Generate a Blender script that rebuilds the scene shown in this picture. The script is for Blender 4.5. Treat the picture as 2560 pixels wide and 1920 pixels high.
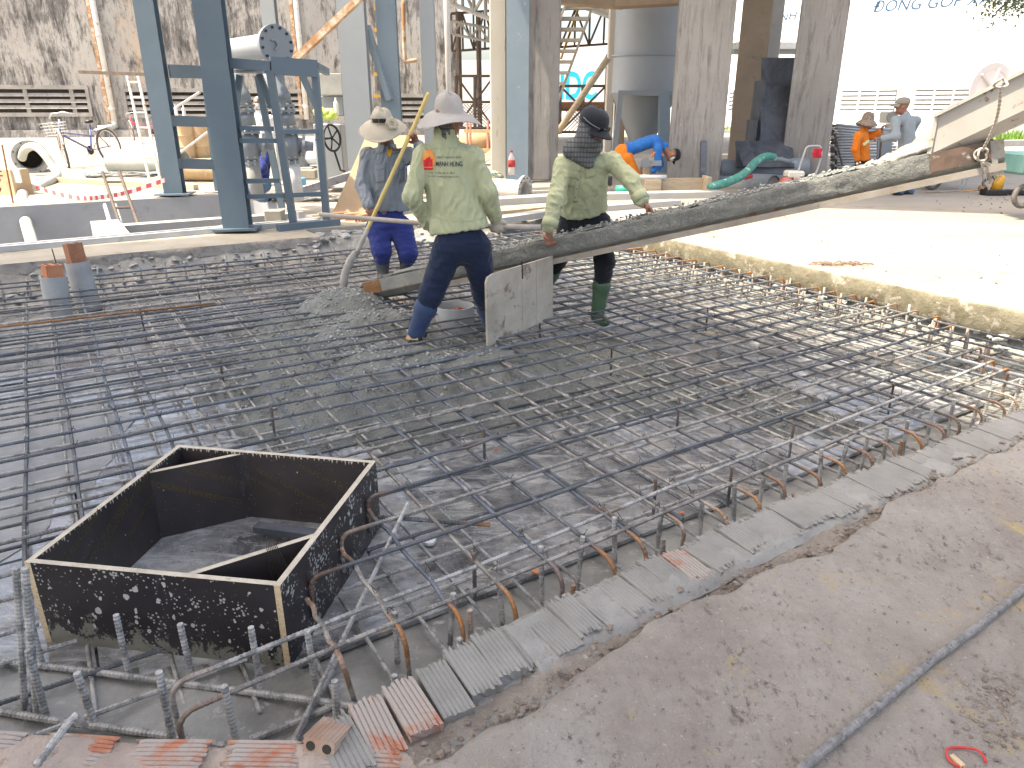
import bpy, bmesh, math, random
import numpy as np
from mathutils import Vector, Matrix, Quaternion
from mathutils.bvhtree import BVHTree
R = math.radians
random.seed(7); rng = np.random.default_rng(7)
for o in list(bpy.data.objects): bpy.data.objects.remove(o)
SC = bpy.context.scene
COL = SC.collection

# ------------------------------------------------------------------ camera, sky, sun, exposure
CAMH = 1.40; FPX = 1821.0; PITCH = math.atan(690/1821.0)
cd = bpy.data.cameras.new('camera'); cam = bpy.data.objects.new('camera', cd); COL.objects.link(cam)
cd.sensor_fit = 'HORIZONTAL'; cd.sensor_width = 36; cd.lens = 36*FPX/2560
cd.clip_start = .05; cd.clip_end = 600
cam.location = (0, 0, CAMH); cam.rotation_euler = (math.pi/2-PITCH, 0, 0)
SC.camera = cam
SUN = Vector((-.45, -.14, 1.0)).normalized()
w = bpy.data.worlds.new('World'); SC.world = w; w.use_nodes = True
wn = w.node_tree; bg = wn.nodes['Background']
sky = wn.nodes.new('ShaderNodeTexSky'); sky.sky_type = 'NISHITA'; sky.sun_disc = False
sky.sun_elevation = math.asin(SUN.z); sky.sun_rotation = math.atan2(SUN.x, SUN.y)
sky.air_density = .8; sky.dust_density = 5; sky.ozone_density = .3
wn.links.new(sky.outputs[0], bg.inputs[0]); bg.inputs[1].default_value = .15
ld = bpy.data.lights.new('sun', 'SUN'); ld.energy = 2.5; ld.angle = R(.6); ld.color = (1, .95, .86)
sun = bpy.data.objects.new('sun', ld); COL.objects.link(sun)
sun.rotation_euler = SUN.to_track_quat('Z', 'Y').to_euler(); sun.location = (-20, 20, 40)
SC.view_settings.view_transform = 'Standard'; SC.view_settings.look = 'None'
SC.view_settings.exposure = 1.95; SC.view_settings.gamma = 1
SC.view_settings.use_white_balance = True; SC.view_settings.white_balance_temperature = 7250; SC.view_settings.white_balance_tint = 7
SC.render.engine = 'CYCLES'

# ------------------------------------------------------------------ places measured on the photograph -> metres
_c, _s = math.cos(PITCH), math.sin(PITCH)
def G(px, py, z=0.0):
    "the point of the level z (metres) seen at a pixel of the photograph"
    u = (px-1280)/FPX; v = (py-960)/FPX
    t = (z-CAMH)/(-_s-v*_c)
    return Vector((t*u, t*(_c-v*_s), z))
def D(px, py, Y):
    "the point at the distance Y (metres) seen at a pixel of the photograph"
    u = (px-1280)/FPX; v = (py-960)/FPX
    t = Y/(_c-v*_s)
    return Vector((t*u, Y, CAMH+t*(-_s-v*_c)))
TH = R(32); AX = Vector((math.cos(TH), math.sin(TH), 0)); BX = Vector((-math.sin(TH), math.cos(TH), 0)); ZX = Vector((0, 0, 1))
def W(a, b, z=0.0):
    "pit coordinates (along the long bars, across them, up) -> world"
    return AX*a+BX*b+Vector((0, 0, z))
def toab(p): return (p.dot(AX), p.dot(BX))

# ------------------------------------------------------------------ objects
ORG = {}
def tag(o, label, cat, group=None, kind=None):
    if label: o['label'] = label
    if cat: o['category'] = cat
    if group: o['group'] = group
    if kind: o['kind'] = kind
    elif cat: o['kind'] = 'thing'
    return o
def thing(name, label, cat, loc=(0, 0, 0), group=None, kind=None):
    o = bpy.data.objects.new(name, None); COL.objects.link(o); o.empty_display_size = .1
    o.location = loc; ORG[o.name] = Vector(loc)
    return tag(o, label, cat, group, kind)
def put(name, me, mat, parent=None, smooth=False, origin=None, label=None, cat=None, group=None, kind=None):
    "link a mesh whose vertices are in world metres; its origin goes to its base or to its parent's origin"
    if parent is not None: org = ORG[parent.name]
    elif origin is not None: org = Vector(origin)
    else:
        n = len(me.vertices); co = np.empty(n*3); me.vertices.foreach_get('co', co); co = co.reshape(-1, 3)
        org = Vector(((co[:, 0].min()+co[:, 0].max())/2, (co[:, 1].min()+co[:, 1].max())/2, co[:, 2].min()))
    me.transform(Matrix.Translation(-org))
    o = bpy.data.objects.new(name, me); COL.objects.link(o)
    if parent is None: o.location = org
    else: o.parent = parent
    ORG[o.name] = org
    for m in (mat if isinstance(mat, (list, tuple)) else [mat]):
        if m is not None: me.materials.append(m)
    if smooth: me.polygons.foreach_set('use_smooth', [True]*len(me.polygons))
    return tag(o, label, cat, group, kind)
def struct(name, mb, mat, parent=None, smooth=False):
    o = mb.build(name, mat, parent, smooth)
    if parent is None: o['kind'] = 'structure'
    return o
def clone(src, parent=None, **kw):
    c = src.copy(); COL.objects.link(c); c.parent = parent; ORG[c.name] = ORG.get(src.name, Vector())
    return c

class MB:
    "collects shapes in world metres for ONE mesh"
    def __init__(s): s.v = []; s.f = []; s.m = []; s.mi = 0
    def add(s, vs, fs):
        n = len(s.v); s.v += [tuple(v) for v in vs]; s.f += [[i+n for i in f] for f in fs]; s.m += [s.mi]*len(fs); return s
    def hexa(s, p):   # 8 corners: bottom 4 ccw, top 4 ccw
        return s.add(p, [(3, 2, 1, 0), (4, 5, 6, 7), (0, 1, 5, 4), (1, 2, 6, 5), (2, 3, 7, 6), (3, 0, 4, 7)])
    def box(s, c, size, x=(1, 0, 0), y=(0, 1, 0), z=None):
        x = Vector(x).normalized(); y = Vector(y).normalized(); z = Vector(z).normalized() if z else x.cross(y)
        c = Vector(c); a, b, d = [k/2 for k in size]
        P = lambda i, j, k: c+x*(a*i)+y*(b*j)+z*(d*k)
        return s.hexa([P(-1, -1, -1), P(1, -1, -1), P(1, 1, -1), P(-1, 1, -1), P(-1, -1, 1), P(1, -1, 1), P(1, 1, 1), P(-1, 1, 1)])
    def bar(s, p, q, wd, ht, up=(0, 0, 1)):
        "box beam from p to q, wd wide, ht high"
        p = Vector(p); q = Vector(q); d = q-p; L = d.length; d = d/L; up = Vector(up)
        if abs(d.dot(up)) > .99: up = Vector((0, 1, 0)) if abs(d.y) < .9 else Vector((1, 0, 0))
        side = d.cross(up).normalized(); u = side.cross(d).normalized()
        return s.box((p+q)/2, (L, wd, ht), d, side, u)
    def prism(s, pts, h):
        "ring of points (any plane) extruded by the vector h"
        n = len(pts); h = Vector(h); pts = [Vector(p) for p in pts]
        nrm = Vector()
        for i in range(n): nrm += pts[i].cross(pts[(i+1) % n])
        if nrm.dot(h) < 0: pts = pts[::-1]
        vs = pts+[p+h for p in pts]
        return s.add(vs, [list(range(n))[::-1], list(range(n, 2*n))]+[(i, (i+1) % n, (i+1) % n+n, i+n) for i in range(n)])
    def tube(s, path, r, seg=8, caps=True, flat=None):
        path = [Vector(p) for p in path]; n = len(path)
        rr = r if isinstance(r, (list, tuple)) else [r]*n
        t0 = (path[1]-path[0]).normalized(); up = Vector((0, 0, 1)) if abs(t0.z) < .9 else Vector((0, 1, 0))
        u = t0.cross(up).normalized(); vs = []
        for i, p in enumerate(path):
            t = ((path[min(i+1, n-1)]-path[max(i-1, 0)])).normalized()
            u = (u-t*u.dot(t)).normalized(); vv = t.cross(u)
            for k in range(seg):
                an = 2*math.pi*k/seg
                vs.append(p+(u*math.cos(an)+vv*math.sin(an))*rr[i])
        fs = []
        for i in range(n-1):
            for k in range(seg):
                k2 = (k+1) % seg
                fs.append((i*seg+k, i*seg+k2, (i+1)*seg+k2, (i+1)*seg+k))
        if caps: fs += [tuple(range(seg))[::-1], tuple(range((n-1)*seg, n*seg))]
        return s.add(vs, fs)
    def lathe(s, c, axis, prof, seg=24, caps=True):
        "prof: list of (distance along axis, radius)"
        c = Vector(c); ax = Vector(axis).normalized(); up = Vector((0, 0, 1)) if abs(ax.z) < .9 else Vector((0, 1, 0))
        u = ax.cross(up).normalized(); vv = ax.cross(u); vs = []; n = len(prof)
        for h, r in prof:
            for k in range(seg):
                an = 2*math.pi*k/seg; vs.append(c+ax*h+(u*math.cos(an)+vv*math.sin(an))*r)
        fs = [(i*seg+(k+1) % seg, i*seg+k, (i+1)*seg+k, (i+1)*seg+(k+1) % seg) for i in range(n-1) for k in range(seg)]
        if caps: fs += [tuple(range(seg)), tuple(range((n-1)*seg, n*seg))[::-1]]
        return s.add(vs, fs)
    def ring(s, c, axis, r1, r2, h, seg=24):
        "pipe wall: outer r1, inner r2, length h"
        c = Vector(c); ax = Vector(axis).normalized()
        return s.lathe(c, ax, [(0, r2), (0, r1), (h, r1), (h, r2), (0, r2)], seg, False)
    def grid(s, nx, ny, fn):
        vs = [fn(i/(nx-1), j/(ny-1)) for j in range(ny) for i in range(nx)]
        return s.add(vs, [(j*nx+i, j*nx+i+1, (j+1)*nx+i+1, (j+1)*nx+i) for j in range(ny-1) for i in range(nx-1)])
    def mesh(s, name='m'):
        me = bpy.data.meshes.new(name); me.from_pydata(s.v, [], s.f)
        if any(s.m): me.polygons.foreach_set('material_index', s.m)
        me.update(); return me
    def build(s, name, mat, parent=None, smooth=False, bevel=0, **kw):
        me = s.mesh(name)
        if bevel:
            bm = bmesh.new(); bm.from_mesh(me); bmesh.ops.remove_doubles(bm, verts=bm.verts, dist=1e-5)
            bmesh.ops.bevel(bm, geom=bm.edges[:], offset=bevel, segments=1, affect='EDGES', profile=.5, clamp_overlap=True)
            bm.to_mesh(me); bm.free()
        o = put(name, me, mat, parent, smooth, **kw)
        return o
def smooth_by_angle(o, ang=40):
    me = o.data; me.polygons.foreach_set('use_smooth', [True]*len(me.polygons))
    bm = bmesh.new(); bm.from_mesh(me)
    for e in bm.edges:
        if len(e.link_faces) == 2 and e.calc_face_angle(0) > R(ang): e.smooth = False
    bm.to_mesh(me); bm.free(); return o
_HN = {}
def hnoise(x, y, seed=0, oct=4, f=1.0):
    "cheap smooth noise for shaping (numpy arrays or floats), about -1..1"
    key = (seed, oct, f)
    if key not in _HN:
        r = np.random.default_rng(seed); L = []; amp = 1; tot = 0
        for o in range(oct):
            for k in range(3):
                an, ph = r.uniform(0, 6.28, 2); ff = f*(1.9**o)*r.uniform(.7, 1.3)*6.28
                L.append((math.cos(an)*ff, math.sin(an)*ff, ph, amp/2.2))
            tot += amp; amp *= .55
        _HN[key] = [(float(a), float(b), float(c), d/tot) for a, b, c, d in L]
    if isinstance(x, np.ndarray): return sum(d*np.sin(x*a+y*b+c) for a, b, c, d in _HN[key])
    return sum(d*math.sin(x*a+y*b+c) for a, b, c, d in _HN[key])
def text_mesh(body, size, shear=0, extrude=0, bold=0, align='CENTER'):
    cu = bpy.data.curves.new('t', 'FONT'); cu.body = body; cu.size = size; cu.shear = shear; cu.extrude = extrude; cu.offset = bold
    cu.align_x = align; cu.align_y = 'CENTER'; cu.resolution_u = 3
    o = bpy.data.objects.new('t', cu); COL.objects.link(o)
    dg = bpy.context.evaluated_depsgraph_get(); me = bpy.data.meshes.new_from_object(o.evaluated_get(dg))
    bpy.data.objects.remove(o); bpy.data.curves.remove(cu); me.materials.clear(); return me
def frame_m(c, x, y):
    x = Vector(x).normalized(); y = Vector(y); y = (y-x*y.dot(x)).normalized(); z = x.cross(y)
    return Matrix.Translation(Vector(c)) @ Matrix((x, y, z)).transposed().to_4x4()
# ------------------------------------------------------------------ materials
class NT:
    def __init__(s, name):
        s.m = bpy.data.materials.new(name); s.m.use_nodes = True; s.t = s.m.node_tree
        s.b = s.t.nodes['Principled BSDF']; s.pos = s.n('ShaderNodeNewGeometry').outputs['Position']
    def n(s, t, **kw):
        nd = s.t.nodes.new(t)
        for k, v in kw.items(): setattr(nd, k, v)
        return nd
    def l(s, a, b): s.t.links.new(a, b)
    def mapv(s, scale=(1, 1, 1), rot=(0, 0, 0), src=None):
        m = s.n('ShaderNodeMapping'); m.inputs['Scale'].default_value = scale; m.inputs['Rotation'].default_value = rot
        s.l(src or s.pos, m.inputs[0]); return m.outputs[0]
    def noise(s, sc, det=6, rough=.6, dist=0, vec=None):
        nd = s.n('ShaderNodeTexNoise'); nd.inputs['Scale'].default_value = sc; nd.inputs['Detail'].default_value = det
        nd.inputs['Roughness'].default_value = rough; nd.inputs['Distortion'].default_value = dist
        s.l(vec or s.pos, nd.inputs['Vector']); return nd.outputs['Fac']
    def voro(s, sc, vec=None, feat='F1', rnd=1):
        nd = s.n('ShaderNodeTexVoronoi', feature=feat); nd.inputs['Scale'].default_value = sc; nd.inputs['Randomness'].default_value = rnd
        s.l(vec or s.pos, nd.inputs['Vector']); return nd.outputs['Distance']
    def ramp(s, fac, a, b):
        m = s.n('ShaderNodeMapRange', clamp=True); m.inputs[1].default_value = a; m.inputs[2].default_value = b
        s.l(fac, m.inputs[0]); return m.outputs[0]
    def mix(s, fac, a, b, mode='MIX'):
        m = s.n('ShaderNodeMix', data_type='RGBA', blend_type=mode)
        for sock, v in ((m.inputs[0], fac), (m.inputs[6], a), (m.inputs[7], b)):
            if hasattr(v, 'is_linked') or hasattr(v, 'links'): s.l(v, sock)
            elif isinstance(v, (int, float)): sock.default_value = v
            else: sock.default_value = (*v[:3], 1)
        return m.outputs[2]
    def math(s, op, a, b=0.0):
        m = s.n('ShaderNodeMath', operation=op)
        for i, v in enumerate((a, b)):
            if isinstance(v, (int, float)): m.inputs[i].default_value = v
            else: s.l(v, m.inputs[i])
        return m.outputs[0]
    def bump(s, h, st=.3, dist=.01, prev=None):
        b = s.n('ShaderNodeBump'); b.inputs['Strength'].default_value = st; b.inputs['Distance'].default_value = dist
        s.l(h, b.inputs['Height'])
        if prev: s.l(prev, b.inputs['Normal'])
        return b.outputs[0]
    def out(s, col, rough=.8, metal=0, nrm=None, spec=.5, **kw):
        for v, k in ((col, 'Base Color'), (rough, 'Roughness'), (metal, 'Metallic'), (spec, 'Specular IOR Level')):
            if hasattr(v, 'links'): s.l(v, s.b.inputs[k])
            elif isinstance(v, (int, float)): s.b.inputs[k].default_value = v
            else: s.b.inputs[k].default_value = (*v[:3], 1)
        if nrm: s.l(nrm, s.b.inputs['Normal'])
        for k, v in kw.items(): s.b.inputs[k.replace('_', ' ')].default_value = v
        return s.m
def M(name, c1, c2=None, s=3, lo=.38, hi=.62, sp=None, sps=18, splo=.6, sphi=.72, rough=.8, metal=0, bump=.25, bs=60, bd=.004, st=(1, 1, 1), spec=.4):
    "two-tone blotches, a third colour in smaller specks, fine relief"
    t = NT(name); v = t.mapv(st) if st != (1, 1, 1) else t.pos
    col = c1
    if c2: col = t.mix(t.ramp(t.noise(s, 8, .65, .3, v), lo, hi), c1, c2)
    if sp: col = t.mix(t.ramp(t.noise(sps, 6, .7, .2, v), splo, sphi), col, sp)
    n = t.bump(t.noise(bs, 5, .7, 0, v), bump, bd) if bump else None
    r = t.math('ADD', t.math('MULTIPLY', t.noise(s*2.3, 4), .25), rough-.12)
    return t.out(col, r, metal, n, spec)

m_yard = M('yard_concrete', (.24, .215, .18), (.34, .31, .27), .5, .3, .7, (.12, .085, .055), 2.4, .60, .70, .85, 0, .35, 45, .006, (.45, 1.5, 1))
# near slab: trodden mud on old concrete
t = NT('muddy_slab')
c = t.mix(t.ramp(t.noise(1.6, 8, .7, .4), .36, .64), (.315, .265, .225), (.455, .405, .35))
c = t.mix(t.ramp(t.noise(1.0, 6, .65, .3), .50, .66), c, (.46, .42, .37))
c = t.mix(t.ramp(t.noise(3.1, 8, .75, .6), .57, .66), c, (.52, .39, .19))
vv = t.mapv((1, .62, 1), (0, 0, R(-20)))
c = t.mix(t.math('MULTIPLY', t.ramp(t.noise(30, 8, .8, .3, vv), .54, .64), t.ramp(t.noise(2.2, 5, .6), .42, .62)), c, (.115, .09, .072))  # mud crumb marks; their dark colour also carries the bumps' shading
c = t.mix(t.ramp(t.noise(60, 6, .75, 0, vv), .60, .68), c, (.13, .105, .085))
c = t.mix(t.ramp(t.noise(75, 3, .6), .64, .70), c, (.52, .48, .43))
h = t.math('ADD', t.noise(28, 7, .75, .2, t.mapv((1, .5, 1), (0, 0, R(32)))), t.math('MULTIPLY', t.noise(130, 4, .7), .35))
h2 = t.noise(7, 5, .6)
m_slab = t.out(c, t.math('ADD', t.math('MULTIPLY', t.noise(3, 5), .35), .5), 0, t.bump(h, 1.0, .022, t.bump(h2, .6, .05)), .35)
m_mudsm = M('mud_smear', (.25, .24, .215), (.33, .315, .29), 5, .35, .65, (.2, .185, .165), 30, .6, .7, .6, 0, .7, 40, .01)
m_edge = M('broken_edge', (.25, .225, .20), (.38, .35, .31), 9, .35, .65, (.12, .105, .09), 24, .55, .7, .9, 0, .9, 26, .02)
m_mortar = M('wet_mortar', (.17, .15, .10), (.23, .205, .145), 7, .4, .6, (.36, .32, .26), 5, .56, .59, .6, 0, .7, 18, .02)
m_ledge = M('ledge_top', (.30, .27, .215), (.42, .385, .32), 1.4, .3, .7, (.20, .16, .115), 7, .6, .75, .85, 0, .4, 50, .006)
m_conc = M('concrete', (.30, .29, .275), (.40, .39, .37), 1.1, .3, .7, (.22, .21, .2), 5, .6, .8, .85, 0, .25, 70, .004)
m_basin = M('basin_concrete', (.23, .235, .25), (.32, .325, .34), .9, .3, .7, (.18, .18, .19), 3, .6, .8, .8, 0, .2, 50, .004)
m_mud = M('cement_mud', (.17, .165, .148), (.30, .295, .27), 3.2, .36, .62, (.42, .41, .38), 16, .58, .66, .42, 0, .5, 22, .012, spec=.5)
# pit bed: film plywood and sheet under a film of cement water
t = NT('wet_plywood_bed')
v = t.mapv((1, 3.2, 1), (0, 0, R(-32)))
c = t.mix(t.ramp(t.noise(2.3, 9, .75, .6), .40, .60), (.085, .085, .092), (.33, .33, .325))
c = t.mix(t.ramp(t.noise(2.6, 9, .78, .9, v), .50, .62), c, (.47, .465, .45))
c = t.mix(t.ramp(t.noise(3.4, 8, .8, .4), .57, .65), c, (.36, .30, .225))
c = t.mix(t.ramp(t.noise(9, 8, .8, .4, v), .60, .66), c, (.05, .048, .047))
c = t.mix(t.ramp(t.voro(38), .11, .04), c, (.60, .59, .56))
c = t.mix(t.ramp(t.noise(60, 3, .7), .64, .70), c, (.58, .57, .54))
m_bed = t.out(c, t.math('ADD', t.math('MULTIPLY', t.ramp(t.noise(1.1, 6, .7, .3), .35, .65), .42), .10), 0, t.bump(t.noise(6, 6, .6, .6, v), .25, .01), .5, Coat_Weight=.9, Coat_Roughness=.07)
def steel_bar(name, dark, light, dust, k):
    t = NT(name); at = t.n('ShaderNodeAttribute', attribute_name='rust')
    c = t.mix(t.ramp(t.noise(7, 6, .7), .38, .62), dark, light)
    c = t.mix(t.ramp(t.noise(16, 6, .75), k, k+.1), c, dust)
    f = t.math('MULTIPLY', at.outputs['Fac'], t.ramp(t.noise(25, 5, .7), .25, .5))
    c = t.mix(f, c, (.36, .15, .035))
    c = t.mix(t.ramp(t.noise(2.1, 6, .7), .62, .72), c, (.20, .13, .08))
    return t.out(c, .5, .15, t.bump(t.noise(160, 3), .2, .002), .5)
m_bar = steel_bar('steel_bar', (.07, .074, .08), (.14, .146, .155), (.33, .32, .30), .57)
m_barb = steel_bar('blue_steel_bar', (.078, .088, .106), (.145, .163, .195), (.32, .325, .325), .58)
m_bard = steel_bar('cement_coated_bar', (.18, .178, .17), (.28, .275, .26), (.44, .425, .40), .44)
m_bart = steel_bar('dry_bar', (.14, .125, .11), (.25, .235, .215), (.38, .35, .31), .50)
m_rust = M('rusted_steel', (.23, .105, .045), (.36, .19, .09), 14, .35, .65, (.30, .28, .25), 30, .6, .7, .85, .2, .4, 90, .003)
# fresh concrete
t = NT('fresh_concrete')
c = t.mix(t.ramp(t.noise(5, 8, .7), .35, .65), (.12, .126, .112), (.20, .205, .185))
c = t.mix(t.ramp(t.noise(50, 5, .7), .6, .72), c, (.36, .365, .34))
m_fresh = t.out(c, t.ramp(t.noise(4, 5), .2, .9), 0, t.bump(t.math('ADD', t.noise(45, 6, .7), t.math('MULTIPLY', t.voro(60), .6)), .9, .014), .5)
m_stone = M('coated_gravel', (.21, .215, .20), (.38, .385, .365), 30, .35, .65, None, rough=.4, bump=.4, bs=120, bd=.002)
t = NT('splashed_chute')
c = t.mix(t.ramp(t.noise(7, 6, .7), .35, .65), (.17, .175, .16), (.26, .26, .235))
c = t.mix(t.ramp(t.noise(34, 6, .75, .4), .56, .66), c, (.34, .34, .325))
m_splash = t.out(c, .55, 0, t.bump(t.noise(40, 6, .75, .5), 1, .02), .5)
m_cpaste = M('cement_paste', (.29, .27, .23), (.38, .36, .31), 12, .35, .65, (.22, .21, .19), 40, .55, .7, .5, 0, .9, 40, .016)
m_chw = M('chute_white_paint', (.38, .35, .31), (.47, .44, .40), 2, .35, .65, (.24, .16, .11), 13, .60, .66, .6, 0, .2, 60, .004)
m_chs = M('chute_steel', (.24, .24, .22), (.36, .35, .31), 6, .35, .65, (.30, .17, .10), 12, .56, .66, .6, .3, .3, 60, .004)
m_timber = M('timber', (.42, .33, .22), (.55, .45, .32), 3, .35, .65, (.25, .18, .12), 9, .6, .75, .8, 0, .3, 60, .004, (1, 1, 6))
m_plyraw = M('raw_plywood', (.40, .27, .16), (.52, .38, .25), 4, .35, .65, (.22, .15, .1), 10, .6, .72, .8, 0, .25, 50, .003)
m_plyedge = M('plywood_edge', (.55, .41, .24), (.68, .54, .35), 25, .35, .65, (.33, .2, .1), 60, .56, .66, .85, 0, .5, 140, .002, (1, 1, 5))
m_plytop = M('plywood_top_edge', (.48, .42, .33), (.62, .55, .44), 18, .35, .65, (.40, .28, .16), 40, .6, .7, .85, 0, .5, 140, .002)
# film plywood, cement spatter
def film(name, spat, wet, ca=(.016, .014, .017), cb=(.036, .029, .030)):
    t = NT(name)
    c = t.mix(t.ramp(t.noise(3, 6, .7), .3, .7), ca, cb)
    c = t.mix(t.ramp(t.noise(5, 8, .8, 1.0, t.mapv((1, 1, .25))), .60, .76), c, (.085, .09, .10))
    z = t.n('ShaderNodeSeparateXYZ'); t.l(t.pos, z.inputs[0]); z = z.outputs[2]
    if spat:
        a = t.voro(26, t.mapv((1, 1, .75))); sz = t.noise(26, 2)
        f = t.ramp(t.math('SUBTRACT', a, t.math('MULTIPLY', t.ramp(sz, .44, .70), .40*spat)), .02, .0)
        c = t.mix(f, c, (.44, .43, .39))
        a = t.voro(70); sz = t.noise(9, 3)
        f = t.ramp(t.math('SUBTRACT', a, t.math('MULTIPLY', t.ramp(sz, .38, .64), .42*spat)), .02, .0)
        c = t.mix(f, c, (.36, .35, .32))
    if wet:
        g = t.math('ADD', t.math('MULTIPLY', t.noise(13, 7, .8, .6), .75), t.math('MULTIPLY', t.math('ADD', z, .36), -1.15))
        c = t.mix(t.ramp(g, .315, .325), c, (.185, .178, .14))
    r = t.math('ADD', t.math('MULTIPLY', t.noise(6, 4), .3), .22)
    return t.out(c, r, 0, t.bump(t.noise(30, 4), .08, .004), .5)
m_film = film('film_plywood_inner', .25, False, (.030, .024, .024), (.058, .046, .042))
m_films = film('film_plywood_spattered', 1.0, False)
m_filmw = film('film_plywood_wet_cement', .9, True)
t = NT('old_film_sheet')
c = t.mix(t.ramp(t.noise(2.2, 8, .75, .6, t.mapv((1, 1, .5))), .35, .62), (.05, .055, .066), (.115, .125, .15))
c = t.mix(t.ramp(t.noise(6, 8, .8, .7), .60, .70), c, (.26, .27, .29))
m_oldfilm = t.out(c, .6, 0, None, .4)
t = NT('hollow_brick')
c = t.mix(t.ramp(t.noise(12, 6, .7), .35, .65), (.36, .135, .075), (.50, .22, .13))
c = t.mix(t.ramp(t.noise(5.5, 7, .75, .4), .40, .50), c, (.38, .33, .29))
m_brick = t.out(c, .85, 0, t.bump(t.noise(70, 5, .7), .4, .004), .3)
t = NT('mud_coated_brick')
c = t.mix(t.ramp(t.noise(3, 7, .7), .35, .65), (.22, .21, .19), (.31, .295, .27))
c = t.mix(t.ramp(t.noise(4.4, 7, .75, .5), .68, .72), c, (.36, .19, .13))
m_brickmud = t.out(c, .6, 0, t.bump(t.noise(40, 5, .7), .5, .006), .4)
m_newbrick = M('new_brick', (.50, .20, .10), (.58, .27, .15), 8, rough=.85)
m_rubble = M('rubble', (.30, .29, .275), (.46, .45, .43), 4, .35, .65, (.36, .20, .14), 3, .64, .68, .85, 0, .6, 40, .01)
m_earth = M('earth', (.21, .175, .145), (.32, .28, .235), 5, .35, .65, (.44, .42, .39), 16, .6, .7, .9, 0, .9, 25, .02)
# painted steel
m_blue = M('blue_grey_paint', (.105, .145, .18), (.13, .175, .212), 1.2, .3, .7, (.17, .20, .225), 9, .66, .75, .42, 0, .12, 90, .002)
m_bluel = M('light_blue_paint', (.20, .26, .31), (.25, .31, .36), 1.2, .3, .7, (.42, .46, .48), 4, .64, .7, .5, 0, .1, 90, .002)
m_grey = M('grey_paint', (.27, .295, .315), (.315, .34, .36), .8, .3, .7, (.28, .3, .32), 6, .66, .76, .5, 0, .12, 60, .003)
m_greyd = M('valve_grey', (.20, .225, .25), (.26, .285, .31), 2, .3, .7, None, rough=.5, bump=.25, bs=60, bd=.003)
m_galv = M('galvanised', (.40, .41, .42), (.52, .53, .54), 4, .3, .7, (.3, .3, .31), 9, .6, .7, .5, .4, .1, 60, .002)
m_whitep = M('white_rusty_paint', (.60, .585, .55), (.70, .68, .65), 2, .35, .65, (.38, .17, .07), 4.5, .60, .66, .7, 0, .2, 50, .003)
m_rustp = M('rusted_angle', (.55, .46, .36), (.40, .21, .10), 5, .42, .56, (.30, .13, .06), 14, .55, .7, .8, 0, .3, 60, .003)
m_yellow = M('yellow_paint', (.68, .40, .06), (.6, .33, .06), 4, rough=.5)
m_pvc = M('pvc_grey', (.20, .23, .255), (.25, .28, .305), 1.5, .35, .65, (.42, .43, .44), 8, .6, .7, .5, 0, .05, 60, .002)
m_pvcdirty = M('pvc_cement_coated', (.33, .34, .34), (.43, .43, .42), 5, .35, .65, (.26, .18, .13), 11, .66, .74, .7, 0, .3, 60, .003)
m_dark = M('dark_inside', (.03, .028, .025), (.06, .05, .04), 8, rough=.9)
m_black = M('black_plastic', (.018, .018, .02), None, rough=.45, bump=.1)
m_rubber = M('rubber_tyre', (.07, .065, .06), (.15, .135, .12), 9, rough=.8)
m_hose = M('pale_hose', (.36, .38, .35), (.44, .45, .41), 5, .35, .65, (.30, .45, .43), 4, .6, .66, .6)
m_hoseg = M('teal_hose', (.045, .24, .18), (.11, .34, .27), 6, .35, .65, (.55, .56, .54), 9, .57, .62, .55, 0, .2, 40, .004)
m_cable = M('cable', (.12, .12, .12), (.25, .25, .24), 12, rough=.7)
m_tape = M('red_tape', (.70, .12, .14), None, rough=.5)
m_tapew = M('white_tape', (.82, .78, .76), None, rough=.5)
m_red = M('red_plastic', (.55, .03, .035), (.6, .06, .05), 8, rough=.45)
m_redcloth = M('red_cloth', (.62, .03, .05), (.5, .02, .04), 8, rough=.85)
m_blueplastic = M('blue_plastic', (.06, .33, .62), (.1, .4, .7), 5, rough=.45)
m_lime = M('lime_bag', (.58, .80, .10), (.75, .85, .3), 9, rough=.4)
m_paper = M('white_plastic', (.78, .78, .76), (.7, .7, .69), 6, rough=.6)
m_card = M('cardboard', (.47, .35, .22), (.53, .4, .26), 6, rough=.85)
m_white = M('white_wall_paint', (.80, .80, .80), (.84, .84, .83), .3, .3, .7, None, rough=.7, bump=.05)
m_cream = M('cream_plastic', (.72, .70, .60), (.76, .74, .66), 5, rough=.6)
m_txt = M('blue_lettering', (.03, .085, .16), None, rough=.6, bump=0)
m_sign = M('cyan_sign', (.02, .42, .72), (.02, .50, .66), 3, rough=.4, bump=0)
m_ink = M('dark_ink', (.03, .03, .035), None, rough=.7, bump=0)
m_logo_o = M('logo_orange', (.85, .27, .04), (.85, .36, .10), 12, rough=.7, bump=0)
m_logo_r = M('logo_red', (.62, .02, .035), None, rough=.7, bump=0)
m_gold = M('faint_gold_print', (.105, .078, .034), None, rough=.5, bump=0)
m_roofm = M('roof_sheet', (.16, .15, .145), (.21, .2, .19), 1, rough=.8)
m_truss = M('truss_steel', (.30, .29, .27), (.38, .36, .34), 3, rough=.7)
m_trussd = M('rusty_truss', (.075, .058, .05), (.12, .09, .072), 5, rough=.8)
m_glass = M('clear_bottle', (.72, .76, .74), None, rough=.15, bump=0)
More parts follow.
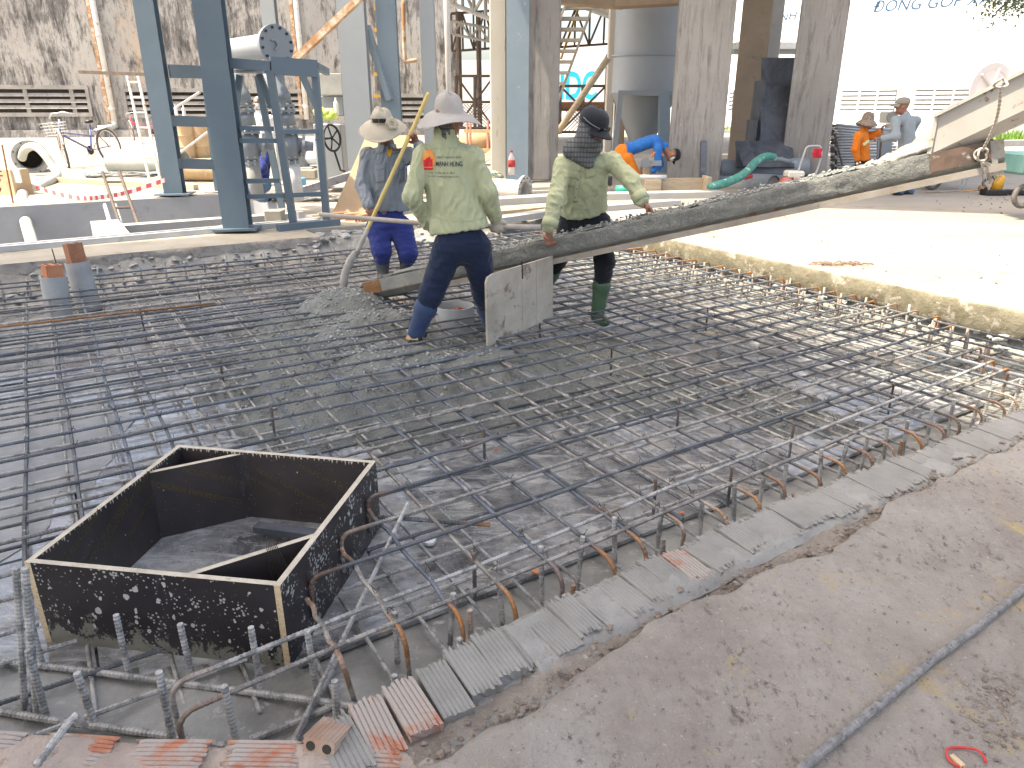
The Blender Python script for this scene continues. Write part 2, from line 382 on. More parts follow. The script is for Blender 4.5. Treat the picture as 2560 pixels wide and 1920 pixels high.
# weathered plaster wall
t = NT('mildewed_plaster')
c = t.mix(t.ramp(t.noise(.22, 7, .65, .4), .34, .66), (.42, .40, .37), (.315, .295, .27))
c = t.mix(t.ramp(t.noise(.35, 6, .7, .3, t.mapv((1, 1, .35))), .56, .70), c, (.46, .36, .26))
big = t.noise(.24, 6, .7, .5)
st = t.noise(3.0, 9, .78, .3, t.mapv((1, 1, .17)))
c = t.mix(t.ramp(t.math('ADD', st, t.math('MULTIPLY', big, .62)), .79, .92), c, (.07, .066, .064))
fine = t.noise(7, 8, .8, .2, t.mapv((1, 1, .3)))
c = t.mix(t.ramp(t.math('ADD', fine, t.math('MULTIPLY', big, .4)), .70, .82), c, (.15, .14, .135))
z = t.n('ShaderNodeSeparateXYZ'); t.l(t.pos, z.inputs[0])
low = t.math('ADD', t.math('MULTIPLY', z.outputs[2], -.35), t.noise(.6, 7, .7, .4))
c = t.mix(t.ramp(low, .30, .62), c, (.16, .15, .14))
m_plaster = t.out(c, .9, 0, t.bump(t.noise(6, 7, .75), .4, .03), .3)
m_louver = M('weathered_louver', (.24, .225, .21), (.36, .34, .32), 1.5, .35, .65, (.12, .11, .1), 4, .58, .7, .9, 0, .3, 20, .01)
t = NT('form_marked_column')
v = t.mapv((3.5, 3.5, .35))
c = t.mix(t.ramp(t.noise(.8, 7, .65, .4), .3, .7), (.285, .265, .245), (.375, .355, .33))
c = t.mix(t.ramp(t.noise(3, 8, .75, .3, v), .50, .66), c, (.19, .165, .15))
c = t.mix(t.ramp(t.noise(4, 8, .8, .2, v), .58, .66), c, (.46, .43, .40))
m_col = t.out(c, .85, 0, t.bump(t.noise(30, 5), .15, .004), .3)
m_colw = M('pale_sunlit_column', (.45, .41, .35), (.53, .49, .43), 1.2, .3, .7, (.36, .3, .24), 6, .6, .72, .85, 0, .2, 40, .004, (1, 1, .3))  # pale posts and stair; the narrow column's sunlight is put into this tone
# cloth, skin
def cloth(name, c1, c2, stain=None, sc=5, k=.66, weave=260):
    t = NT(name)
    c = t.mix(t.ramp(t.noise(sc, 7, .65, .3), .3, .7), c1, c2)
    if stain: c = t.mix(t.ramp(t.noise(11, 7, .75), k, k+.06), c, stain)
    h = t.math('ADD', t.noise(weave, 2), t.math('MULTIPLY', t.noise(22, 6, .65, .8), 1.3))
    return t.out(c, .9, 0, t.bump(h, .45, .006), .2, Sheen_Weight=.15)
m_green = cloth('pale_green_cotton', (.395, .415, .255), (.465, .485, .31), (.335, .35, .205))
m_greyj = cloth('blue_grey_cotton', (.20, .225, .25), (.26, .285, .31))
m_greyj2 = cloth('grey_jacket', (.22, .255, .28), (.28, .315, .34))
m_navy = cloth('navy_trousers', (.010, .017, .042), (.017, .027, .060), (.10, .11, .14), 4, .70)
m_blk = cloth('black_trousers', (.012, .013, .017), (.02, .021, .026))
m_royal = cloth('royal_blue_trousers', (.022, .034, .16), (.035, .05, .21), (.13, .14, .20), 4, .68)
m_jean = cloth('blue_jeans', (.06, .11, .19), (.12, .19, .29), None, 6)
m_orange = cloth('orange_workwear', (.75, .185, .015), (.80, .24, .03))
m_bluesh = cloth('blue_shirt', (.02, .13, .42), (.03, .17, .5))
m_navysh = cloth('navy_shirt', (.012, .022, .12), (.02, .035, .17))
m_whitesh = cloth('white_shirt', (.68, .68, .70), (.74, .74, .75))
m_purple = cloth('purple_shirt', (.13, .09, .30), (.17, .12, .36))
m_hatA = cloth('stone_hat_cotton', (.37, .34, .31), (.44, .41, .38), (.31, .28, .25))
m_hatB = cloth('cream_hat_cotton', (.43, .38, .30), (.50, .45, .36), (.36, .31, .24))
m_hatE = cloth('patterned_hat_cotton', (.42, .33, .26), (.15, .085, .06), None, 38)
m_capD = cloth('khaki_cap', (.24, .215, .18), (.3, .27, .23))
m_cap = cloth('navy_cap', (.014, .016, .024), (.025, .028, .036), (.05, .05, .06))
m_glove = cloth('knit_glove', (.50, .44, .36), (.58, .51, .42), (.36, .25, .18), 14, .6, 500)
m_yel = cloth('yellow_shirt', (.75, .42, .04), (.7, .36, .04))
m_reflect = M('reflective_tape', (.75, .80, .35), None, rough=.4, bump=0)
t = NT('checked_scarf')
w1 = t.n('ShaderNodeTexWave', bands_direction='X'); w1.inputs['Scale'].default_value = 14; w1.inputs['Distortion'].default_value = 2
w2 = t.n('ShaderNodeTexWave', bands_direction='Z'); w2.inputs['Scale'].default_value = 9; w2.inputs['Distortion'].default_value = 1.2
t.l(t.pos, w1.inputs[0]); t.l(t.pos, w2.inputs[0])
c = t.mix(t.ramp(w1.outputs['Fac'], .55, .8), (.12, .125, .13), (.165, .17, .175)); c = t.mix(t.ramp(w2.outputs['Fac'], .72, .9), c, (.075, .078, .085))
m_scarf = t.out(c, .9, 0, t.bump(t.noise(200, 2), .3, .003), .2)
t = NT('skin')
c = t.mix(t.ramp(t.noise(14, 5), .3, .7), (.23, .105, .065), (.30, .145, .095))
m_skin = t.out(c, .5, 0, t.bump(t.noise(180, 3), .12, .002), .4, Subsurface_Weight=.08)
m_hair = M('black_hair', (.012, .011, .01), None, rough=.5)
m_hairg = M('grey_hair', (.28, .26, .25), (.16, .15, .15), 30, rough=.6)
m_mask = M('face_mask', (.62, .64, .66), (.5, .52, .54), 20, rough=.8)
m_bootg = M('green_rubber_boot', (.055, .105, .06), (.085, .15, .085), 7, .35, .65, (.2, .21, .18), 14, .64, .72, .35, 0, .1, 40, .003)
m_bootb = M('muddy_rubber_boot', (.07, .075, .075), (.14, .145, .14), 8, .35, .65, (.24, .235, .22), 12, .58, .68, .4, 0, .1, 40, .003)
m_bootn = cloth('navy_cloth_boot', (.03, .05, .115), (.05, .08, .16), (.12, .13, .17), 5, .66)
m_sole = M('tan_sole', (.55, .34, .13), (.6, .4, .18), 9, rough=.6)
m_lens = M('dark_lens', (.008, .008, .01), None, rough=.12, bump=0)
m_bamboo = M('bamboo', (.52, .38, .11), (.62, .48, .18), 6, .35, .65, (.35, .25, .10), 20, .62, .7, .45, 0, .1, 60, .002)
m_cpole = M('cement_coated_pole', (.30, .28, .25), (.42, .39, .35), 9, .35, .65, (.2, .18, .16), 20, .6, .7, .8, 0, .5, 60, .004)
m_rope = M('rope', (.55, .50, .42), (.45, .40, .33), 40, rough=.9, bump=.6, bs=120)
m_grass = M('grass_leaf', (.10, .20, .03), (.18, .30, .06), 4, rough=.6, bump=0)
m_leaf = M('tree_leaf', (.07, .12, .04), (.12, .18, .07), 4, rough=.6, bump=0)
m_bark = M('bark', (.12, .1, .08), (.18, .15, .12), 8, rough=.9, bump=.6)
# ------------------------------------------------------------------ THE SETTING
ZF = -.36           # level of the pit bed
# --- yard ground as one sheet with openings for the pit and the basin
mb = MB()
def rect(a0, a1, b0, b1, z=0): mb.add([W(a0, b0, z), W(a1, b0, z), W(a1, b1, z), W(a0, b1, z)], [(0, 1, 2, 3)])
rect(6.35, 90, -60, 120); rect(-90, 6.35, 13.62, 120); rect(3.05, 6.35, 9.55, 13.62); rect(-90, -8, -60, 13.62); rect(-8, 6.35, -60, -3.2)
rect(-8, -2.9, -3.2, 9.45)
ground = struct('ground', mb, m_yard)
# --- right yard slab with its broken, mortar-smeared edge
def edge_a(b): return 5.95+.03*float(hnoise(b, 0, 3, 3, .55))+.018*float(hnoise(b, 2, 4, 3, 3))
mb = MB(); nb = 150; bs_ = [1.2+7.9*i/(nb-1) for i in range(nb)]
rows = [(.01, -.215), (-.004, -.19), (-.006, -.10), (-.004, -.02), (.004, -.002), (.02, .006), (.12, .006), (.45, .004)]
vs = []
for j, (da, z) in enumerate(rows):
    for i, b in enumerate(bs_):
        n1 = float(hnoise(b, j*.7, 11, 3, 2.2)); n2 = float(hnoise(b, j*1.3, 12, 3, 5))
        a = 6.40 if j == 7 else edge_a(b)+da+(.011*n1+.006*n2 if j < 5 else .006*n1)
        zz = z+(.012*n2 if 0 < j < 3 else 0)+(.05*max(0, n1-.2) if j == 0 else 0)
        vs.append(W(a, b, zz))
fs = [(j*nb+i+1, j*nb+i, (j+1)*nb+i, (j+1)*nb+i+1) for j in range(len(rows)-1) for i in range(nb-1)]
mb.add(vs, fs); mb.m = [0 if k//(nb-1) < 4 else 1 for k in range(len(fs))]
o = struct('yard_slab_edge', mb, [m_mortar, m_yard]); smooth_by_angle(o, 55)
# --- near slab, trodden with mud, broken edge
def edge_b(a):
    return float(np.interp(a, [.2, .46, .79, 1.27, 1.91, 2.05, 2.3, 2.53, 3.54, 5, 7], [1.14, 1.168, 1.18, 1.25, 1.26, 1.20, 1.25, 1.304, 1.305, 1.36, 1.9]))+.012*float(hnoise(a, 1, 22, 3, 1.6))+.008*float(hnoise(a, 1, 25, 3, 5))
mb = MB(); na = 300; aa = [-.05+9.0*i/(na-1) for i in range(na)]
rows = [(.035, -.17), (.02, -.09), (.012, -.035), (0, -.006), (-.02, .001), (-.05, .003), (-.1, .002), (-.2, 0), (-.35, 0), (-.6, 0), (-1, 0), (-1.6, 0), (-4.6, 0)]
vs = []
for j, (db, z) in enumerate(rows):
    for i, a in enumerate(aa):
        n1 = float(hnoise(a, j*.8, 23, 3, 3)); n2 = float(hnoise(a, db*4, 24, 4, 1.3))
        vs.append(W(a, edge_b(a)+db+(.014*n1 if j < 4 else 0), z+(.012*n1 if 0 < j < 4 else 0)+(.006*n2 if j >= 4 else 0)))
fs = [(j*na+i, j*na+i+1, (j+1)*na+i+1, (j+1)*na+i)[::-1] for j in range(len(rows)-1) for i in range(na-1)]
mb.add(vs, fs); mb.m = [0 if k//(na-1) < 3 else 1 for k in range(len(fs))]
slab = struct('near_slab', mb, [m_edge, m_slab]); smooth_by_angle(slab, 55)
# corner of the ground left of the near slab, under the laid bricks
mb = MB(); mb.prism([(-6, 1.24, -.12), (-6, -1.5, -.12), (.55, -1.5, -.12), (.40, 1.16, -.12), (-.10, 1.30, -.12), (-.55, 1.30, -.12), (-1.3, 1.37, -.12), (-6, 1.55, -.12)], (0, 0, .065))
struct('mortar_bed', mb, m_earth)
# --- pit: earth walls, mud bed
mb = MB(); na, nb = 190, 150
def mudz(a, b):
    e = min(abs(b-1.45)/.75, abs(6.1-a)/.75, abs(8.5-b)/1.0, 1)
    zz = ZF-.035+.085*(1-e)**1.4+.014*float(hnoise(a, b, 31, 4, .9))
    p = W(a, b)
    if p.y < 1.95 and p.x < -.45: zz = max(zz, ZF+.03+.02*float(hnoise(a, b, 32, 4, 1.2)))
    if p.y < 1.42 and p.x < -.45: zz += (1.42-p.y)*.9
    if b < 1.52: zz += min((1.52-b)*1.1, .3) if a > .3 else 0
    if b > 8.15: zz += min((b-8.15)*.75, .40)+.04*float(hnoise(a, b, 33, 3, 2))
    if a > 5.98: zz += min((a-5.98)*1.5, .16)
    return min(zz, -.045)
mb.grid(na, nb, lambda u, v: W(-2.9+9.3*u, .95+8.4*v, mudz(-2.9+9.3*u, .95+8.4*v)))
struct('pit_bed_mud', mb, m_mud, None, True)
# film plywood and sheet laid on the pit bed
bed = thing('plywood_bed', 'grey wet plywood sheets laid over the bottom of the pit under the bars', 'plywood sheets', W(2, 4.5, ZF))
ms = {}
for i in range(7):
    for j in range(5):
        a0 = -2.6+i*1.23; b0 = 2.05+j*1.23
        if a0 > 5: continue
        mb = MB(); w_ = min(1.22, 5.75-a0)
        dz = random.uniform(-.003, .003); tl = random.uniform(-.003, .003)
        mb.hexa([W(a0, b0, ZF-.018+dz), W(a0+w_, b0, ZF-.018+dz+tl), W(a0+w_, b0+1.222, ZF-.018+dz+tl), W(a0, b0+1.222, ZF-.018+dz), W(a0, b0, ZF+dz), W(a0+w_, b0, ZF+dz+tl), W(a0+w_, b0+1.222, ZF+dz+tl), W(a0, b0+1.222, ZF+dz)])
        mb.build('plywood_sheet', m_bed, bed)
# --- ledge: broken slab at the back left
def ledge_b(a): return 8.47+.035*float(hnoise(a, 0, 41, 3, .4))+.015*float(hnoise(a, 0, 42, 3, 2.1))-.02*(a-1)
mb = MB(); na = 120; aa = [-3.2+5.85*i/(na-1) for i in range(na)]
rows = [(.10, -.2), (.03, -.17), (-.012, -.10), (.0, -.03), (.01, -.004), (.04, .0), (.3, .0), (.92, .0)]
vs = []
for j, (db, z) in enumerate(rows):
    for a in aa:
        n1 = float(hnoise(a, j*.9, 43, 3, 2.6)); n2 = float(hnoise(a, j, 44, 3, .8))
        up = .10*max(0, 1-abs(a-1.75)/.55) if j < 2 else 0
        vs.append(W(a+(.05*n1 if a > 2.6 else 0), ledge_b(a)+db+(.02*n1 if j < 4 else 0), z+up+(.012*n1 if 0 < j < 4 else 0)+(.004*n2 if j > 4 else 0)))
fs = [(j*na+i+1, j*na+i, (j+1)*na+i, (j+1)*na+i+1) for j in range(len(rows)-1) for i in range(na-1)]
mb.add(vs, fs); mb.m = [0 if k//(na-1) < 4 else 1 for k in range(len(fs))]
n0 = len(mb.v); mb.mi = 0
mb.add([W(2.65, 8.5, 0), W(2.65, 9.42, 0), W(2.65, 9.42, -.3), W(2.65, 8.5, -.25)], [(0, 1, 2, 3)])
o = struct('broken_ledge', mb, [m_edge, m_ledge]); smooth_by_angle(o, 55)
# kerb that closes the pit behind the ledge's end and behind the workers
mb = MB(); mb.hexa([W(2.63, 9.02, -.5), W(6.5, 8.72, -.5), W(6.5, 9.56, -.5), W(2.63, 9.56, -.5), W(2.63, 9.02, .004), W(6.5, 8.72, .004), W(6.5, 9.56, .004), W(2.63, 9.56, .004)])
struct('back_kerb', mb, m_ledge)
# --- basin (concrete channel) behind the ledge
mb = MB()
b0, b1, a0, a1 = 9.38, 13.62, -8, 3.05
mb.add([W(a0, b0, -.95), W(a1, b0, -.95), W(a1, b1, -.95), W(a0, b1, -.95)], [(0, 1, 2, 3)])
mb.add([W(a0, b1, -.95), W(a1, b1, -.95), W(a1, b1, 0), W(a0, b1, 0)], [(0, 1, 2, 3)])
mb.add([W(a1, b0, -.95), W(a1, b1, -.95), W(a1, b1, 0), W(a1, b0, 0)], [(0, 1, 2, 3)])
mb.add([W(a0, b0, -.95), W(a1, b0, -.95), W(a1, b0, -.01), W(a0, b0, -.01)], [(0, 1, 2, 3)])
struct('basin', mb, m_basin)
mb = MB()
mb.bar(W(.62, 9.9, -.27), W(.62, 11.4, -.27), .34, .5); mb.bar(W(.8, 11.05, -.30), W(3.04, 11.05, -.30), .22, .5)
struct('basin_dividing_wall', mb, m_conc)
# --- shade: slabs added overhead out of view, outlined to cast the wanted shadows
def occluder(name, pts, h, label):
    off = Vector((SUN.x/SUN.z*h, SUN.y/SUN.z*h, h))
    mb = MB(); mb.prism([Vector((p[0], p[1], 0))+off for p in pts], (0, 0, .45))
    return mb.build(name, m_conc, None, False, label=label, cat='occluder')
P = lambda x, y: tuple(G(x, y)[:2])
occluder('pit_occluder', [(3.3, 2.3), (2.55, 3.5), (2.2, 4.5), (2.12, 5.2), (1.6, 6.0), (.75, 7.2), (-.4, 8.9), tuple(W(2.7, 9.15)[:2]), tuple(W(-7, 9.3)[:2]), tuple(W(-9, -5)[:2]), (3, -4.5), (6.5, -1)], 9.5, 'concrete deck overhead on the blue steel columns')
occluder('yard_occluder', [P(1480, 472), P(1740, 489), P(1960, 517), P(2700, 542), P(3000, 430), P(2300, 392), P(1440, 383)], 9.0, 'concrete deck added overhead out of view to shade columns and right yard')
# ------------------------------------------------------------------ REBAR CAGE
def rib_path(path, r, rib=True, pitch=.0135):
    "resample a poly-line; ring radii alternate so the ribs are real"
    pts = [Vector(p) for p in path]; out = []; rr = []
    if not rib:
        return pts, [r]*len(pts)
    acc = 0; k = 0; step = pitch/2
    for i in range(len(pts)-1):
        d = pts[i+1]-pts[i]; L = d.length; n = max(1, int(L/step))
        for q in range(n):
            out.append(pts[i]+d*(q/n)); rr.append(r*(1.13 if (k % 2) else .92)); k += 1
    out.append(pts[-1]); rr.append(r)
    return out, rr
def add_rust(me, spots, rad):
    at = me.attributes.new('rust', 'FLOAT', 'POINT'); n = len(me.vertices)
    co = np.empty(n*3); me.vertices.foreach_get('co', co); co = co.reshape(-1, 3); f = np.zeros(n)
    for s_, q in spots:
        f = np.maximum(f, q*np.clip(1.6-np.linalg.norm(co-np.array(s_), axis=1)/rad*1.2, 0, 1))
    at.data.foreach_set('value', f.astype(np.float32))
def hook(p, d, down, r=.055, n=6):
    "bend from direction d to direction down, starting at p; returns points"
    d = Vector(d).normalized(); dn = Vector(down).normalized()
    return [p+d*(r*math.sin(t))+dn*(r*(1-math.cos(t))) for t in [R(90)*k/n for k in range(n+1)]]
def rebar(path, r, mat, parent, rib, spots=(), seg=7, name='rebar', rad=.10):
    p, rr = rib_path(path, r, rib); mb = MB(); mb.tube(p, rr, seg)
    me = mb.mesh(name); add_rust(me, spots, rad)
    return put(name, me, mat, parent, not rib)
BOXQ = [G(60, 1405, -.03), G(700, 1465, -.03), G(940, 1152, -.03), G(445, 1112, -.03)]   # formwork box corners
def clip_box(p, q, grow=.035):
    "pieces of the segment p-q outside the formwork box (in plan)"
    c = sum(BOXQ, Vector())/4; t0, t1 = 0.0, 1.0; d = q-p
    for i in range(4):
        e0 = BOXQ[i]; e1 = BOXQ[(i+1) % 4]; n = Vector(((e1-e0).y, -(e1-e0).x, 0)).normalized()
        den = n.dot(Vector((d.x, d.y, 0))); num = n.dot(Vector((p.x-e0.x, p.y-e0.y, 0)))-grow
        if abs(den) < 1e-9:
            if num > 0: return [(p, q, True, True)]
        else:
            t = -num/den
            if den > 0: t1 = min(t1, t)
            else: t0 = max(t0, t)
    if t0 >= t1: return [(p, q, True, True)]
    out = []
    if t0 > .02: out.append((p, p+d*t0, True, False))
    if t1 < .98: out.append((p+d*t1, q, False, True))
    return out
def pit_near(a):
    "b of the pit's near side for a given a"
    return 1.70 if a > .42 else 1.70
cage = thing('rebar_cage', 'two-layer rebar cage of tied ribbed bars filling the foundation pit', 'rebar cage', W(2.5, 4.8, ZF))
ZA, ZB = -.130, -.147
DR = .0083
# --- top layer, long bars
b = 1.93; i = 0; bars = []
while b < 8.25:
    bars.append(b); b += .12 if i == 0 else (.2 if b < 5.9 else .225); i += 1
for i, b in enumerate(bars):
    tilt = math.tan(R(2.0-.85*(b-1.93))) if b < 5.6 else math.tan(R(-1.1))
    wob = random.uniform(-.014, .014); z = ZA+random.uniform(-.004, .006)
    aend = min(5.02+(b-2.07)*.95, 5.80)+random.uniform(-.02, .02)
    a0 = -2.4
    if b < 2.2: a0 = .02
    P0 = W(a0, b+wob+(a0-2.5)*tilt, z-.0); P1 = W(aend, b+wob+(aend-2.5)*tilt, z)
    if b < 2.2: P0 = W(.09, b-.13+wob, z-.02)
    mat = random.choice([m_bar, m_bar, m_barb, m_barb, m_bart])
    if b < 3.2: mat = m_bar if i % 3 else m_bart
    if i == 1: mat = m_bard
    if b > 2.6: # some bars lap: two lengths side by side
        cut = random.uniform(.3, .75) if random.random() < .55 else None
    else: cut = None
    segs = [(P0, P1, True)] if cut is None else [(P0, P0+(P1-P0)*(cut+.08), False), (P0+(P1-P0)*(cut-.08)+BX*.019, P1+BX*.012, True)]
    for s0, s1, hk in segs:
        for p, q, ends, endq in clip_box(s0, s1):
            if (q-p).length < .12 or (not endq and b < 3.05): continue
            d = (q-p).normalized(); path = [p]; sp = []
            n = 10
            for k in range(1, n): path.append(p+(q-p)*(k/n)+Vector((0, 0, .005*math.sin(k*1.7+i)))+BX*(.004*math.sin(k*1.1+i*2)))
            if hk and endq:
                hp = hook(q, d, (0, 0, -1), .05); path += hp+[hp[-1]+Vector((random.uniform(-.02, .02), 0, -.12))]; sp = [(hp[3], 1 if random.random() < .6 else .5)]
            else: path.append(q)
            if not ends:
                hp = hook(p, -d, (0, 0, -1), .04); path = [hp[-1]+Vector((0, 0, -.13))]+hp[::-1]+path[1:]; sp.append((hp[3], .35))
            if b < 2.2 and p.x < 0:
                hp = hook(p, -d, (0, 0, -1), .05); path = [hp[-1]+Vector((0, 0, -.12))]+hp[::-1]+path[1:]; sp.append((p, .25))
            near = min(p.y, q.y) < 4.6
            rebar(path, DR*(1.0 if near else 1.06), mat, cage, near, sp)
# --- top layer, cross bars (under the long bars)
a = -2.3; k = 0
while a < 5.75:
    wob = random.uniform(-.02, .02); dup = random.random() < .22
    for dd in ([0, .026] if dup else [0]):
        nb_ = 1.79+.25*max(0, a-4.9)+random.uniform(-.02, .03)
        P0 = W(a+wob+dd, nb_, ZB); P1 = W(a+wob+dd+.03*random.uniform(-1, 1), 8.3+random.uniform(-.1, .05), ZB)
        if dd and random.random() < .5: P0 = P0+(P1-P0)*random.uniform(.1, .5)
        if P0.x < -.55 and P0.y < 1.62: P0 = P0+BX*((1.70-P0.y)/BX.y)
        mat = random.choice([m_bar, m_bar, m_bart, m_barb])
        for p, q, ends, endq in clip_box(P0, P1):
            if (q-p).length < .12: continue
            d = (q-p).normalized(); path = [p]; sp = []
            for j in range(1, 12): path.append(p+(q-p)*(j/12)+Vector((0, 0, .004*math.sin(j*1.9+k)))+AX*(.005*math.sin(j*1.3+k)))
            path.append(q)
            if ends and dd == 0 and p.x < -.62 and p.y < 2.1: continue
            if ends and (dd == 0):
                lean = Vector((random.uniform(-.12, .12), random.uniform(-.12, .15), -1))
                hp = hook(p, -d, lean, random.choice([.055, .06, .075])); path = [hp[-1]+lean*random.uniform(.13, .18)]+hp[::-1]+path[1:]
                sp = [(hp[3], random.choice([1, .8, .5, .3]))]
            if not endq or not ends:
                e = p if not ends else q
                sp.append((e, .5))
            rebar(path, DR, mat, cage, True, sp, 6)
    a += .2; k += 1
# --- bottom layer
for i in range(31):
    b = 2.06+.2*i+random.uniform(-.02, .02)
    z = ZF+.052
    for p, q, e0, e1 in clip_box(W(-2.3, b+.05, z), W(5.85, b+random.uniform(-.03, .03), z)):
        rebar([p, (p+q)/2+Vector((0, 0, .004)), q], DR*.95, random.choice([m_bard, m_bard, m_bar]), cage, min(p.y, q.y) < 3.4 and b < 3.2, (), 6)
for i in range(40):
    a = -2.2+.205*i+random.uniform(-.02, .02); z = ZF+.034
    for p, q, e0, e1 in clip_box(W(a, 1.60, z), W(a+random.uniform(-.04, .04), 8.2, z)):
        if p.x < -.5 and p.y < 1.66: p = p+BX*((1.72-p.y)/BX.y)
        if (q-p).length > .1: rebar([p, q], DR*.95, m_bard, cage, False, (), 6)
# --- upright starter bars along the near side and the right side, coated with cement
def upright(p, h, lean=(0, 0), r=.0100, mat=m_bard, sp=0):
    t = p+Vector((lean[0], lean[1], h)); rebar([p, t], r, mat, cage, p.y < 4.6, [(t, sp)] if sp else (), 7, 'starter_bar')
for i in range(27):
    a = .62+.2*i
    if a > 5.7: break
    n = 1.63+.27*max(0, a-4.9)
    if a > .6: upright(W(a+random.uniform(-.02, .02), n+random.uniform(-.02, .02), ZF+.0), .215+random.uniform(-.03, .03), (random.uniform(-.02, .02), random.uniform(-.015, .015)))
    if k_ := (i % 2): upright(W(a+.13+random.uniform(-.03, .03), n+.09+random.uniform(-.02, .02), ZF), .21+random.uniform(-.04, .03), (random.uniform(-.02, .02), 0), mat=random.choice([m_bard, m_bart]), sp=random.choice([0, .5]))
    upright(W(a+.08+random.uniform(-.03, .03), n+.24+random.uniform(-.03, .03), ZF), .225+random.uniform(-.03, .03), (random.uniform(-.02, .02), random.uniform(-.015, .015)))
for i in range(21):
    b = 2.3+.2*i*1.02
    for da in (-.14, 0, .10, .20):
        upright(W(5.70+da+random.uniform(-.03, .03)-max(0, (2.9-b))*.7, b+da*.5, ZF), .20+random.uniform(-.04, .05), (random.uniform(-.015, .015), 0), mat=random.choice([m_bard, m_bart]), sp=random.choice([0, .3, .6]))
for i in range(20):
    upright(W(-.9+.2*i+random.uniform(-.02, .02), 8.22, ZF+.03), .24+random.uniform(-.03, .03))
# around the formwork box (front row and outer row), positions seen in the photograph
for (x0, y0, x1, y1) in [(322, 1685, 290, 1537), (485, 1712, 450, 1560), (653, 1730, 627, 1568), (790, 1725, 768, 1578), (115, 1790, 70, 1625), (238, 1815, 192, 1682), (435, 1868, 397, 1680), (595, 1875, 560, 1715), (845, 1840, 836, 1702), (62, 1770, 40, 1420), (92, 1780, 62, 1420), (105, 1660, 68, 1520)]:
    p = G(x0, y0, ZF+.035); t = D(x1, y1, p.y+.01); rebar([p, t], .0105 if y0 > 1770 else .0098, m_bard, cage, True, (), 8, 'starter_bar')
# muddy bars lying across the front of the box
for pts, r in [([(0, 1652), (200, 1675), (480, 1712), (760, 1748), (1010, 1782)], .011), ([(-60, 1770), (130, 1800), (420, 1840), (560, 1865), (800, 1888)], .011), ([(625, 1850), (700, 1820), (830, 1766)], .011), ([(730, 1860), (850, 1640)], .010)]:
    rebar([G(x, y, ZF+.045) for x, y in pts], r, m_bard, cage, True, (), 8)
# loose diagonals over the mat beside the box
rebar([G(1020, 1257, -.115), G(730, 1862, ZF+.06)], .0085, m_bard, cage, True, (), 6, 'diagonal_bar')
rebar([G(945, 1292, -.16), G(1225, 1312, -.16)], .0085, m_bar, cage, True, [(G(1225, 1312, -.16), .8)], 6, 'diagonal_bar')
# rusty smooth bar in the far left and small piece on the bricks
rebar([G(-40, 822, -.112), G(537, 758, -.112)], .0085, m_rust, cage, False, (), 6)
# chairs that hold the top layer
for (x, y) in [(1210, 1074), (1699, 995), (1530, 870), (1770, 770), (495, 720), (1185, 1385), (775, 760), (2235, 960), (1830, 1170), (678, 1020), (1030, 850), (350, 770), (1640, 1200), (550, 900), (1350, 800), (1985, 1060)]:
    p = G(x, y, ZA+.012); d = AX*.05
    rebar([p-d*.2, p, Vector((p.x, p.y, ZF+.05)), Vector((p.x, p.y, ZF+.05))+BX*.06], .0075, m_bar, cage, p.y < 4, [(p, .3)], 6, 'bar_chair')
# tie wires at crossings near the camera
ties = MB()
for b in bars:
    if b > 4.6: break
    a = -.7
    while a < 5.4:
        if random.random() < .62:
            tilt = math.tan(R(2.0-.85*(b-1.93))); c = W(a, b+(a-2.5)*tilt, ZA)
            ins = (c.x < -.55 and c.y < 3.05)
            if not ins:
                an = random.uniform(0, 6.28)
                ties.tube([c+Vector((.012*math.cos(an+t), .012*math.sin(an+t), .004+.009*math.cos(2*t))) for t in [0, 1.2, 2.4, 3.6, 4.8]]+[c+Vector((.02*math.cos(an), .02*math.sin(an), .03))], .0014, 4)
        a += .2
o = ties.build('tie_wires', m_dark, cage); o['kind'] = 'stuff'
# ------------------------------------------------------------------ THINGS IN AND AROUND THE PIT
def fastmesh(name, v, f):
    me = bpy.data.meshes.new(name); me.from_pydata([tuple(x) for x in v], [], [tuple(x) for x in f]); me.update(); return me
# --- fresh concrete: heap under the chute and the spread in front of it
X0, X1, Y0, Y1, H_ = -2.5, 2.3, 3.3, 7.1, .022
nx = int((X1-X0)/H_); ny = int((Y1-Y0)/H_)
gx, gy = np.meshgrid(np.linspace(X0, X1, nx), np.linspace(Y0, Y1, ny))
def gau(px, py, z, sx, sy, amp, ang=0):
    c = G(px, py, z); ca, sa = math.cos(R(ang)), math.sin(R(ang)); u = (gx-c.x)*ca+(gy-c.y)*sa; v = -(gx-c.x)*sa+(gy-c.y)*ca
    return amp*np.exp(-(u/sx)**2-(v/sy)**2)
hz = np.zeros_like(gx)
for g in [(850, 745, -.1, .60, .45, .36, 30), (980, 790, -.15, .7, .45, .25, 30), (830, 850, -.2, .75, .6, .23, 120), (1000, 900, -.2, .9, .7, .22, 30), (880, 960, -.2, .5, .5, .17, 0), (1230, 900, -.2, .75, .6, .21, 30), (1430, 860, -.25, .6, .45, .16, 20), (1100, 980, -.25, .6, .3, .15, 30)]:
    hz = np.maximum(hz, gau(*g))+.25*np.minimum(hz, gau(*g))
for g in [(1720, 960, -.3, .42, .28, .075, 20), (1930, 1000, -.3, .42, .26, .075, 20), (1600, 900, -.3, .3, .2, .06, 0), (2080, 1040, -.3, .25, .2, .06, 0)]:
    hz = hz+gau(*g)
hz += .012*hnoise(gx, gy, 51, 5, 1.3)+.008*hnoise(gx, gy, 52, 4, 6)+rng.normal(0, .0022, gx.shape)
lim = .055+.03*hnoise(gx, gy, 53, 5, 1.1)
zz = ZF-.03+np.clip(hz-lim+.045, -.02, .345)
vid = -np.ones(gx.shape, int); ok = zz > ZF-.012
fsl = []; vsl = []
idx = np.argwhere(ok)
keep = np.zeros_like(ok)
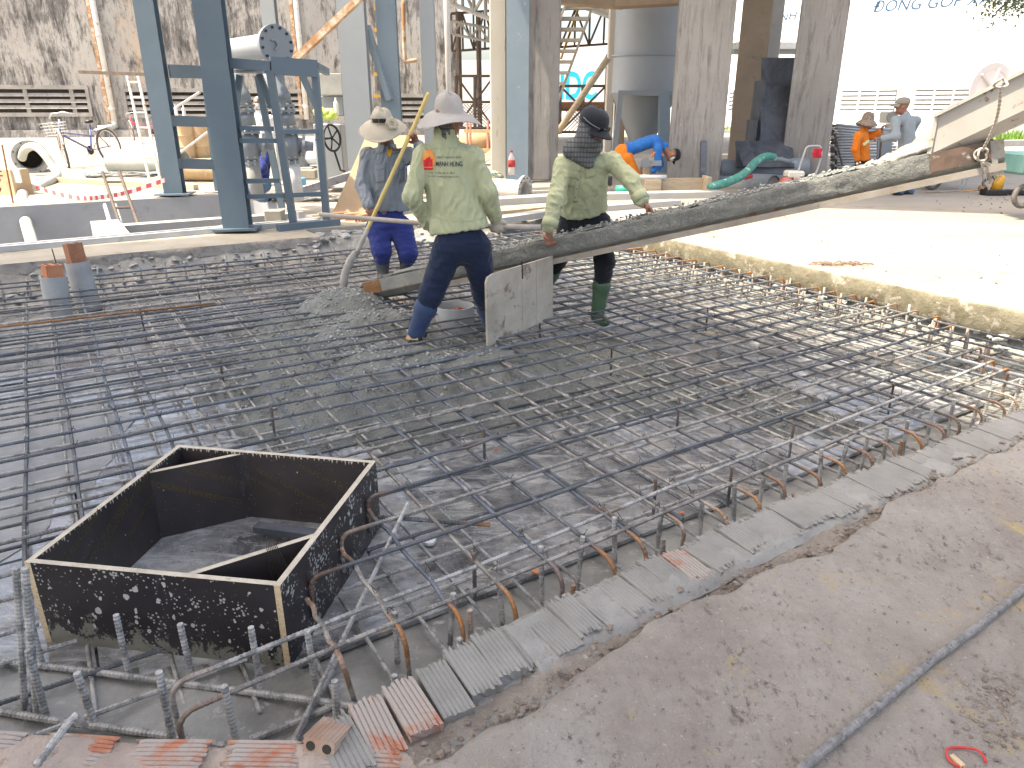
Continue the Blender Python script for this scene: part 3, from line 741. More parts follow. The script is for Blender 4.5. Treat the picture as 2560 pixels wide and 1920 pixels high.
keep[:-1, :-1] = ok[:-1, :-1] | ok[1:, :-1] | ok[:-1, 1:] | ok[1:, 1:]
use = np.zeros_like(ok); use[:-1, :-1] |= keep[:-1, :-1]; use[1:, :-1] |= keep[:-1, :-1]; use[:-1, 1:] |= keep[:-1, :-1]; use[1:, 1:] |= keep[:-1, :-1]
vid[use] = np.arange(use.sum()); V = np.stack([gx[use], gy[use], zz[use]], 1)
c = np.argwhere(keep[:-1, :-1]); F_ = np.stack([vid[c[:, 0], c[:, 1]], vid[c[:, 0], c[:, 1]+1], vid[c[:, 0]+1, c[:, 1]+1], vid[c[:, 0]+1, c[:, 1]]], 1)
put('concrete_pour', fastmesh('concrete_pour', V, F_.tolist()), m_fresh, None, True, label='fresh grey wet concrete heaped under the chute and spreading through the bars', cat='concrete', kind='stuff')
# gravel lumps showing in the concrete
ico = []
bm = bmesh.new(); bmesh.ops.create_icosphere(bm, subdivisions=1, radius=1); bm.verts.ensure_lookup_table()
icv = np.array([v.co[:] for v in bm.verts]); icf = np.array([[v.index for v in f.verts] for f in bm.faces]); bm.free()
def pebbles(centers, sizes, flat=.7):
    vs, fs = [], []
    for k, (c, s_) in enumerate(zip(centers, sizes)):
        v = icv*(s_*np.array([rng.uniform(.7, 1.3), rng.uniform(.6, 1.2), flat*rng.uniform(.6, 1.2)]))*(1+rng.normal(0, .13, (len(icv), 1)))
        an = rng.uniform(0, 6.28); ca, sa = math.cos(an), math.sin(an); v = v@np.array([[ca, sa, 0], [-sa, ca, 0], [0, 0, 1]]); tl = rng.uniform(-.6, .6); ct, st = math.cos(tl), math.sin(tl)
        v = v@np.array([[1, 0, 0], [0, ct, st], [0, -st, ct]])
        vs.append(v+np.array(c)); fs.append(icf+k*len(icv))
    return np.concatenate(vs), np.concatenate(fs).tolist()
cand = np.argwhere(ok & (zz > ZF-.005)); pick = cand[rng.choice(len(cand), 5200)]
dens = gau(870, 760, -.1, .8, .6, 1, 30)+gau(870, 900, -.2, .8, .55, .8, 60)+gau(1900, 1000, -.3, .55, .35, .9, 20)+gau(1600, 900, -.3, .5, .3, .5, 0)+.12
pk = [p for p in pick if rng.random() < dens[p[0], p[1]]]
cs = [(gx[i, j]+rng.normal(0, .01), gy[i, j]+rng.normal(0, .01), zz[i, j]+.003) for i, j in pk]
v, f = pebbles(cs, rng.uniform(.006, .015, len(cs)))
put('gravel', fastmesh('gravel', v, f), m_stone, None, True, label='coated gravel lumps in the fresh concrete', cat='gravel', kind='stuff')
# --- lower chute: a steel trough running up to the right, splashed with concrete
L0 = D(920, 736, 6.12); L1 = D(2512, 392, 4.5)
cdir = (L1-L0).normalized(); cside = Vector((cdir.y, -cdir.x, 0)).normalized()*-1      # towards the back
if cside.y < 0: cside = -cside
cup = cdir.cross(cside).normalized(); cup = cup if cup.z > 0 else -cup
Lc = (L1-L0).length; CW = .30; CH = .108
def C(s_, t, u): return L0+cdir*s_+cside*t+cup*u
chute = thing('lower_chute', 'long cement splashed steel chute slanting from the truck chute down to the heap', 'chute', C(0, CW/2, 0))
def curved(s0, s1, prof, n=40):
    "sweep a profile of (side, up) along the chute"
    mb = MB(); m = len(prof); vs = []
    for i in range(n+1):
        s_ = s0+(s1-s0)*i/n
        for t_, u_ in prof: vs.append(C(s_, t_, u_))
    fs = [(i*m+j, i*m+(j+1) % m, (i+1)*m+(j+1) % m, (i+1)*m+j) for i in range(n) for j in range(m)]
    fs += [tuple(range(m)), tuple(range(n*m, n*m+m))[::-1]]
    return mb.add(vs, fs)
fr = 1-.02
mix_s = Lc*.30
trough = [(-.012, CH), (-.012, 0), (.05, -.055), (CW-.05, -.055), (CW+.012, 0), (CW+.012, CH), (CW, CH), (CW, .006), (CW-.054, -.045), (.054, -.045), (0, .006), (0, CH)]
curved(0, Lc, trough).build('trough', m_chs, chute)
# splashed crust on the near wall, thick and uneven
KP = .917; ns, nu = 260, 9
s0, s1 = Lc*.13, Lc*KP
vs = []
for i in range(ns):
    s_ = s0+(s1-s0)*i/(ns-1)
    e = min(1, (s_-s0)/.08, (s1-s_)/.05)
    for j in range(nu):
        u = j/(nu-1); n1 = float(hnoise(s_, u*.3, 61, 4, 3.5)); n2 = float(rng.normal(0, .5))
        th = e*(.006+.006*(n1+.6)+.004*n2)*(1 if 0 < j < nu-1 else .2)
        vs.append(C(s_, -.0125-max(th, 0), -.004*(1-u)+u*(CH+.012+.01*n1)+(-.012*abs(n1) if j == 0 else 0)))
mb = MB(); mb.add(vs, [(i*nu+j, (i+1)*nu+j, (i+1)*nu+j+1, i*nu+j+1) for i in range(ns-1) for j in range(nu-1)])
mb.build('splash_crust', m_splash, chute, True)
# rails and wood stiffener below
mb = MB(); mb.bar(C(Lc*.16, .0, -.052), C(Lc, .0, -.052), .04, .04, cup); mb.build('edge_rail', M('chute_under_rail', (.26, .22, .18), (.36, .32, .27), 5, .35, .65, (.18, .15, .12), 9, .6, .7, .8), chute)
mb = MB(); mb.bar(C(Lc*.03, -.016, CH*.5), C(Lc*.20, -.016, CH*.5), .007, CH*.9, cup); mb.build('lip_plate', m_chs, chute)
mb = MB(); mb.bar(C(-.012, -.018, CH*.5), C(Lc*.035, -.018, CH*.5), .008, CH*.94, cup); mb.build('rusty_lip', m_rust, chute)
mb = MB(); mb.bar(C(Lc*KP, -.017, CH*.55), C(Lc*.985, -.017, CH*.55), .008, CH*1.0, cup); mb.build('upper_side_plate', M('dark_rusty_steel', (.06, .05, .045), (.17, .11, .08), 7, .35, .6, (.4, .38, .33), 12, .6, .68, .7), chute)
mb = MB(); mb.bar(C(Lc*.985, CW/2, CH*.35), C(Lc*.992, CW/2, CH*.35), CW+.03, CH*1.3, cup); mb.build('end_plate', m_chs, chute)
mb = MB(); mb.tube([C(Lc*.9, CW/2, .17), C(Lc*.97, CW/2, .16)], .012, 8); mb.build('tie_rod', m_rust, chute)
# concrete sliding down inside the trough
mb = MB(); ns, nt = 240, 11; s0, s1 = .12, Lc*.87; vs = []
for i in range(ns):
    s_ = s0+(s1-s0)*i/(ns-1)
    for j in range(nt):
        t_ = CW*j/(nt-1); n1 = float(hnoise(s_, t_, 63, 4, 3)); n2 = float(rng.normal(0, 1))
        u = CH*(.62+.28*math.sin(math.pi*j/(nt-1)))+.018*n1+.0035*n2+.02*min(1, s_/2.5)
        if j in (0, nt-1): u = CH+.012+.012*n1
        vs.append(C(s_, t_, min(u, CH+.035)))
mb.add(vs, [(i*nt+j, (i+1)*nt+j, (i+1)*nt+j+1, i*nt+j+1) for i in range(ns-1) for j in range(nt-1)])
flow = mb.build('sliding_concrete', m_splash, None, True, label='wet concrete sliding down inside the long slanting chute', cat='concrete', kind='stuff')
# lumps on the rim
cs = [tuple(C(rng.uniform(.9, Lc*.88), rng.choice([-.005, rng.uniform(0, CW), CW*.8]), CH+.02+rng.uniform(-.006, .012))) for _ in range(420)]
v, f = pebbles(cs, rng.uniform(.005, .014, len(cs)))
o = put('rim_lumps', fastmesh('l', v, f), m_stone, flow, True); o['kind'] = 'stuff'
# --- truck chute end above it
U0 = D(2320, 388, 4.66); U1 = D(2700, 210, 4.25)
udir = (U1-U0).normalized(); uside = Vector((-udir.y, udir.x, 0)).normalized(); uside = uside if uside.y > 0 else -uside
uup = Vector((0, 0, 1))
UH = .225; UW = .40
def U(s_, t, u): return U0+udir*s_+uside*t+uup*u
upc = thing('truck_chute', 'white chipped mixer truck chute end pouring concrete at the right', 'chute', U(.6, UW/2, 0))
def sweep(fn, s0, s1, prof, n=10):
    mb = MB(); m = len(prof); vs = []
    for i in range(n+1):
        for t_, u_ in prof: vs.append(fn(s0+(s1-s0)*i/n, t_, u_))
    fs = [(i*m+j, i*m+(j+1) % m, (i+1)*m+(j+1) % m, (i+1)*m+j) for i in range(n) for j in range(m)]
    return mb.add(vs, fs+[tuple(range(m)), tuple(range(n*m, n*m+m))[::-1]])
sweep(U, 0, 1.3, [(0, UH), (0, 0), (.08, -.07), (UW-.08, -.07), (UW, 0), (UW, UH), (UW-.008, UH), (UW-.008, .01), (UW-.085, -.06), (.085, -.06), (.008, .01), (.008, UH)]).build('trough', m_chw, upc)
mb = MB(); mb.prism([U(-.008, -.006, -.005), U(.02, -.006, -.005), U(.02, -.006, UH+.005), U(-.008, -.006, UH+.005)], -uside*.006); mb.build('lip_frame', m_chw, upc)
mb = MB(); mb.bar(U(0, -.012, UH+.004), U(1.3, -.012, UH+.004), .03, .02, uup); mb.build('top_rail', m_chw, upc)
mb = MB(); ns, nt = 60, 9; vs = []
for i in range(ns):
    s_ = 1.3*i/(ns-1)
    for j in range(nt):
        t_ = .01+(UW-.02)*j/(nt-1); n1 = float(hnoise(s_*2, t_*2, 65, 4, 2.5)); vs.append(U(s_, t_, UH*.95+.03*n1+.03*math.sin(math.pi*j/(nt-1))))
mb.add(vs, [(i*nt+j, (i+1)*nt+j, (i+1)*nt+j+1, i*nt+j+1) for i in range(ns-1) for j in range(nt-1)])
mb.build('concrete_in_chute', m_cpaste, upc, True)
# pouring tongue from the truck chute into the lower chute
mb = MB(); ns, nt = 46, 26; vs = []
e0 = U(.04, UW*.5, UH*.42); e1 = C(Lc*.88, CW*.5, CH*.9); e2 = C(Lc*.82, CW*.5, CH*.75)
for i in range(ns):
    k = i/(ns-1)
    c = e0*(1-k)**2+(e1+Vector((.06, 0, .03)))*2*k*(1-k)+e2*k*k
    d = ((e1-e0)*(1-k)+(e2-e1)*k).normalized()
    wd = .19*(1-k)+.145*k; ht = .07*(1-k)**1.2+.028*k
    up = d.cross(cside).normalized(); up = up if up.z > 0 else -up
    for j in range(nt):
        an = 2*math.pi*j/nt; n1 = float(hnoise(k*3, math.sin(an)*.5+math.cos(an)*.3, 67, 4, 2.2))
        vs.append(c+cside*(wd*math.cos(an)*(1+.12*n1))+up*(ht*math.sin(an)*(1+.25*n1))+Vector((0, 0, .012*n1)))
mb.add(vs, [(i*nt+j, i*nt+(j+1) % nt, (i+1)*nt+(j+1) % nt, (i+1)*nt+j) for i in range(ns-1) for j in range(nt)])
mb.build('pouring_concrete', m_cpaste, None, True, label='tongue of pale wet concrete falling from truck chute into the lower chute', cat='concrete', kind='stuff')
# rope that hangs the lower chute
rope = thing('rope', 'twisted pale rope tying the lower chute to the truck chute', 'rope', C(Lc*.97, 0, 0))
p0 = U(.93, -.03, UH*.86); p0 = D(2502, 212, p0.y-.05); p1 = C(Lc*.975, -.03, CH*.6)
for ph in (0, math.pi):
    mb = MB(); n = 60
    mb.tube([p0+(p1-p0)*(k/n)+Vector((.0045*math.cos(k*.9+ph)+.03*math.sin(math.pi*k/n), .0045*math.sin(k*.9+ph), 0)) for k in range(n+1)], .0052, 6); mb.build('strand', m_rope, rope, True)
mb = MB(); mb.tube([p0+Vector((.028*math.cos(t), .02*math.sin(t*2), .022*math.sin(t)+.01)) for t in np.linspace(0, 14, 44)], .0065, 6); mb.build('knot', m_rope, rope, True)
mb = MB(); mb.tube([p1+Vector((.03*math.cos(t), .02*math.sin(t*1.5), .035*math.sin(t)-.02)) for t in np.linspace(0, 16, 50)], .0065, 6)
for k in range(26):
    d = Vector((random.uniform(.2, 1), random.uniform(-.2, .2), random.uniform(-.6, -.1))).normalized(); mb.tube([p1+Vector((0, 0, -.05)), p1+d*.07+Vector((0, 0, -.06)), p1+d*.15+Vector((0, 0, -.09))], .0025, 4)
mb.build('frayed_end', m_rope, rope, True)
# --- white board standing under the chute
bq = [D(1220, 868, 4.86), D(1382, 792, 5.5), D(1383, 640, 5.5), D(1216, 690, 4.86)]
bn = (bq[1]-bq[0]).cross(bq[3]-bq[0]).normalized()
m_board = M('whitewashed_board', (.37, .325, .26), (.50, .445, .37), 4, .35, .65, (.22, .165, .115), 7, .57, .66, .8, 0, .5, 26, .008)
brd = thing('white_board', 'cement whitened plywood board standing under the chute beside the worker', 'board', (bq[0]+bq[1])/2)
for k in range(3):   # three planks with seams
    u0, u1 = [(0, .50), (.506, .72), (.726, 1)][k]
    e = lambda u, v: (bq[0]*(1-u)+bq[1]*u)*(1-v)+(bq[3]*(1-u)+bq[2]*u)*v
    mb = MB(); pts = [e(u0, 0), e(u1, 0), e(u1, 1), e(u0, 1)] if k else [e(0, 0), e(u1, 0), e(u1, 1), e(.09, 1), e(.02, .97), e(0, .90)]
    mb.prism(pts, bn*.018*(1 if bn.y > 0 else -1)); mb.build('plank', [m_board], brd)
mb = MB(); mb.tube([e(.50, 1.06), e(.505, .98), e(.51, .80)], .006, 5); mb.build('wire', m_dark, brd)
# --- round steel sleeve filled with brick rubble
rc = G(1138, 805, -.21); rc = Vector((rc.x, rc.y, -.20)); rr_ = .155
sl = thing('steel_sleeve', 'short grey pipe sleeve filled with red brick rubble between the worker\'s legs', 'pipe sleeve', rc)
mb = MB(); mb.ring(rc+Vector((0, 0, -.15)), (0, 0, 1), rr_, rr_-.008, .28, 40); mb.build('sleeve', m_pvcdirty, sl, True)
smooth_by_angle(sl.children[0], 50)
mb = MB(); mb.lathe(rc+Vector((0, 0, .0)), (0, 0, 1), [(0, rr_-.009), (.03, .12), (.06, .05), (.065, .001)], 24, False); mb.build('fill', m_mud, sl, True)
cs = [(rc.x+.03+r_*math.cos(t_), rc.y+r_*math.sin(t_), rc.z+.03+.06*(1-r_/.14)+rng.uniform(0, .02)) for r_, t_ in zip(rng.uniform(0, .105, 130), rng.uniform(0, 6.28, 130))]
v, f = pebbles(cs, rng.uniform(.008, .018, len(cs)))
o = put('brick_rubble', fastmesh('r', v, f), M('brick_crumbs', (.33, .10, .045), (.22, .08, .045), 30, rough=.9), sl); o['kind'] = 'stuff'
# --- two PVC pipes standing in the mesh with bricks in their tops
def solid_brick(name, c, x, y, size, mat, parent, holes=True):
    "hollow clay brick: ridged sides along x, round holes in the ends"
    x = Vector(x).normalized(); y = Vector(y); y = (y-x*y.dot(x)).normalized(); z = x.cross(y); Lx, Ly, Lz = size
    mb = MB(); prof = []; n = 7
    def side(p0, p1, nn):
        pts = []
        for k in range(n*2):
            t_ = k/(n*2); q = p0*(1-t_)+p1*t_; pts.append(q-(nn*.0035 if (k % 2) else nn*0))
        return pts
    A, B_, C_, D_ = y*(-Ly/2)-z*(Lz/2), y*(Ly/2)-z*(Lz/2), y*(Ly/2)+z*(Lz/2), y*(-Ly/2)+z*(Lz/2)
    prof = side(A, B_, -z)+side(B_, C_, y)+side(C_, D_, z)+side(D_, A, -y)
    mb.prism([Vector(c)-x*(Lx/2)+p for p in prof], x*Lx)
    o = mb.build(name, mat, parent)
    if holes:
        for hy in (-.25, .25):
            for hz in (-.25, .25):
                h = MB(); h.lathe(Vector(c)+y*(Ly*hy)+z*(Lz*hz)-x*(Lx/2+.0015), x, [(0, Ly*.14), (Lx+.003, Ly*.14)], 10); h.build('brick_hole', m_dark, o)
    return o
for (bx, by, tx, ty, wpx, top, lab) in [(150, 800, 133, 690, 58, 'short', 'shorter grey plastic pipe stub with red brick in its top'), (225, 775, 192, 655, 54, 'tall', 'taller grey plastic pipe stub with red brick standing in its top')]:
    base = G(bx, by, ZF); top_ = D(tx, ty, base.y+.02); rad = wpx/2/FPX*base.y*1.05
    pt = thing('pipe_stub', lab, 'pipe', base, 'pipe stubs plugged with bricks')
    mb = MB(); ax = top_-base; mb.lathe(base, ax, [(0, rad), (ax.length, rad), (ax.length, rad*.9), (ax.length-.08, rad*.9), (ax.length-.081, 0.001)], 24, False); o = mb.build('pipe', m_pvcdirty, pt, True); smooth_by_angle(o, 50)
    hgt = .16 if top == 'tall' else .09
    solid_brick('brick', top_+Vector((0, 0, hgt/2-.03)), ax, AX+BX*.3, (hgt+.08, rad*1.25, rad*1.25), m_newbrick if top == 'short' else M('dull_brick', (.36, .16, .09), (.42, .21, .13), 9, rough=.85), pt, True)
    if top == 'short':
        mb = MB(); mb.tube([top_+Vector((.03, .05, -.05)), top_+Vector((.01, .05, .23))], .005, 6); mb.build('thin_rod', m_dark, pt)
# --- formwork box
fb = thing('formwork_box', 'black film plywood formwork box spattered with cement in the near left', 'formwork box', sum(BOXQ, Vector())/4+Vector((0, 0, ZF+.03)))
ztop = -.03; zbot = ZF-.03; TK = .022
cen = sum(BOXQ, Vector())/4
def flat(p, z): return Vector((p.x, p.y, z))
for i in range(4):
    p, q = BOXQ[i], BOXQ[(i+1) % 4]; n = Vector(((q-p).y, -(q-p).x, 0)).normalized()
    if n.dot(p-cen) < 0: n = -n
    d = (q-p).normalized()
    if i in (1, 3): p, q = p-d*.0, q+d*.0
    else: p, q = p+d*TK, q-d*TK
    mb = MB(); pts = [flat(p, zbot), flat(q, zbot), flat(q, ztop), flat(p, ztop)]
    mb.prism(pts, -n*TK)
    me = mb.mesh('panel'); mats = [m_filmw if i == 0 else m_films, m_film, m_plytop, m_plyedge]
    me.polygons.foreach_set('material_index', [0]*6)
    for pl in me.polygons:
        nn = pl.normal
        pl.material_index = 2 if nn.z > .7 else (0 if nn.dot(n) > .7 else (1 if nn.dot(-n) > .7 else 3))
    for m_ in mats: me.materials.append(m_)
    put('side_panel', me, None, fb)
    # splintered bits along the cut top edge on the inside
    mb = MB()
    if i in (2, 3):
        L = (q-p).length; s_ = .02
        while s_ < L-.02:
            c = flat(p+d*s_, ztop-.001)-n*TK; w_ = random.uniform(.004, .012); h_ = random.uniform(.006, .022)
            mb.add([c-n*.0015, c+d*w_-n*.0015, c+d*(w_*.5)-Vector((0, 0, h_))-n*.002], [(0, 1, 2)]); s_ += random.uniform(.012, .03)
        mb.build('splinters', m_plytop, fb)['kind'] = 'stuff'
def brace(p, q, z0, z1, lab):
    n = Vector(((q-p).y, -(q-p).x, 0)).normalized()
    mb = MB(); mb.prism([flat(p, z0), flat(q, z0), flat(q, z1), flat(p, z1)], n*TK)
    me = mb.mesh('b')
    for m_ in (m_film, m_plytop, m_plyedge): me.materials.append(m_)
    for pl in me.polygons: pl.material_index = 1 if pl.normal.z > .7 else (0 if abs(pl.normal.dot(n)) > .7 else 2)
    return put('brace_panel', me, None, fb, label=lab)
br1 = (G(370, 1178, -.04), G(607, 1130, -.04)); br2 = (G(452, 1437, -.04), G(790, 1332, -.04))
brace(br1[0], br1[1], zbot, -.04, None); brace(br2[0], br2[1], zbot, -.04, None)
mb = MB(); mb.bar(G(640, 1318, ZF+.05), G(795, 1338, ZF+.05), .05, .03); mb.build('floor_batten', m_oldfilm, fb)
mb = MB()
for k in range(7):
    c = br2[0]+(br2[1]-br2[0])*(.62+.012*k)
    mb.tube([flat(c, -.03)+Vector((-.01, .02, 0)), flat(c, -.028)+Vector((.005, -.02, 0)), flat(c, -.14)+Vector((.02+.006*k, -.045, 0)), flat(c, -.24)+Vector((.03+.008*k, -.05, 0))], .0012, 4)
mb.build('tie_wire_bundle', m_dark, fb)
# faint gold print on the inner film
def print_on(body, c, xd, yd, size, parent):
    me = text_mesh(body, size); me.transform(frame_m(c, xd, yd)); return put('print', me, m_gold, parent)
n3 = (BOXQ[0]-BOXQ[3]).normalized(); nin = Vector((n3.y, -n3.x, 0)); nin = nin if nin.dot(cen-BOXQ[3]) > 0 else -nin
n2 = (BOXQ[3]-BOXQ[2]).normalized(); nin2 = Vector((n2.y, -n2.x, 0)); nin2 = nin2 if nin2.dot(cen-BOXQ[2]) > 0 else -nin2
nb1 = (br1[1]-br1[0]).normalized(); nb1n = Vector((nb1.y, -nb1.x, 0))
for k in range(4):
    c = BOXQ[3]*(1-.3-.17*k)+BOXQ[0]*(.3+.17*k)
    print_on('NOLEC FILM PLYWOOD', flat(c, -.15+.04*(k % 2))+nin*(TK+.002), n3-Vector((0, 0, .45)), (0, 0, 1), .035, fb)
for k in range(3):
    c = br1[0]+(br1[1]-br1[0])*(.25+.25*k); print_on('NOLEC FILM PLYWOOD', flat(c, -.14-.05*(k % 2))+nb1n*(TK+.002 if nb1n.y < 0 else -.002), nb1-Vector((0, 0, .55)), (0, 0, 1), .033, fb)
for k in range(3):
    c = BOXQ[2]*(1-.2-.22*k)+BOXQ[3]*(.2+.22*k); print_on('NOLEC FILM PLYWOOD', flat(c, -.15-.04*(k % 2))+nin2*(TK+.002), -n2-Vector((0, 0, .5)), (0, 0, 1), .033, fb)
# --- brick edging along the near side of the pit
wall = thing('brick_edging', 'row of ridged hollow bricks set along the near edge of the pit, smeared with mud', 'brick wall', W(2.2, 1.4, -.15))
a = .36; k = 0
def brick_b(a): return float(np.interp(a, [.41, .78, 1.256, 2.1, 3.02, 3.84, 4.9, 6.2], [1.335, 1.40, 1.42, 1.455, 1.43, 1.42, 1.43, 1.78]))
def brick_mesh(L, wd, ht, broken=0, rd=.003):
    mb = MB(); n = 7; top = []
    for i in range(n):
        y0 = -wd/2+wd*i/n; st_ = wd/n; top += [(y0+st_*.12, ht/2), (y0+st_*.80, ht/2), (y0+st_*.86, ht/2-rd), (y0+st_*.98, ht/2-rd)]
    prof = [(-wd/2, -ht/2)]+[(y, z) for y, z in top]+[(wd/2, -ht/2)]
    xs = [-L/2, -L/2+.03, -L/6, L/6, L/2-.03, L/2]; m = len(prof); vs = []
    for i, x in enumerate(xs):
        for j, (y, z) in enumerate(prof):
            e = broken*random.uniform(0, 1) if (i in (0, len(xs)-1)) else 0
            vs.append(Vector((x-math.copysign(e*.035, x), y, z-e*.012)))
    fs = [(i*m+j, i*m+(j+1) % m, (i+1)*m+(j+1) % m, (i+1)*m+j) for i in range(len(xs)-1) for j in range(m)]
    fs += [tuple(range(m))[::-1], tuple(range((len(xs)-1)*m, len(xs)*m))]
    mb.add(vs, fs); return mb.mesh('brick')
var = [brick_mesh(.20, .088, .085, q) for q in (.2, .5, .8, 1.0, .4, .7)]
for me in var: me.materials.append(m_brick)
var2 = [brick_mesh(.20, .090, .085, q, .0016) for q in (.3, .6, .9, 1.0, .5, .8)]
for me in var2: me.materials.clear(); me.materials.append(m_brickmud)
while a < 6.2:
    clean = (a < .72 and k % 3) or (1.5 < a < 1.65)
    me = random.choice(var if clean else var2)
    o = bpy.data.objects.new('brick', me); COL.objects.link(o); o.parent = wall
    bc = brick_b(a)+.008*math.sin(k*1.7)
    o.location = W(a, bc, -.058+random.uniform(-.007, .006))-ORG[wall.name]
    o.rotation_euler = (random.uniform(-.04, .04), random.uniform(-.05, .03)-.03, TH+math.pi/2+random.uniform(-.05, .05)+(R(14) if a > 4.9 else 0))
    a += .093+random.uniform(-.004, .006); k += 1
# mortar and soil under and beside the bricks
mb = MB(); na = 160; nb = 12; vs = []
for i in range(na):
    a = .1+6.2*i/(na-1)
    for j in range(nb):
        v = j/(nb-1); bb = edge_b(a)-.02+(brick_b(a)+.10-edge_b(a))*v; n1 = float(hnoise(a*1.0, bb, 71, 4, 2.4)); n2 = float(hnoise(a, bb, 72, 3, 9))
        vs.append(W(a, bb, -.042+.014*n1+.012*n2-.14*max(0, v-.8)*5*.5-.05*max(0, v-.35)))
mb.add(vs, [(i*nb+j, (i+1)*nb+j, (i+1)*nb+j+1, i*nb+j+1) for i in range(na-1) for j in range(nb-1)])
mb.build('mortar', m_earth, wall, True)
mb = MB(); na, nb = 620, 26; vs = []
for i in range(na):
    a = .34+5.9*i/(na-1)
    for j in range(nb):
        v = j/(nb-1); bb = brick_b(a)-.125+.235*v; n1 = float(hnoise(a, bb, 75, 4, 1.7)); n2 = float(hnoise(a, bb, 76, 3, 11))
        vs.append(W(a, bb, -.0232+.011*n1+.005*n2-(.03 if a < .9 else 0)-.02*(max(0, abs(v-.5)-.36)/.14)))
mb.add(vs, [(i*nb+j, (i+1)*nb+j, (i+1)*nb+j+1, i*nb+j+1) for i in range(na-1) for j in range(nb-1)])
mb.build('mud_smear', m_mudsm, wall, True)
# bricks laid flat at the bottom left corner
cor = thing('brick_corner', 'red hollow bricks bedded in mortar at the bottom left corner of the pit', 'brick wall', (-.9, 1.2, -.06))
for j, row in enumerate([(1.315, .0), (1.21, .12), (1.105, .03)]):
    for i in range(9):
        x = -1.75+.232*i+row[1]
        if x > -.28: continue
        o = bpy.data.objects.new('brick', random.choice(var)); COL.objects.link(o); o.parent = cor
        yy = row[0]+(-.05*(x+.9) if x > -1.3 else .02)
        o.location = Vector((x, yy, -.075+random.uniform(-.006, .008)))-ORG[cor.name]; o.rotation_euler = (random.uniform(-.03, .03), random.uniform(-.03, .03), random.uniform(-.05, .05)-.06)
m_mort2 = M('brick_dust_mortar', (.36, .28, .23), (.46, .38, .32), 6, .35, .65, (.28, .2, .15), 20, .6, .7, .9, 0, .8, 30, .012)
mb = MB(); vs = []
for i in range(70):
    for j in range(40):
        x = -1.9+1.75*i/69; y = .95+.47*j/39-.05*(x+.9); n1 = float(hnoise(x, y, 73, 4, 2)); n2 = float(hnoise(x, y, 74, 3, 8))
        top = -.038+.022*n1+.008*n2
        if j > 33: top -= (j-33)*.022
        vs.append((x, y, top))
mb.add(vs, [(j+i*40, j+(i+1)*40, j+1+(i+1)*40, j+1+i*40) for i in range(69) for j in range(39)]); mb.build('mortar', m_mort2, cor, True)
# loose hollow brick with round holes, where the two brick rows meet
o = solid_brick('hollow_brick', G(822, 1862, -.045), (.25, .9, -.30), (1, -.2, 0), (.10, .085, .08), M('pale_brick', (.42, .32, .25), (.36, .22, .15), 9, rough=.9), None, True)
tag(o, 'hollow brick showing its dark round holes at the corner of the edging', 'brick')
# small things: bent bar on the bricks, slab rope bar, red band
o = rebar([G(90, 1915, -.01), G(165, 1815, .0), G(188, 1790, .015), G(200, 1800, -.02), G(212, 1815, -.05)], .009, m_bard, None, True, (), 8, 'bent_bar'); tag(o, 'short bent bar lying on the bricks at the bottom left', 'rebar')
pts = [(1960, 1975), (2010, 1915), (2120, 1825), (2230, 1735), (2330, 1650), (2440, 1570), (2560, 1470), (2700, 1360)]
o = rebar([G(x, y, .014)+Vector((0, 0, .0)) for x, y in pts], .0105, M('rope_bar', (.20, .19, .185), (.30, .29, .28), 40, .4, .6, (.14, .13, .12), 60, .55, .65, .85, 0, .9, 200, .004), None, True, (), 8, 'steel_cable'); tag(o, 'grey ribbed steel cable lying across the muddy slab at bottom right', 'cable')
mb = MB(); c = G(2415, 1893, .008); mb.tube([c+Vector((.042*math.cos(t)*(1 if t < 4 else 1.05), .030*math.sin(t), .003*math.sin(3*t))) for t in np.linspace(-.4, 4.2, 26)], .0032, 6); rb = mb.build('red_band', m_red, None, True, label='small red plastic strap lying on the slab at the bottom right', cat='strap')
mb = MB(); c2 = G(2392, 1900, .008); mb.bar(c2+Vector((-.006, .012, 0)), c2+Vector((.004, -.018, 0)), .012, .008); mb.build('tan_clip', m_plyedge, rb)
# clods, crumbs and chips on slab, edging and in the pit
cs = []; sz = []
for _ in range(900):
    a = rng.uniform(.5, 5.5); b = edge_b(a)+abs(rng.normal(0, .04))*rng.choice([1, 1, .6]); cs.append(tuple(W(a, b, -.030+rng.uniform(-.012, .018)))); sz.append(rng.uniform(.003, .013))
for _ in range(420):
    a = rng.uniform(.3, 4); b = edge_b(a)-rng.uniform(.03, 1.6); cs.append(tuple(W(a, b, .005))); sz.append(rng.uniform(.0015, .005))
for _ in range(150):
    p = G(2490+rng.normal(0, 50), 1790+rng.normal(0, 60), .004); cs.append(tuple(p)); sz.append(rng.uniform(.002, .009))
v, f = pebbles(cs, sz, .5); o = put('mud_clods', fastmesh('c', v, f), M('mud_crumb', (.19, .15, .12), (.28, .235, .195), 20, rough=.9, bump=.8, bs=150), None, False, label='mud clods and crumbs along the broken slab edge', cat='mud', kind='stuff')
def chip(name, px, py, z, size, mat, label, cat, seed):
    r = random.Random(seed); n = r.randint(5, 7); c = G(px, py, z); pts = [c+Vector((size*r.uniform(.6, 1)*math.cos(6.28*k/n), size*r.uniform(.4, .9)*math.sin(6.28*k/n), r.uniform(-.2, .2)*size)) for k in range(n)]
    mb = MB(); mb.prism(pts, (0, 0, size*.35)); o = mb.build(name, mat); return tag(o, label, cat)
chip('brick_chip', 1340, 1430, ZF+.012, .024, m_newbrick, 'orange brick chip on the mud beside the wet bed, nearest the box', 'brick chip', 1)
chip('brick_chip', 1705, 1283, ZF+.012, .020, m_newbrick, 'small orange brick chip in the mud under hooked bars at right of middle', 'brick chip', 2)
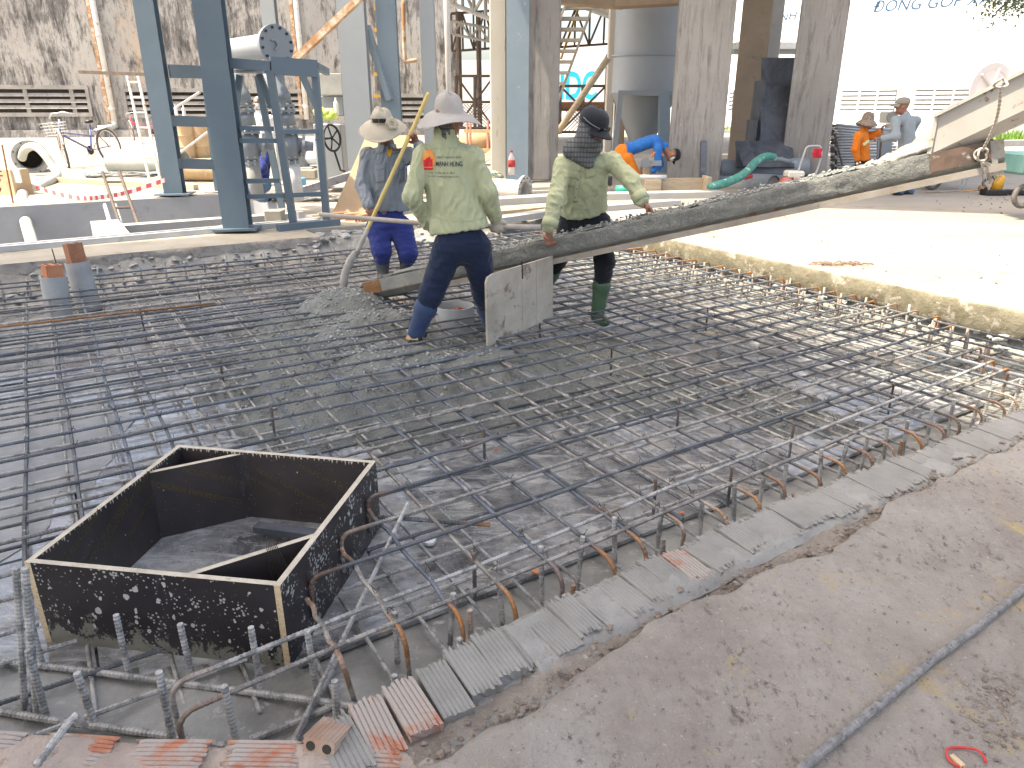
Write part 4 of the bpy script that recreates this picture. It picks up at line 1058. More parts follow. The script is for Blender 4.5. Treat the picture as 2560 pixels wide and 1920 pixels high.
chip('brick_chip', 1240, 1124, ZF+.012, .016, m_newbrick, 'tiny orange brick chip on grey plywood under the middle of the mesh', 'brick chip', 3)
chip('white_chip', 1272, 1028, ZF+.012, .03, m_paper, 'white broken foam chip on the plywood beside the poured concrete', 'chip', 4)
chip('white_chip', 1075, 1355, ZF+.012, .04, m_paper, 'white flat chip under the mesh just right of the black box', 'chip', 5)
# rubble at the back of the pit and under the ledge
cs = []; sz = []
for _ in range(300):
    a = rng.uniform(-.8, 6.0); b = rng.uniform(8.12, 8.9) if a > 2.6 else rng.uniform(8.15, 8.5); cs.append(tuple(W(a, b, mudz(a, b)+.015))); sz.append(rng.uniform(.025, .085) if a > 2.5 else rng.uniform(.01, .04))
for _ in range(90):
    b = rng.uniform(2.2, 4.6); a = 5.95+rng.uniform(-.12, .12); cs.append(tuple(W(a, b, ZF+.08+rng.uniform(0, .1)))); sz.append(rng.uniform(.015, .05))
v, f = pebbles(cs, sz, .35); put('broken_stones', fastmesh('rb', v, f), M('pale_rubble', (.26, .26, .255), (.40, .395, .385), 3, .35, .65, (.36, .22, .16), 2.2, .66, .7, .85, 0, .5, 40, .01), None, False, label='pale broken stones and brick bits along the back edge of the pit', cat='rubble', kind='stuff')

# puddle of cement water at the left side of the pit
t = NT('cement_water'); m_puddle = t.out(t.mix(t.ramp(t.noise(4, 6), .35, .65), (.30, .30, .29), (.42, .42, .41)), .07, 0, t.bump(t.noise(26, 5, .7, 1.0, t.mapv((1, 2.2, 1), (0, 0, R(-32)))), .55, .01), .6)
mb = MB(); c = G(50, 1130, ZF); ring = []
for k in range(48):
    an = 2*math.pi*k/48; q = 1+.16*math.sin(3*an+1)+.10*math.sin(7*an)+.06*math.sin(13*an)
    ring.append(c+AX*(.46*q*math.cos(an))+BX*(1.0*q*math.sin(an))+Vector((0, 0, .0055)))
mb.prism([p-Vector((0, 0, .01)) for p in ring], (0, 0, .01)); o = mb.build('puddle', m_puddle); o['kind'] = 'structure'
# ------------------------------------------------------------------ LEFT BACKGROUND
# --- old building wall with louvres
wl = G(-300, 346); wr = G(1100, 337)
wd = (wr-wl); wd.z = 0; wdn = wd.normalized(); wn_ = Vector((wdn.y, -wdn.x, 0))    # wn_ faces the camera
Lw = wd.length
def WL(px, z, out=0):
    "point on the wall plane seen in photo column px, at height z"
    u = (px-1280)/FPX; d = Vector((u, _c+ (690*0)/FPX, 0))
    # horizontal ray through the column at the horizon line
    d = Vector((u, _c+_s*(690/FPX), 0)); n = wn_; t = (wl-Vector((0, 0, 0))).dot(n)/d.dot(n)
    p = d*t; return Vector((p.x, p.y, z))+wn_*out
def wz(py, px=250):
    p = WL(px, 0); return D(px, py, p.y).z
bld = thing('old_building', 'mildew streaked plaster building with horizontal louvre openings on the left', 'building', (wl+wr)/2)
zb0 = -.2; H1 = 12
lou = [(-120, 224, 222, 283), (318, 560, 228, 287), (600, 760, 230, 289), (1000, 1090, 240, 300)]
# wall built round the louvre openings
xs = [-300]; 
for l in lou: xs += [l[0], l[1]]
xs += [1150]
mb = MB()
def wq(x0, x1, z0, z1): mb.prism([WL(x0, z0), WL(x1, z0), WL(x1, z1), WL(x0, z1)], -wn_*.4)
for i in range(len(xs)-1):
    if i % 2 == 0: wq(xs[i], xs[i+1], zb0, H1)
    else:
        l = lou[i//2]; wq(xs[i], xs[i+1], zb0, wz(l[3])); wq(xs[i], xs[i+1], wz(l[2]), H1)
mb.build('wall', m_plaster, bld)
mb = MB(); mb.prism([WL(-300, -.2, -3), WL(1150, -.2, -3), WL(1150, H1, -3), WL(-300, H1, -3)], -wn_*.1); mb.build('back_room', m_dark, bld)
mb = MB(); mb.prism([WL(-300, -.05, .35), WL(1150, -.05, .35), WL(1150, .35, .28), WL(-300, .35, .28)], -wn_*.3); mb.build('plinth', m_plaster, bld)
for l in lou:
    z1, z0 = wz(l[2]), wz(l[3]); n = 4
    fr_ = MB(); t = .16
    for (xa, xb, za, zb_) in [(l[0], l[1], z1-t*.2, z1+t), (l[0], l[1], z0-t, z0+t*.2)]: fr_.prism([WL(xa-6, za, .10), WL(xb+6, za, .10), WL(xb+6, zb_, .10), WL(xa-6, zb_, .10)], -wn_*.2)
    for xa in (l[0]-6, l[1]-2): fr_.prism([WL(xa, z0, .09), WL(xa+8, z0, .09), WL(xa+8, z1, .09), WL(xa, z1, .09)], -wn_*.18)
    fo = fr_.build('louvre_frame', m_louver, bld)
    for k in range(3):
        zc = z0+(z1-z0)*(k+1)/4; mb = MB(); h = (z1-z0)*.068
        mb.prism([WL(l[0], zc-h, .08), WL(l[1], zc-h, .08), WL(l[1], zc+h*1.1, .0), WL(l[0], zc+h*1.1, .0)], -wn_*.12); mb.build('slat', m_louver, fo)
    nm = max(1, int((l[1]-l[0])/105))
    for k in range(nm):
        xx = l[0]+(l[1]-l[0])*(k+.5)/nm+20; mb = MB(); mb.prism([WL(xx-5, z0, .06), WL(xx+5, z0, .06), WL(xx+5, z1, .06), WL(xx-5, z1, .06)], -wn_*.1); mb.build('mullion', m_louver, fo)
# drain pipes
for k, (x0, x1, yb) in enumerate([(225, 283, 305), (724, 765, 300)]):
    dp = thing('drain_pipe', ['rust streaked white drain pipe on the plaster wall by the bicycle', 'rust streaked white drain pipe behind the valve frame'][k], 'drain pipe', WL(x1, wz(yb), .2), 'drain pipes')
    b_ = WL(x1, wz(yb), .2); t_ = Vector((b_.x, b_.y, 11)); mb = MB(); mb.tube([b_, t_], .13, 14); mb.build('pipe', m_whitep, dp, True)
    mb = MB(); mb.prism([b_+wdn*-.36-wn_*.16, b_+wdn*-.20-wn_*.16, t_+wdn*-.20-wn_*.16, t_+wdn*-.36-wn_*.16], wn_*.03); mb.build('rust_streak_board', m_rustp, dp)
    for q in range(6):
        mb = MB(); mb.ring(b_+Vector((0, 0, .6+q*1.7)), (0, 0, 1), .15, .128, .12, 14); mb.build('pipe_joint', m_whitep, dp)
    if k == 0:
        mb = MB(); mb.tube([b_, b_+Vector((0, 0, -.18)), b_+wdn*-.2+wn_*.1+Vector((0, 0, -.28)), b_+wdn*-.75+wn_*.3+Vector((0, 0, -.3))], .15, 12); mb.build('elbow', m_hose, dp, True)
# --- bicycles
def bicycle(rear, front, fork_dir, scale, frame_m_, label, basket=True):
    "rear, front: wheel contact points"
    R_ = .34*scale; f = (front-rear); f.z = 0; Lb = f.length; f = f/Lb; up = Vector((0, 0, 1)); s_ = f.cross(up)
    bk = thing('bicycle', label, 'bicycle', (rear+front)/2)
    lean = (up+s_*.12).normalized(); sd = f.cross(lean)
    fd = (f*math.cos(R(fork_dir))+sd*math.sin(R(fork_dir))).normalized()
    rc_ = rear+lean*R_; fc = front+lean*R_
    for c, d, nm in ((rc_, f, 'rear_wheel'), (fc, fd, 'front_wheel')):
        ax = d.cross(lean).normalized(); u2 = ax.cross(d)
        mb = MB(); mb.tube([c+(d*math.cos(t)+u2*math.sin(t))*R_ for t in np.linspace(0, 2*math.pi, 37)], .021*scale, 8, False); wh = mb.build(nm, m_rubber if basket else m_rubber, bk, True)
        mb = MB(); mb.tube([c+(d*math.cos(t)+u2*math.sin(t))*(R_-.03*scale) for t in np.linspace(0, 2*math.pi, 37)], .012*scale, 6, False); mb.build('rim', m_whitep if basket else m_galv, wh, True)
        mb = MB()
        for k in range(14): t = 2*math.pi*k/14; mb.tube([c+ax*.02*(1 if k % 2 else -1), c+(d*math.cos(t)+u2*math.sin(t))*(R_-.03*scale)], .003*scale, 4)
        mb.tube([c-ax*.04, c+ax*.04], .02*scale, 8); mb.build('spokes', m_galv, wh)['kind'] = 'stuff'
        mb = MB(); mb.tube([c+(d*math.cos(t)+u2*math.sin(t))*(R_+.035*scale) for t in np.linspace(.2, 2.6, 14)], .016*scale, 6); mb.build('mudguard', m_galv, wh)
    bb = rear+f*(Lb*.42)+lean*(.29*scale); seat = bb-f*(.17*scale)+lean*(.48*scale); hd = front-f*(.14*scale)+lean*(.88*scale); hl = front-f*(.06*scale)+lean*(.62*scale)
    mb = MB()
    for p, q, r in [(bb, seat, .018), (bb, hl, .022), (hd, hl, .02), (seat-lean*.22*scale, hl+lean*.04, .017), (bb, rc_, .012), (seat-lean*.08, rc_, .010)]: mb.tube([p, q], r*scale, 8)
    mb.build('frame', frame_m_, bk, True)
    mb = MB()
    for s2 in (-1, 1): mb.tube([hl+sd*.045*s2*scale, fc+sd*.045*s2*scale], .011*scale, 6)
    mb.build('fork', m_rust, bk)
    mb = MB(); mb.tube([hd-f*.12*scale+sd*.30*scale+lean*.06, hd+lean*.12*scale+sd*.12*scale, hd+lean*.11*scale, hd+lean*.12*scale-sd*.12*scale, hd-f*.12*scale-sd*.30*scale+lean*.06], .014*scale, 8); mb.build('handlebar', m_galv, bk, True)
    mb = MB(); mb.lathe(seat+lean*.03, lean, [(0, .03*scale), (.02, .09*scale), (.06*scale, .075*scale), (.075*scale, .01)], 12); o = mb.build('saddle', m_black, bk, True)
    mb = MB(); mb.tube([bb+sd*.05, bb-sd*.05], .012, 6); mb.lathe(bb+sd*.03, sd, [(0, .09*scale), (.006, .09*scale)], 18)
    mb.tube([bb+sd*.06, bb+sd*.07+f*.1*scale-lean*.12*scale], .01, 6); mb.tube([bb-sd*.06, bb-sd*.07-f*.1*scale+lean*.12*scale], .01, 6); mb.build('crank', m_black, bk)
    mb = MB(); mb.bar(seat-lean*.12*scale-f*.05, rc_+lean*(R_+.07*scale)-f*.25*scale, .12*scale, .02); mb.tube([rc_, rc_+lean*(R_+.07*scale)-f*.2*scale], .008, 6); mb.build('carrier', m_galv, bk)
    mb = MB(); mb.tube([bb-f*.1, bb-f*.16-lean*.29*scale+sd*.15], .010, 6); mb.build('kickstand', m_galv, bk)
    if basket:
        bs2 = MB(); c = hd+f*.2*scale-lean*.06*scale; hw, hh = .15*scale, .22*scale
        for q in range(5):
            z = -hh*q/4; k_ = 1-.18*q/4
            P4 = [c+lean*z+f*(hw*i*k_)+sd*(hw*1.1*j*k_) for i, j in ((-1, -1), (1, -1), (1, 1), (-1, 1))]
            bs2.tube(P4+[P4[0]], .004*scale, 4)
        for i in range(-2, 3):
            for side in (-1, 1):
                bs2.tube([c+f*(hw*i/2)+sd*(hw*1.1*side), c-lean*hh+f*(hw*.82*i/2)+sd*(hw*.9*side)], .003*scale, 4); bs2.tube([c+f*(hw*side)+sd*(hw*1.1*i/2), c-lean*hh+f*(hw*.82*side)+sd*(hw*.9*i/2)], .003*scale, 4)
        bs2.build('basket', m_whitep, bk)
    return bk
m_bikeblue = M('violet_blue_paint', (.13, .15, .33), (.2, .22, .4), 8, rough=.5)
m_bikepink = M('pink_paint', (.62, .07, .16), (.7, .12, .2), 8, rough=.5)
bicycle(G(285, 408), G(172, 420), -45, 1.3, m_bikeblue, 'violet blue city bicycle with a wire basket near the old wall')
bicycle(G(425, 346), G(335, 351), -50, 1.2, m_bikepink, 'red pink bicycle half hidden behind the blue steel column', False)
# --- steel pipes, hose, frames lying on the yard at left
def flange_pipe(name, c, axis, L, r, mat, label, flange=1.35, open_=True, thick=.12, bolts=8):
    c = Vector(c); ax = Vector(axis).normalized(); t = thing(name, label, 'pipe', c-Vector((0, 0, r)))
    mb = MB(); mb.lathe(c, ax, [(0, r*(1-thick)), (0, r), (L, r), (L, r*(1-thick)), (0, r*(1-thick))], 28, False); o = mb.build('pipe', mat, t, True); smooth_by_angle(o, 50)
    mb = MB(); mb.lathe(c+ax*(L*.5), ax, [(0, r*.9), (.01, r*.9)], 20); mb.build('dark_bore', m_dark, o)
    if flange:
        mb = MB(); mb.lathe(c, ax, [(-.0, r*(1-thick)), (0, r*flange), (.045, r*flange), (.045, r*.99)], 28, False); fo = mb.build('flange', m_conc if mat is not m_grey else m_grey, t); smooth_by_angle(fo, 50)
        up = Vector((0, 0, 1)); u = ax.cross(up).normalized(); v = u.cross(ax)
        for k in range(bolts):
            an = 2*math.pi*(k+.5)/bolts; mb = MB(); mb.lathe(c+(u*math.cos(an)+v*math.sin(an))*(r*(1+flange)/2)-ax*.012, ax, [(0, r*.06), (.03, r*.06)], 8); mb.build('bolt_hole', m_dark, fo)
    return t
pc = G(85, 432); flange_pipe('flanged_pipe', pc+Vector((0, 0, .34)), (-.56, .83, .0), 1.2, .30, m_hose, 'wide pale pipe with a flange lying open towards us at far left', 1.25)
pc = G(285, 436); flange_pipe('steel_pipe', pc+Vector((0, 0, .27)), (1, -.12, 0), 1.75, .27, m_hose, 'pale thick pipe lying on the yard below the bicycle', 0)
hs = MB(); pts = [(55, 395, .2), (62, 375, .9), (85, 366, 1.05), (110, 385, .8), (138, 425, .15), (142, 440, .06), (125, 452, .06), (100, 465, .06), (85, 475, .06), (62, 478, .10)]
path = [D(x, y, Yq) for (x, y, z), Yq in zip(pts, [16.9, 16.6, 16.3, 16.2, 16.1, 15.6, 14.9, 14.2, 13.6, 13.3])]+[D(56, 492, 12.6), D(58, 520, 11.9), D(66, 560, 11.3), D(78, 600, 10.8), D(88, 640, 10.4)]
def spline(pts, n=6):
    pts = [Vector(p) for p in pts]; out = []
    for i in range(len(pts)-1):
        p0, p1, p2, p3 = pts[max(i-1, 0)], pts[i], pts[i+1], pts[min(i+2, len(pts)-1)]
        for k in range(n):
            t = k/n; out.append(.5*((2*p1)+(p2-p0)*t+(2*p0-5*p1+4*p2-p3)*t*t+(3*p1-p0-3*p2+p3)*t**3))
    return out+[pts[-1]]
hs.tube(spline(path), .085, 12); hs.build('suction_hose', m_hose, None, True, label='thick pale hose looping over the pipe down into the basin', cat='hose')
# loose planks, rods
mb = MB(); mb.bar(G(110, 447, .05), G(490, 468, .05), .12, .09); mb.build('plank', m_timber, None, label='long timber plank lying on the sunlit yard at left', cat='plank')
cb = thing('sign_board', 'low cardboard crate with dark letters at the left edge', 'crate', G(20, 478))
mb = MB(); p = G(-30, 482); q = G(62, 486); mb.bar(p+Vector((0, 0, .21)), q+Vector((0, 0, .21)), .35, .42); mb.build('crate', m_card, cb)
mb = MB(); mb.bar(p+Vector((0, -.0, .32))-BX*.18, q+Vector((0, 0, .32))-BX*.18, .03, .22); mb.build('white_strip', m_paper, cb)
me = text_mesh('E F F', .26); xd = (q-p).normalized(); me.transform(frame_m((p+q)/2+Vector((-.02, -.23, .31)), xd, (0, 0, 1))); put('lettering', me, m_ink, cb)
for k, (x0, y0, x1, y1, lab) in enumerate([(5, 362, 33, 508, 'thin dark rod standing at the left edge beside the hose'), (0, 470, 28, 612, 'thin dark rod standing in the basin at the far left edge')]):
    p = G(x1, y1) if k == 0 else W(-.75, 9.35, -.05); q = D(x0, y0, p.y); mb = MB(); mb.tube([p, q], .014, 6); tag(mb.build('thin_rod', m_rust), lab, 'rod')
# rusted wire tangle at the rod foot
# white scaffold frames leaning
def ladder_frame(p, q, wdv, r, nr, mat, label, name='scaffold_ladder'):
    t = thing(name, label, 'scaffold', p); p = Vector(p); q = Vector(q); wdv = Vector(wdv)
    for s2 in (0, 1):
        mb = MB(); mb.tube([p+wdv*s2, q+wdv*s2], r, 8); mb.build('upright', mat, t)
    for k in range(nr):
        c = p+(q-p)*((k+.6)/nr); mb = MB(); mb.tube([c, c+wdv], r*.8, 6); mb.build('rung', mat, t)
    return t
p = G(375, 455); q = D(318, 190, p.y+.6); ladder_frame(p, q, (.17, .1, 0), .028, 7, m_whitep, 'narrow white scaffold frame leaning beside the left blue column, front leg')
p = G(415, 405); q = D(372, 185, p.y+.4); ladder_frame(p, q, (.2, .1, 0), .026, 7, m_whitep, 'narrow white scaffold frame leaning beside the left blue column, rear leg')
mb = MB(); mb.bar(D(200, 180, 15.5), D(390, 187, 14.5), .07, .06); mb.build('rusty_bar', m_trussd, None, label='dark rusty bar running across behind the left blue column', cat='bar')
# small steel ladder in the basin
p = W(.12, 12.05, -.5); q = D(256, 430, 11.6); ladder_frame(D(300, 560, 10.6), q, (.24, .04, 0), .024, 2, m_trussd, 'short dark ladder standing up out of the basin', 'short_ladder')
mb = MB(); q0 = D(262, 512, 11.6); q1 = D(285, 590, 10.4)
mb.tube([q0, q1], .03, 6); mb.tube([q0+Vector((.16, 0, 0)), q1+Vector((.16, 0, 0))], .03, 6); mb.build('gate_guides', m_galv, None, label='pair of grey steel guides on the basin wall below the ladder', cat='guides')
# barrier tape
tp = thing('barrier_tape', 'sagging red and white barrier tape strung across the left yard', 'tape', G(250, 480, .0)+Vector((0, 0, .2)))
path = spline([D(-40, 440, 14.2), D(40, 452, 13.6), D(120, 478, 12.8), D(200, 495, 12.0), D(260, 492, 12.1), D(330, 478, 12.4), D(418, 448, 12.6)], 8)
for i in range(len(path)-1):
    mb = MB(); d = (path[i+1]-path[i]); u = Vector((0, 0, .035)); mb.prism([path[i]-u, path[i+1]-u, path[i+1]+u, path[i]+u], (0, .004, 0)); mb.build('red_stripe' if i % 2 else 'white_stripe', m_tape if i % 2 else m_tapew, tp)
# coiled cable
def coil(name, c, rx, ry, turns, r, mat, label, seed=0, h=.05):
    rnd = random.Random(seed); pts = []; n = turns*14
    for k in range(n):
        t = 2*math.pi*k/14; q = rnd.uniform(.75, 1.1); pts.append(Vector(c)+Vector((rx*q*math.cos(t), ry*q*math.sin(t), r+h*rnd.random())))
    mb = MB(); mb.tube(spline(pts, 2), r, 6); return mb.build(name, mat, None, True, label=label, cat='cable')
coil('cable_coil', G(300, 442), .75, .35, 7, .022, m_cable, 'grey cable coil lying in front of the pale pipe below the bicycle', 1)
# lattice barrels / orange drums behind column
m_drum = M('tan_drum', (.52, .38, .22), (.45, .3, .17), 4, .35, .65, (.6, .55, .45), 8, .6, .7, .7)
for k, (x, y, h_, lab) in enumerate([(465, 395, .95, 'tan drum behind the rungs of the left column'), (505, 393, .9, 'tan drum behind the rungs beside the second column')]):
    c = G(x, y); mb = MB(); mb.lathe(c, (0, 0, 1), [(0, .30), (.02, .31), (h_*.33, .31), (h_*.34, .325), (h_*.36, .31), (h_*.66, .31), (h_*.67, .325), (h_*.69, .31), (h_, .31), (h_, .27), (h_-.02, .26)], 20); o = mb.build('drum', m_drum); smooth_by_angle(o); tag(o, lab, 'drum')
c = G(492, 452); mb = MB(); mb.lathe(c+Vector((-.5, 0, .22)), (1, -.1, 0), [(0, .22), (1.0, .22)], 18); o = mb.build('tan_pipe', m_drum, None, True, label='tan roll lying behind the foot of the left blue column', cat='pipe'); smooth_by_angle(o)
# --- two blue-grey steel columns with rungs between, on base plates
def H_col(base, top, wdt, dep, mat, name, label, xdir, plate=None, tf=.02, tw=.014, cat='column', flip=1):
    t = thing(name, label, cat, base); base = Vector(base); top = Vector(top); x = Vector(xdir).normalized(); ax = (top-base).normalized(); y = ax.cross(x).normalized()
    for s2 in (-1, 1):
        mb = MB(); mb.bar(base+y*(s2*(dep-tf)/2), top+y*(s2*(dep-tf)/2), wdt, tf, y); mb.build('flange', mat, t)
    mb = MB(); mb.bar(base, top, dep-2*tf-.002, tw, x); mb.build('web', mat, t)
    if plate:
        mb = MB(); mb.box(base+Vector((0, 0, .012)), (plate, plate*.85, .024), x, y, (0, 0, 1)); mb.build('base_plate', mat, t)
    return t
xc = Vector((1, .12, 0)); 
c1b = G(597, 578, .0)+Vector((0, 0, .03)); c2b = G(440, 490, .0)+Vector((0, 0, .03))
def straight_up(b, h): return Vector((b.x, b.y, h))
H_col(c1b, straight_up(c1b, 9.4), .30, .24, m_blue, 'steel_column', 'front blue-grey steel column on the broken ledge, nearest the pit', xc, .50)
H_col(c2b, straight_up(c2b, 9.4), .30, .24, m_blue, 'steel_column', 'left blue-grey steel column standing behind the basin', xc, .55)
rf = thing('rung_frame', 'blue-grey ladder-like steel frame between the two left columns', 'frame', c2b+Vector((.9, 0, 0)))
c2p = c2b+Vector((.96, -.9, 0)); c2p.z = 0
pb = G(545, 480, 0); mb = MB(); mb.bar(pb, D(510, 175, pb.y), .09, .07, (0, 1, 0)); mb.build('post', m_blue, rf)
for y_ in (178, 302, 408):
    p = D(424, y_, c2b.y-.02); q = D(520+(y_-178)*.08, y_+3, pb.y-.02); mb = MB(); mb.bar(p, q, .05, .20 if y_ == 178 else .17); mb.build('rung', m_blue, rf)
mb = MB(); mb.tube([D(500, 230, pb.y+.8), D(430, 275, 15)], .022, 6); mb.tube([D(520, 330, pb.y+.5), D(440, 390, 15)], .022, 6); mb.build('brace', m_galv, rf)
mb = MB(); mb.box(pb+Vector((0, 0, -.03)), (.35, .35, .1)); mb.build('footing', m_conc, rf)
# --- valve frame (blue-grey angle cage) with two valves and a blind-flanged pipe
vf = thing('valve_frame', 'blue-grey angle steel cage with rungs around the two valves', 'frame', (G(720, 572)+G(830, 562))/2)
f0 = G(715, 572); f1 = G(822, 563); ff = f1-f0
zt = D(700, 165, f0.y).z
pA = f0+Vector((-.02, 0, 0)); pB = f1
mb = MB(); mb.bar(G(695, 578)+Vector((0, 0, .04)), G(848, 563)+Vector((0, 0, .04)), .10, .08); mb.build('base_channel', m_blue, vf)
def post(pb, top): mb = MB(); mb.bar(pb, top, .085, .06, (0, 1, 0)); return mb.build('post', m_blue, vf)
tA = D(675, 175, f0.y); tB = D(787, 170, f1.y+.0)
post(G(735, 571)+Vector((0, 0, .05)), tA); post(G(818, 564)+Vector((0, 0, .05)), tB)
r0 = D(583, 205, f0.y+1.3); r1 = D(645, 190, f0.y+1.7)
rb0 = G(592, 512)+Vector((0, 0, 0)); rb0.y = f0.y+1.3; 
post(D(705, 520, f0.y+1.6), r1)
rl = D(577, 180, f0.y+.4)
mb = MB(); mb.bar(D(575, 158, 9.05), D(676, 166, f0.y), .07, .11); mb.bar(D(676, 164, f0.y), D(792, 172, f1.y), .07, .19); mb.bar(D(790, 165, f1.y), D(818, 180, f1.y+.6), .06, .08); mb.build('top_beam', m_blue, vf)
mb = MB(); mb.bar(D(578, 178, 9.3), D(676, 180, f0.y+.1), .3, .03); mb.build('top_plate', m_grey, vf)
for (x0, y0, x1, y1) in [(598, 320, 684, 322), (598, 352, 697, 352), (614, 453, 697, 451), (616, 492, 716, 488)]:
    mb = MB(); mb.bar(D(x0, y0, 9.0), D(x1, y1, f0.y+.05), .05, .052); mb.build('rung', m_blue, vf)
for (x0, y0, x1, y1) in [(704, 330, 803, 328), (724, 488, 818, 484)]:
    mb = MB(); mb.bar(D(x0, y0, f0.y), D(x1, y1, f1.y), .05, .052); mb.build('rung', m_blue, vf)
for (x0, y0, x1, y1, Y_) in [(648, 185, 680, 270, f0.y+.3), (755, 188, 795, 275, f1.y+.05), (600, 188, 589, 268, 9.2), (589, 268, 598, 330, 9.2)]:
    mb = MB(); mb.bar(D(x0, y0, Y_), D(x1, y1, Y_), .07, .05, (0, 1, 0)); mb.build('gusset', m_blue, vf)
def valve(px, Yv, lab, off=0):
    base = G(px+22, 505); base.y = Yv; base = Vector((D(px+22, 500, Yv).x, Yv, 0)); k = Yv/FPX
    v = thing('gate_valve', lab, 'valve', base)
    ax0 = D(px-2, 262, Yv); ax1 = D(px+20, 405, Yv); d = (ax1-ax0).normalized(); w = k*FPX/FPX
    P = lambda t: ax0+(ax1-ax0)*t
    r = 24*k
    mb = MB(); mb.tube([D(px-35, 165, Yv+.15), D(px-20, 215, Yv+.08), D(px-6, 240, Yv), ax0], r*.92, 20); mb.build('bend_pipe', m_pvc, v, True)
    def disc(t, rr, h, nm='flange', m=m_greyd):
        mb = MB(); mb.lathe(P(t), d, [(0, rr), (h, rr)], 24); o = mb.build(nm, m, v); smooth_by_angle(o, 50)
        if nm == 'flange':
            u = d.cross(Vector((0, 1, 0))).normalized(); w2 = d.cross(u)
            for q in range(8):
                an = 2*math.pi*q/8; mb = MB(); mb.lathe(P(t)+(u*math.cos(an)+w2*math.sin(an))*rr*.86-d*.015, d, [(0, .018), (h+.03, .018)], 6); mb.build('bolt', m_galv, o)
    L = (ax1-ax0).length
    disc(0, r*1.15, .03); disc(.09, r*1.15, .03)
    mb = MB(); mb.lathe(P(.11), d, [(0, r*.95), (L*.25, r*1.02)], 24); o = mb.build('collar', m_greyd, v, True)
    disc(.40, r*1.2, .03); disc(.46, r*1.25, .03)
    mb = MB(); mb.lathe(P(.48), d, [(0, r*.9), (L*.15, r*1.15), (L*.3, r*1.2), (L*.42, r*.9), (L*.5, r*.7)], 24); o = mb.build('valve_body', m_greyd, v, True)
    disc(.86, r*1.0, .03); disc(.98, r*.85, .04)
    bx = Vector((1, .25, -.12)).normalized(); c = P(.68)
    mb = MB(); mb.lathe(c, bx, [(0, r*.75), (r*1.3, r*.7), (r*1.3, r*1.15), (r*1.42, r*1.15), (r*1.44, r*1.15), (r*1.6, r*1.15), (r*1.6, r*.5), (r*2.4, r*.45)], 24); o = mb.build('bonnet', m_greyd, v); smooth_by_angle(o, 50)
    mb = MB(); mb.tube([P(1), P(1)+Vector((.02, 0, -.25)), P(1)+Vector((.04, 0, -.5))], [r*.8, r*.7, r*.62], 18); mb.build('lower_pipe', m_whitep if off else m_conc, v, True)
    return v
valve(608, 10.35, 'grey gate valve with bolted flanges behind the cage, left one')
valve(708, 9.95, 'grey gate valve with bolted flanges inside the cage, right one', 1)
bf = thing('blind_flange_pipe', 'light grey pipe closed with a large bolted blind flange on the cage', 'pipe', D(690, 110, 10.0)-Vector((0, 0, .25)))
fc = D(692, 112, 9.9); fax = (D(570, 128, 10.8)-fc).normalized(); fr2 = 43*9.9/FPX
mb = MB(); mb.lathe(fc, fax, [(0, .002), (0, fr2), (.03, fr2), (.03, fr2*1.0), (.034, fr2*.98), (.065, fr2*.98), (.065, .1)], 40, False); o = mb.build('blind_flange', m_greyd, bf); smooth_by_angle(o, 50)
mb = MB(); mb.lathe(fc+fax*.06, fax, [(0, fr2*.62), (1.6, fr2*.62)], 32); o = mb.build('pipe', m_grey, bf); smooth_by_angle(o, 50)
u = fax.cross(Vector((0, 0, 1))).normalized(); v_ = u.cross(fax)
for k in range(12):
    an = 2*math.pi*k/12+.2; mb = MB(); mb.lathe(fc+(u*math.cos(an)+v_*math.sin(an))*fr2*.85-fax*.018, fax, [(0, .017), (.05, .017)], 6); mb.build('bolt', m_black, bf)
mb = MB(); mb.tube([fc-fax*.015+(u*math.cos(t)+v_*math.sin(t))*fr2*.22-u*.05 for t in np.linspace(-1.5, 2.2, 10)], .012, 6); mb.build('handle', m_greyd, bf)
# --- big grey columns and braces behind the left worker
def colpx(x0, x1, Yb, yb, mat, name, label, top=9.4, dep=.26, plate=None):
    b_ = D((x0+x1)/2, yb, Yb); b_.z = 0; return H_col(b_, straight_up(b_, top), (x1-x0)*Yb/FPX, dep, mat, name, label, (1, 0.05, 0), plate)
colpx(880, 940, 12.2, 470, m_grey, 'steel_column', 'wide grey steel column behind the plywood sheet and left worker', 9.4, .3)
colpx(900, 922, 12.9, 470, m_colw, 'white_post', 'narrow whitewashed steel post beside the wide grey column')
colpx(968, 1012, 13.2, 470, m_bluel, 'steel_column', 'pale blue steel column with flaked paint behind the left worker')
colpx(1068, 1100, 12.8, 470, m_grey, 'steel_column', 'narrow grey steel column between the two hats')
colpx(705, 735, 15.6, 470, m_grey, 'steel_column', 'grey steel column far behind the blind flange')
mb = MB(); mb.bar(D(735, 152, 11.6), D(905, -10, 11.4), .10, .09); mb.build('rusty_brace', m_rustp, None, label='rust spotted diagonal angle rising above the valve frame', cat='brace')
mb = MB(); mb.bar(D(915, 65, 13.1), D(975, 250, 13.0), .12, .10); mb.build('pale_brace', m_bluel, None, label='pale diagonal steel brace above the left worker\'s hat', cat='brace')
ld_ = thing('yellow_ladder', 'fixed ladder with yellow orange rungs behind the left worker', 'ladder', D(958, 450, 13.6)*1.0)
for x in (936, 980):
    mb = MB(); p = D(x, 470, 13.6); p.z = .0; mb.bar(p, straight_up(p, 5), .05, .04, (0, 1, 0)); mb.build('rail', m_whitep, ld_)
for y_ in (20, 75, 130, 145, 185, 240, 290, 340):
    mb = MB(); mb.bar(D(936, y_, 13.58), D(980, y_, 13.58), .05, .05); mb.build('rung', m_yellow, ld_)
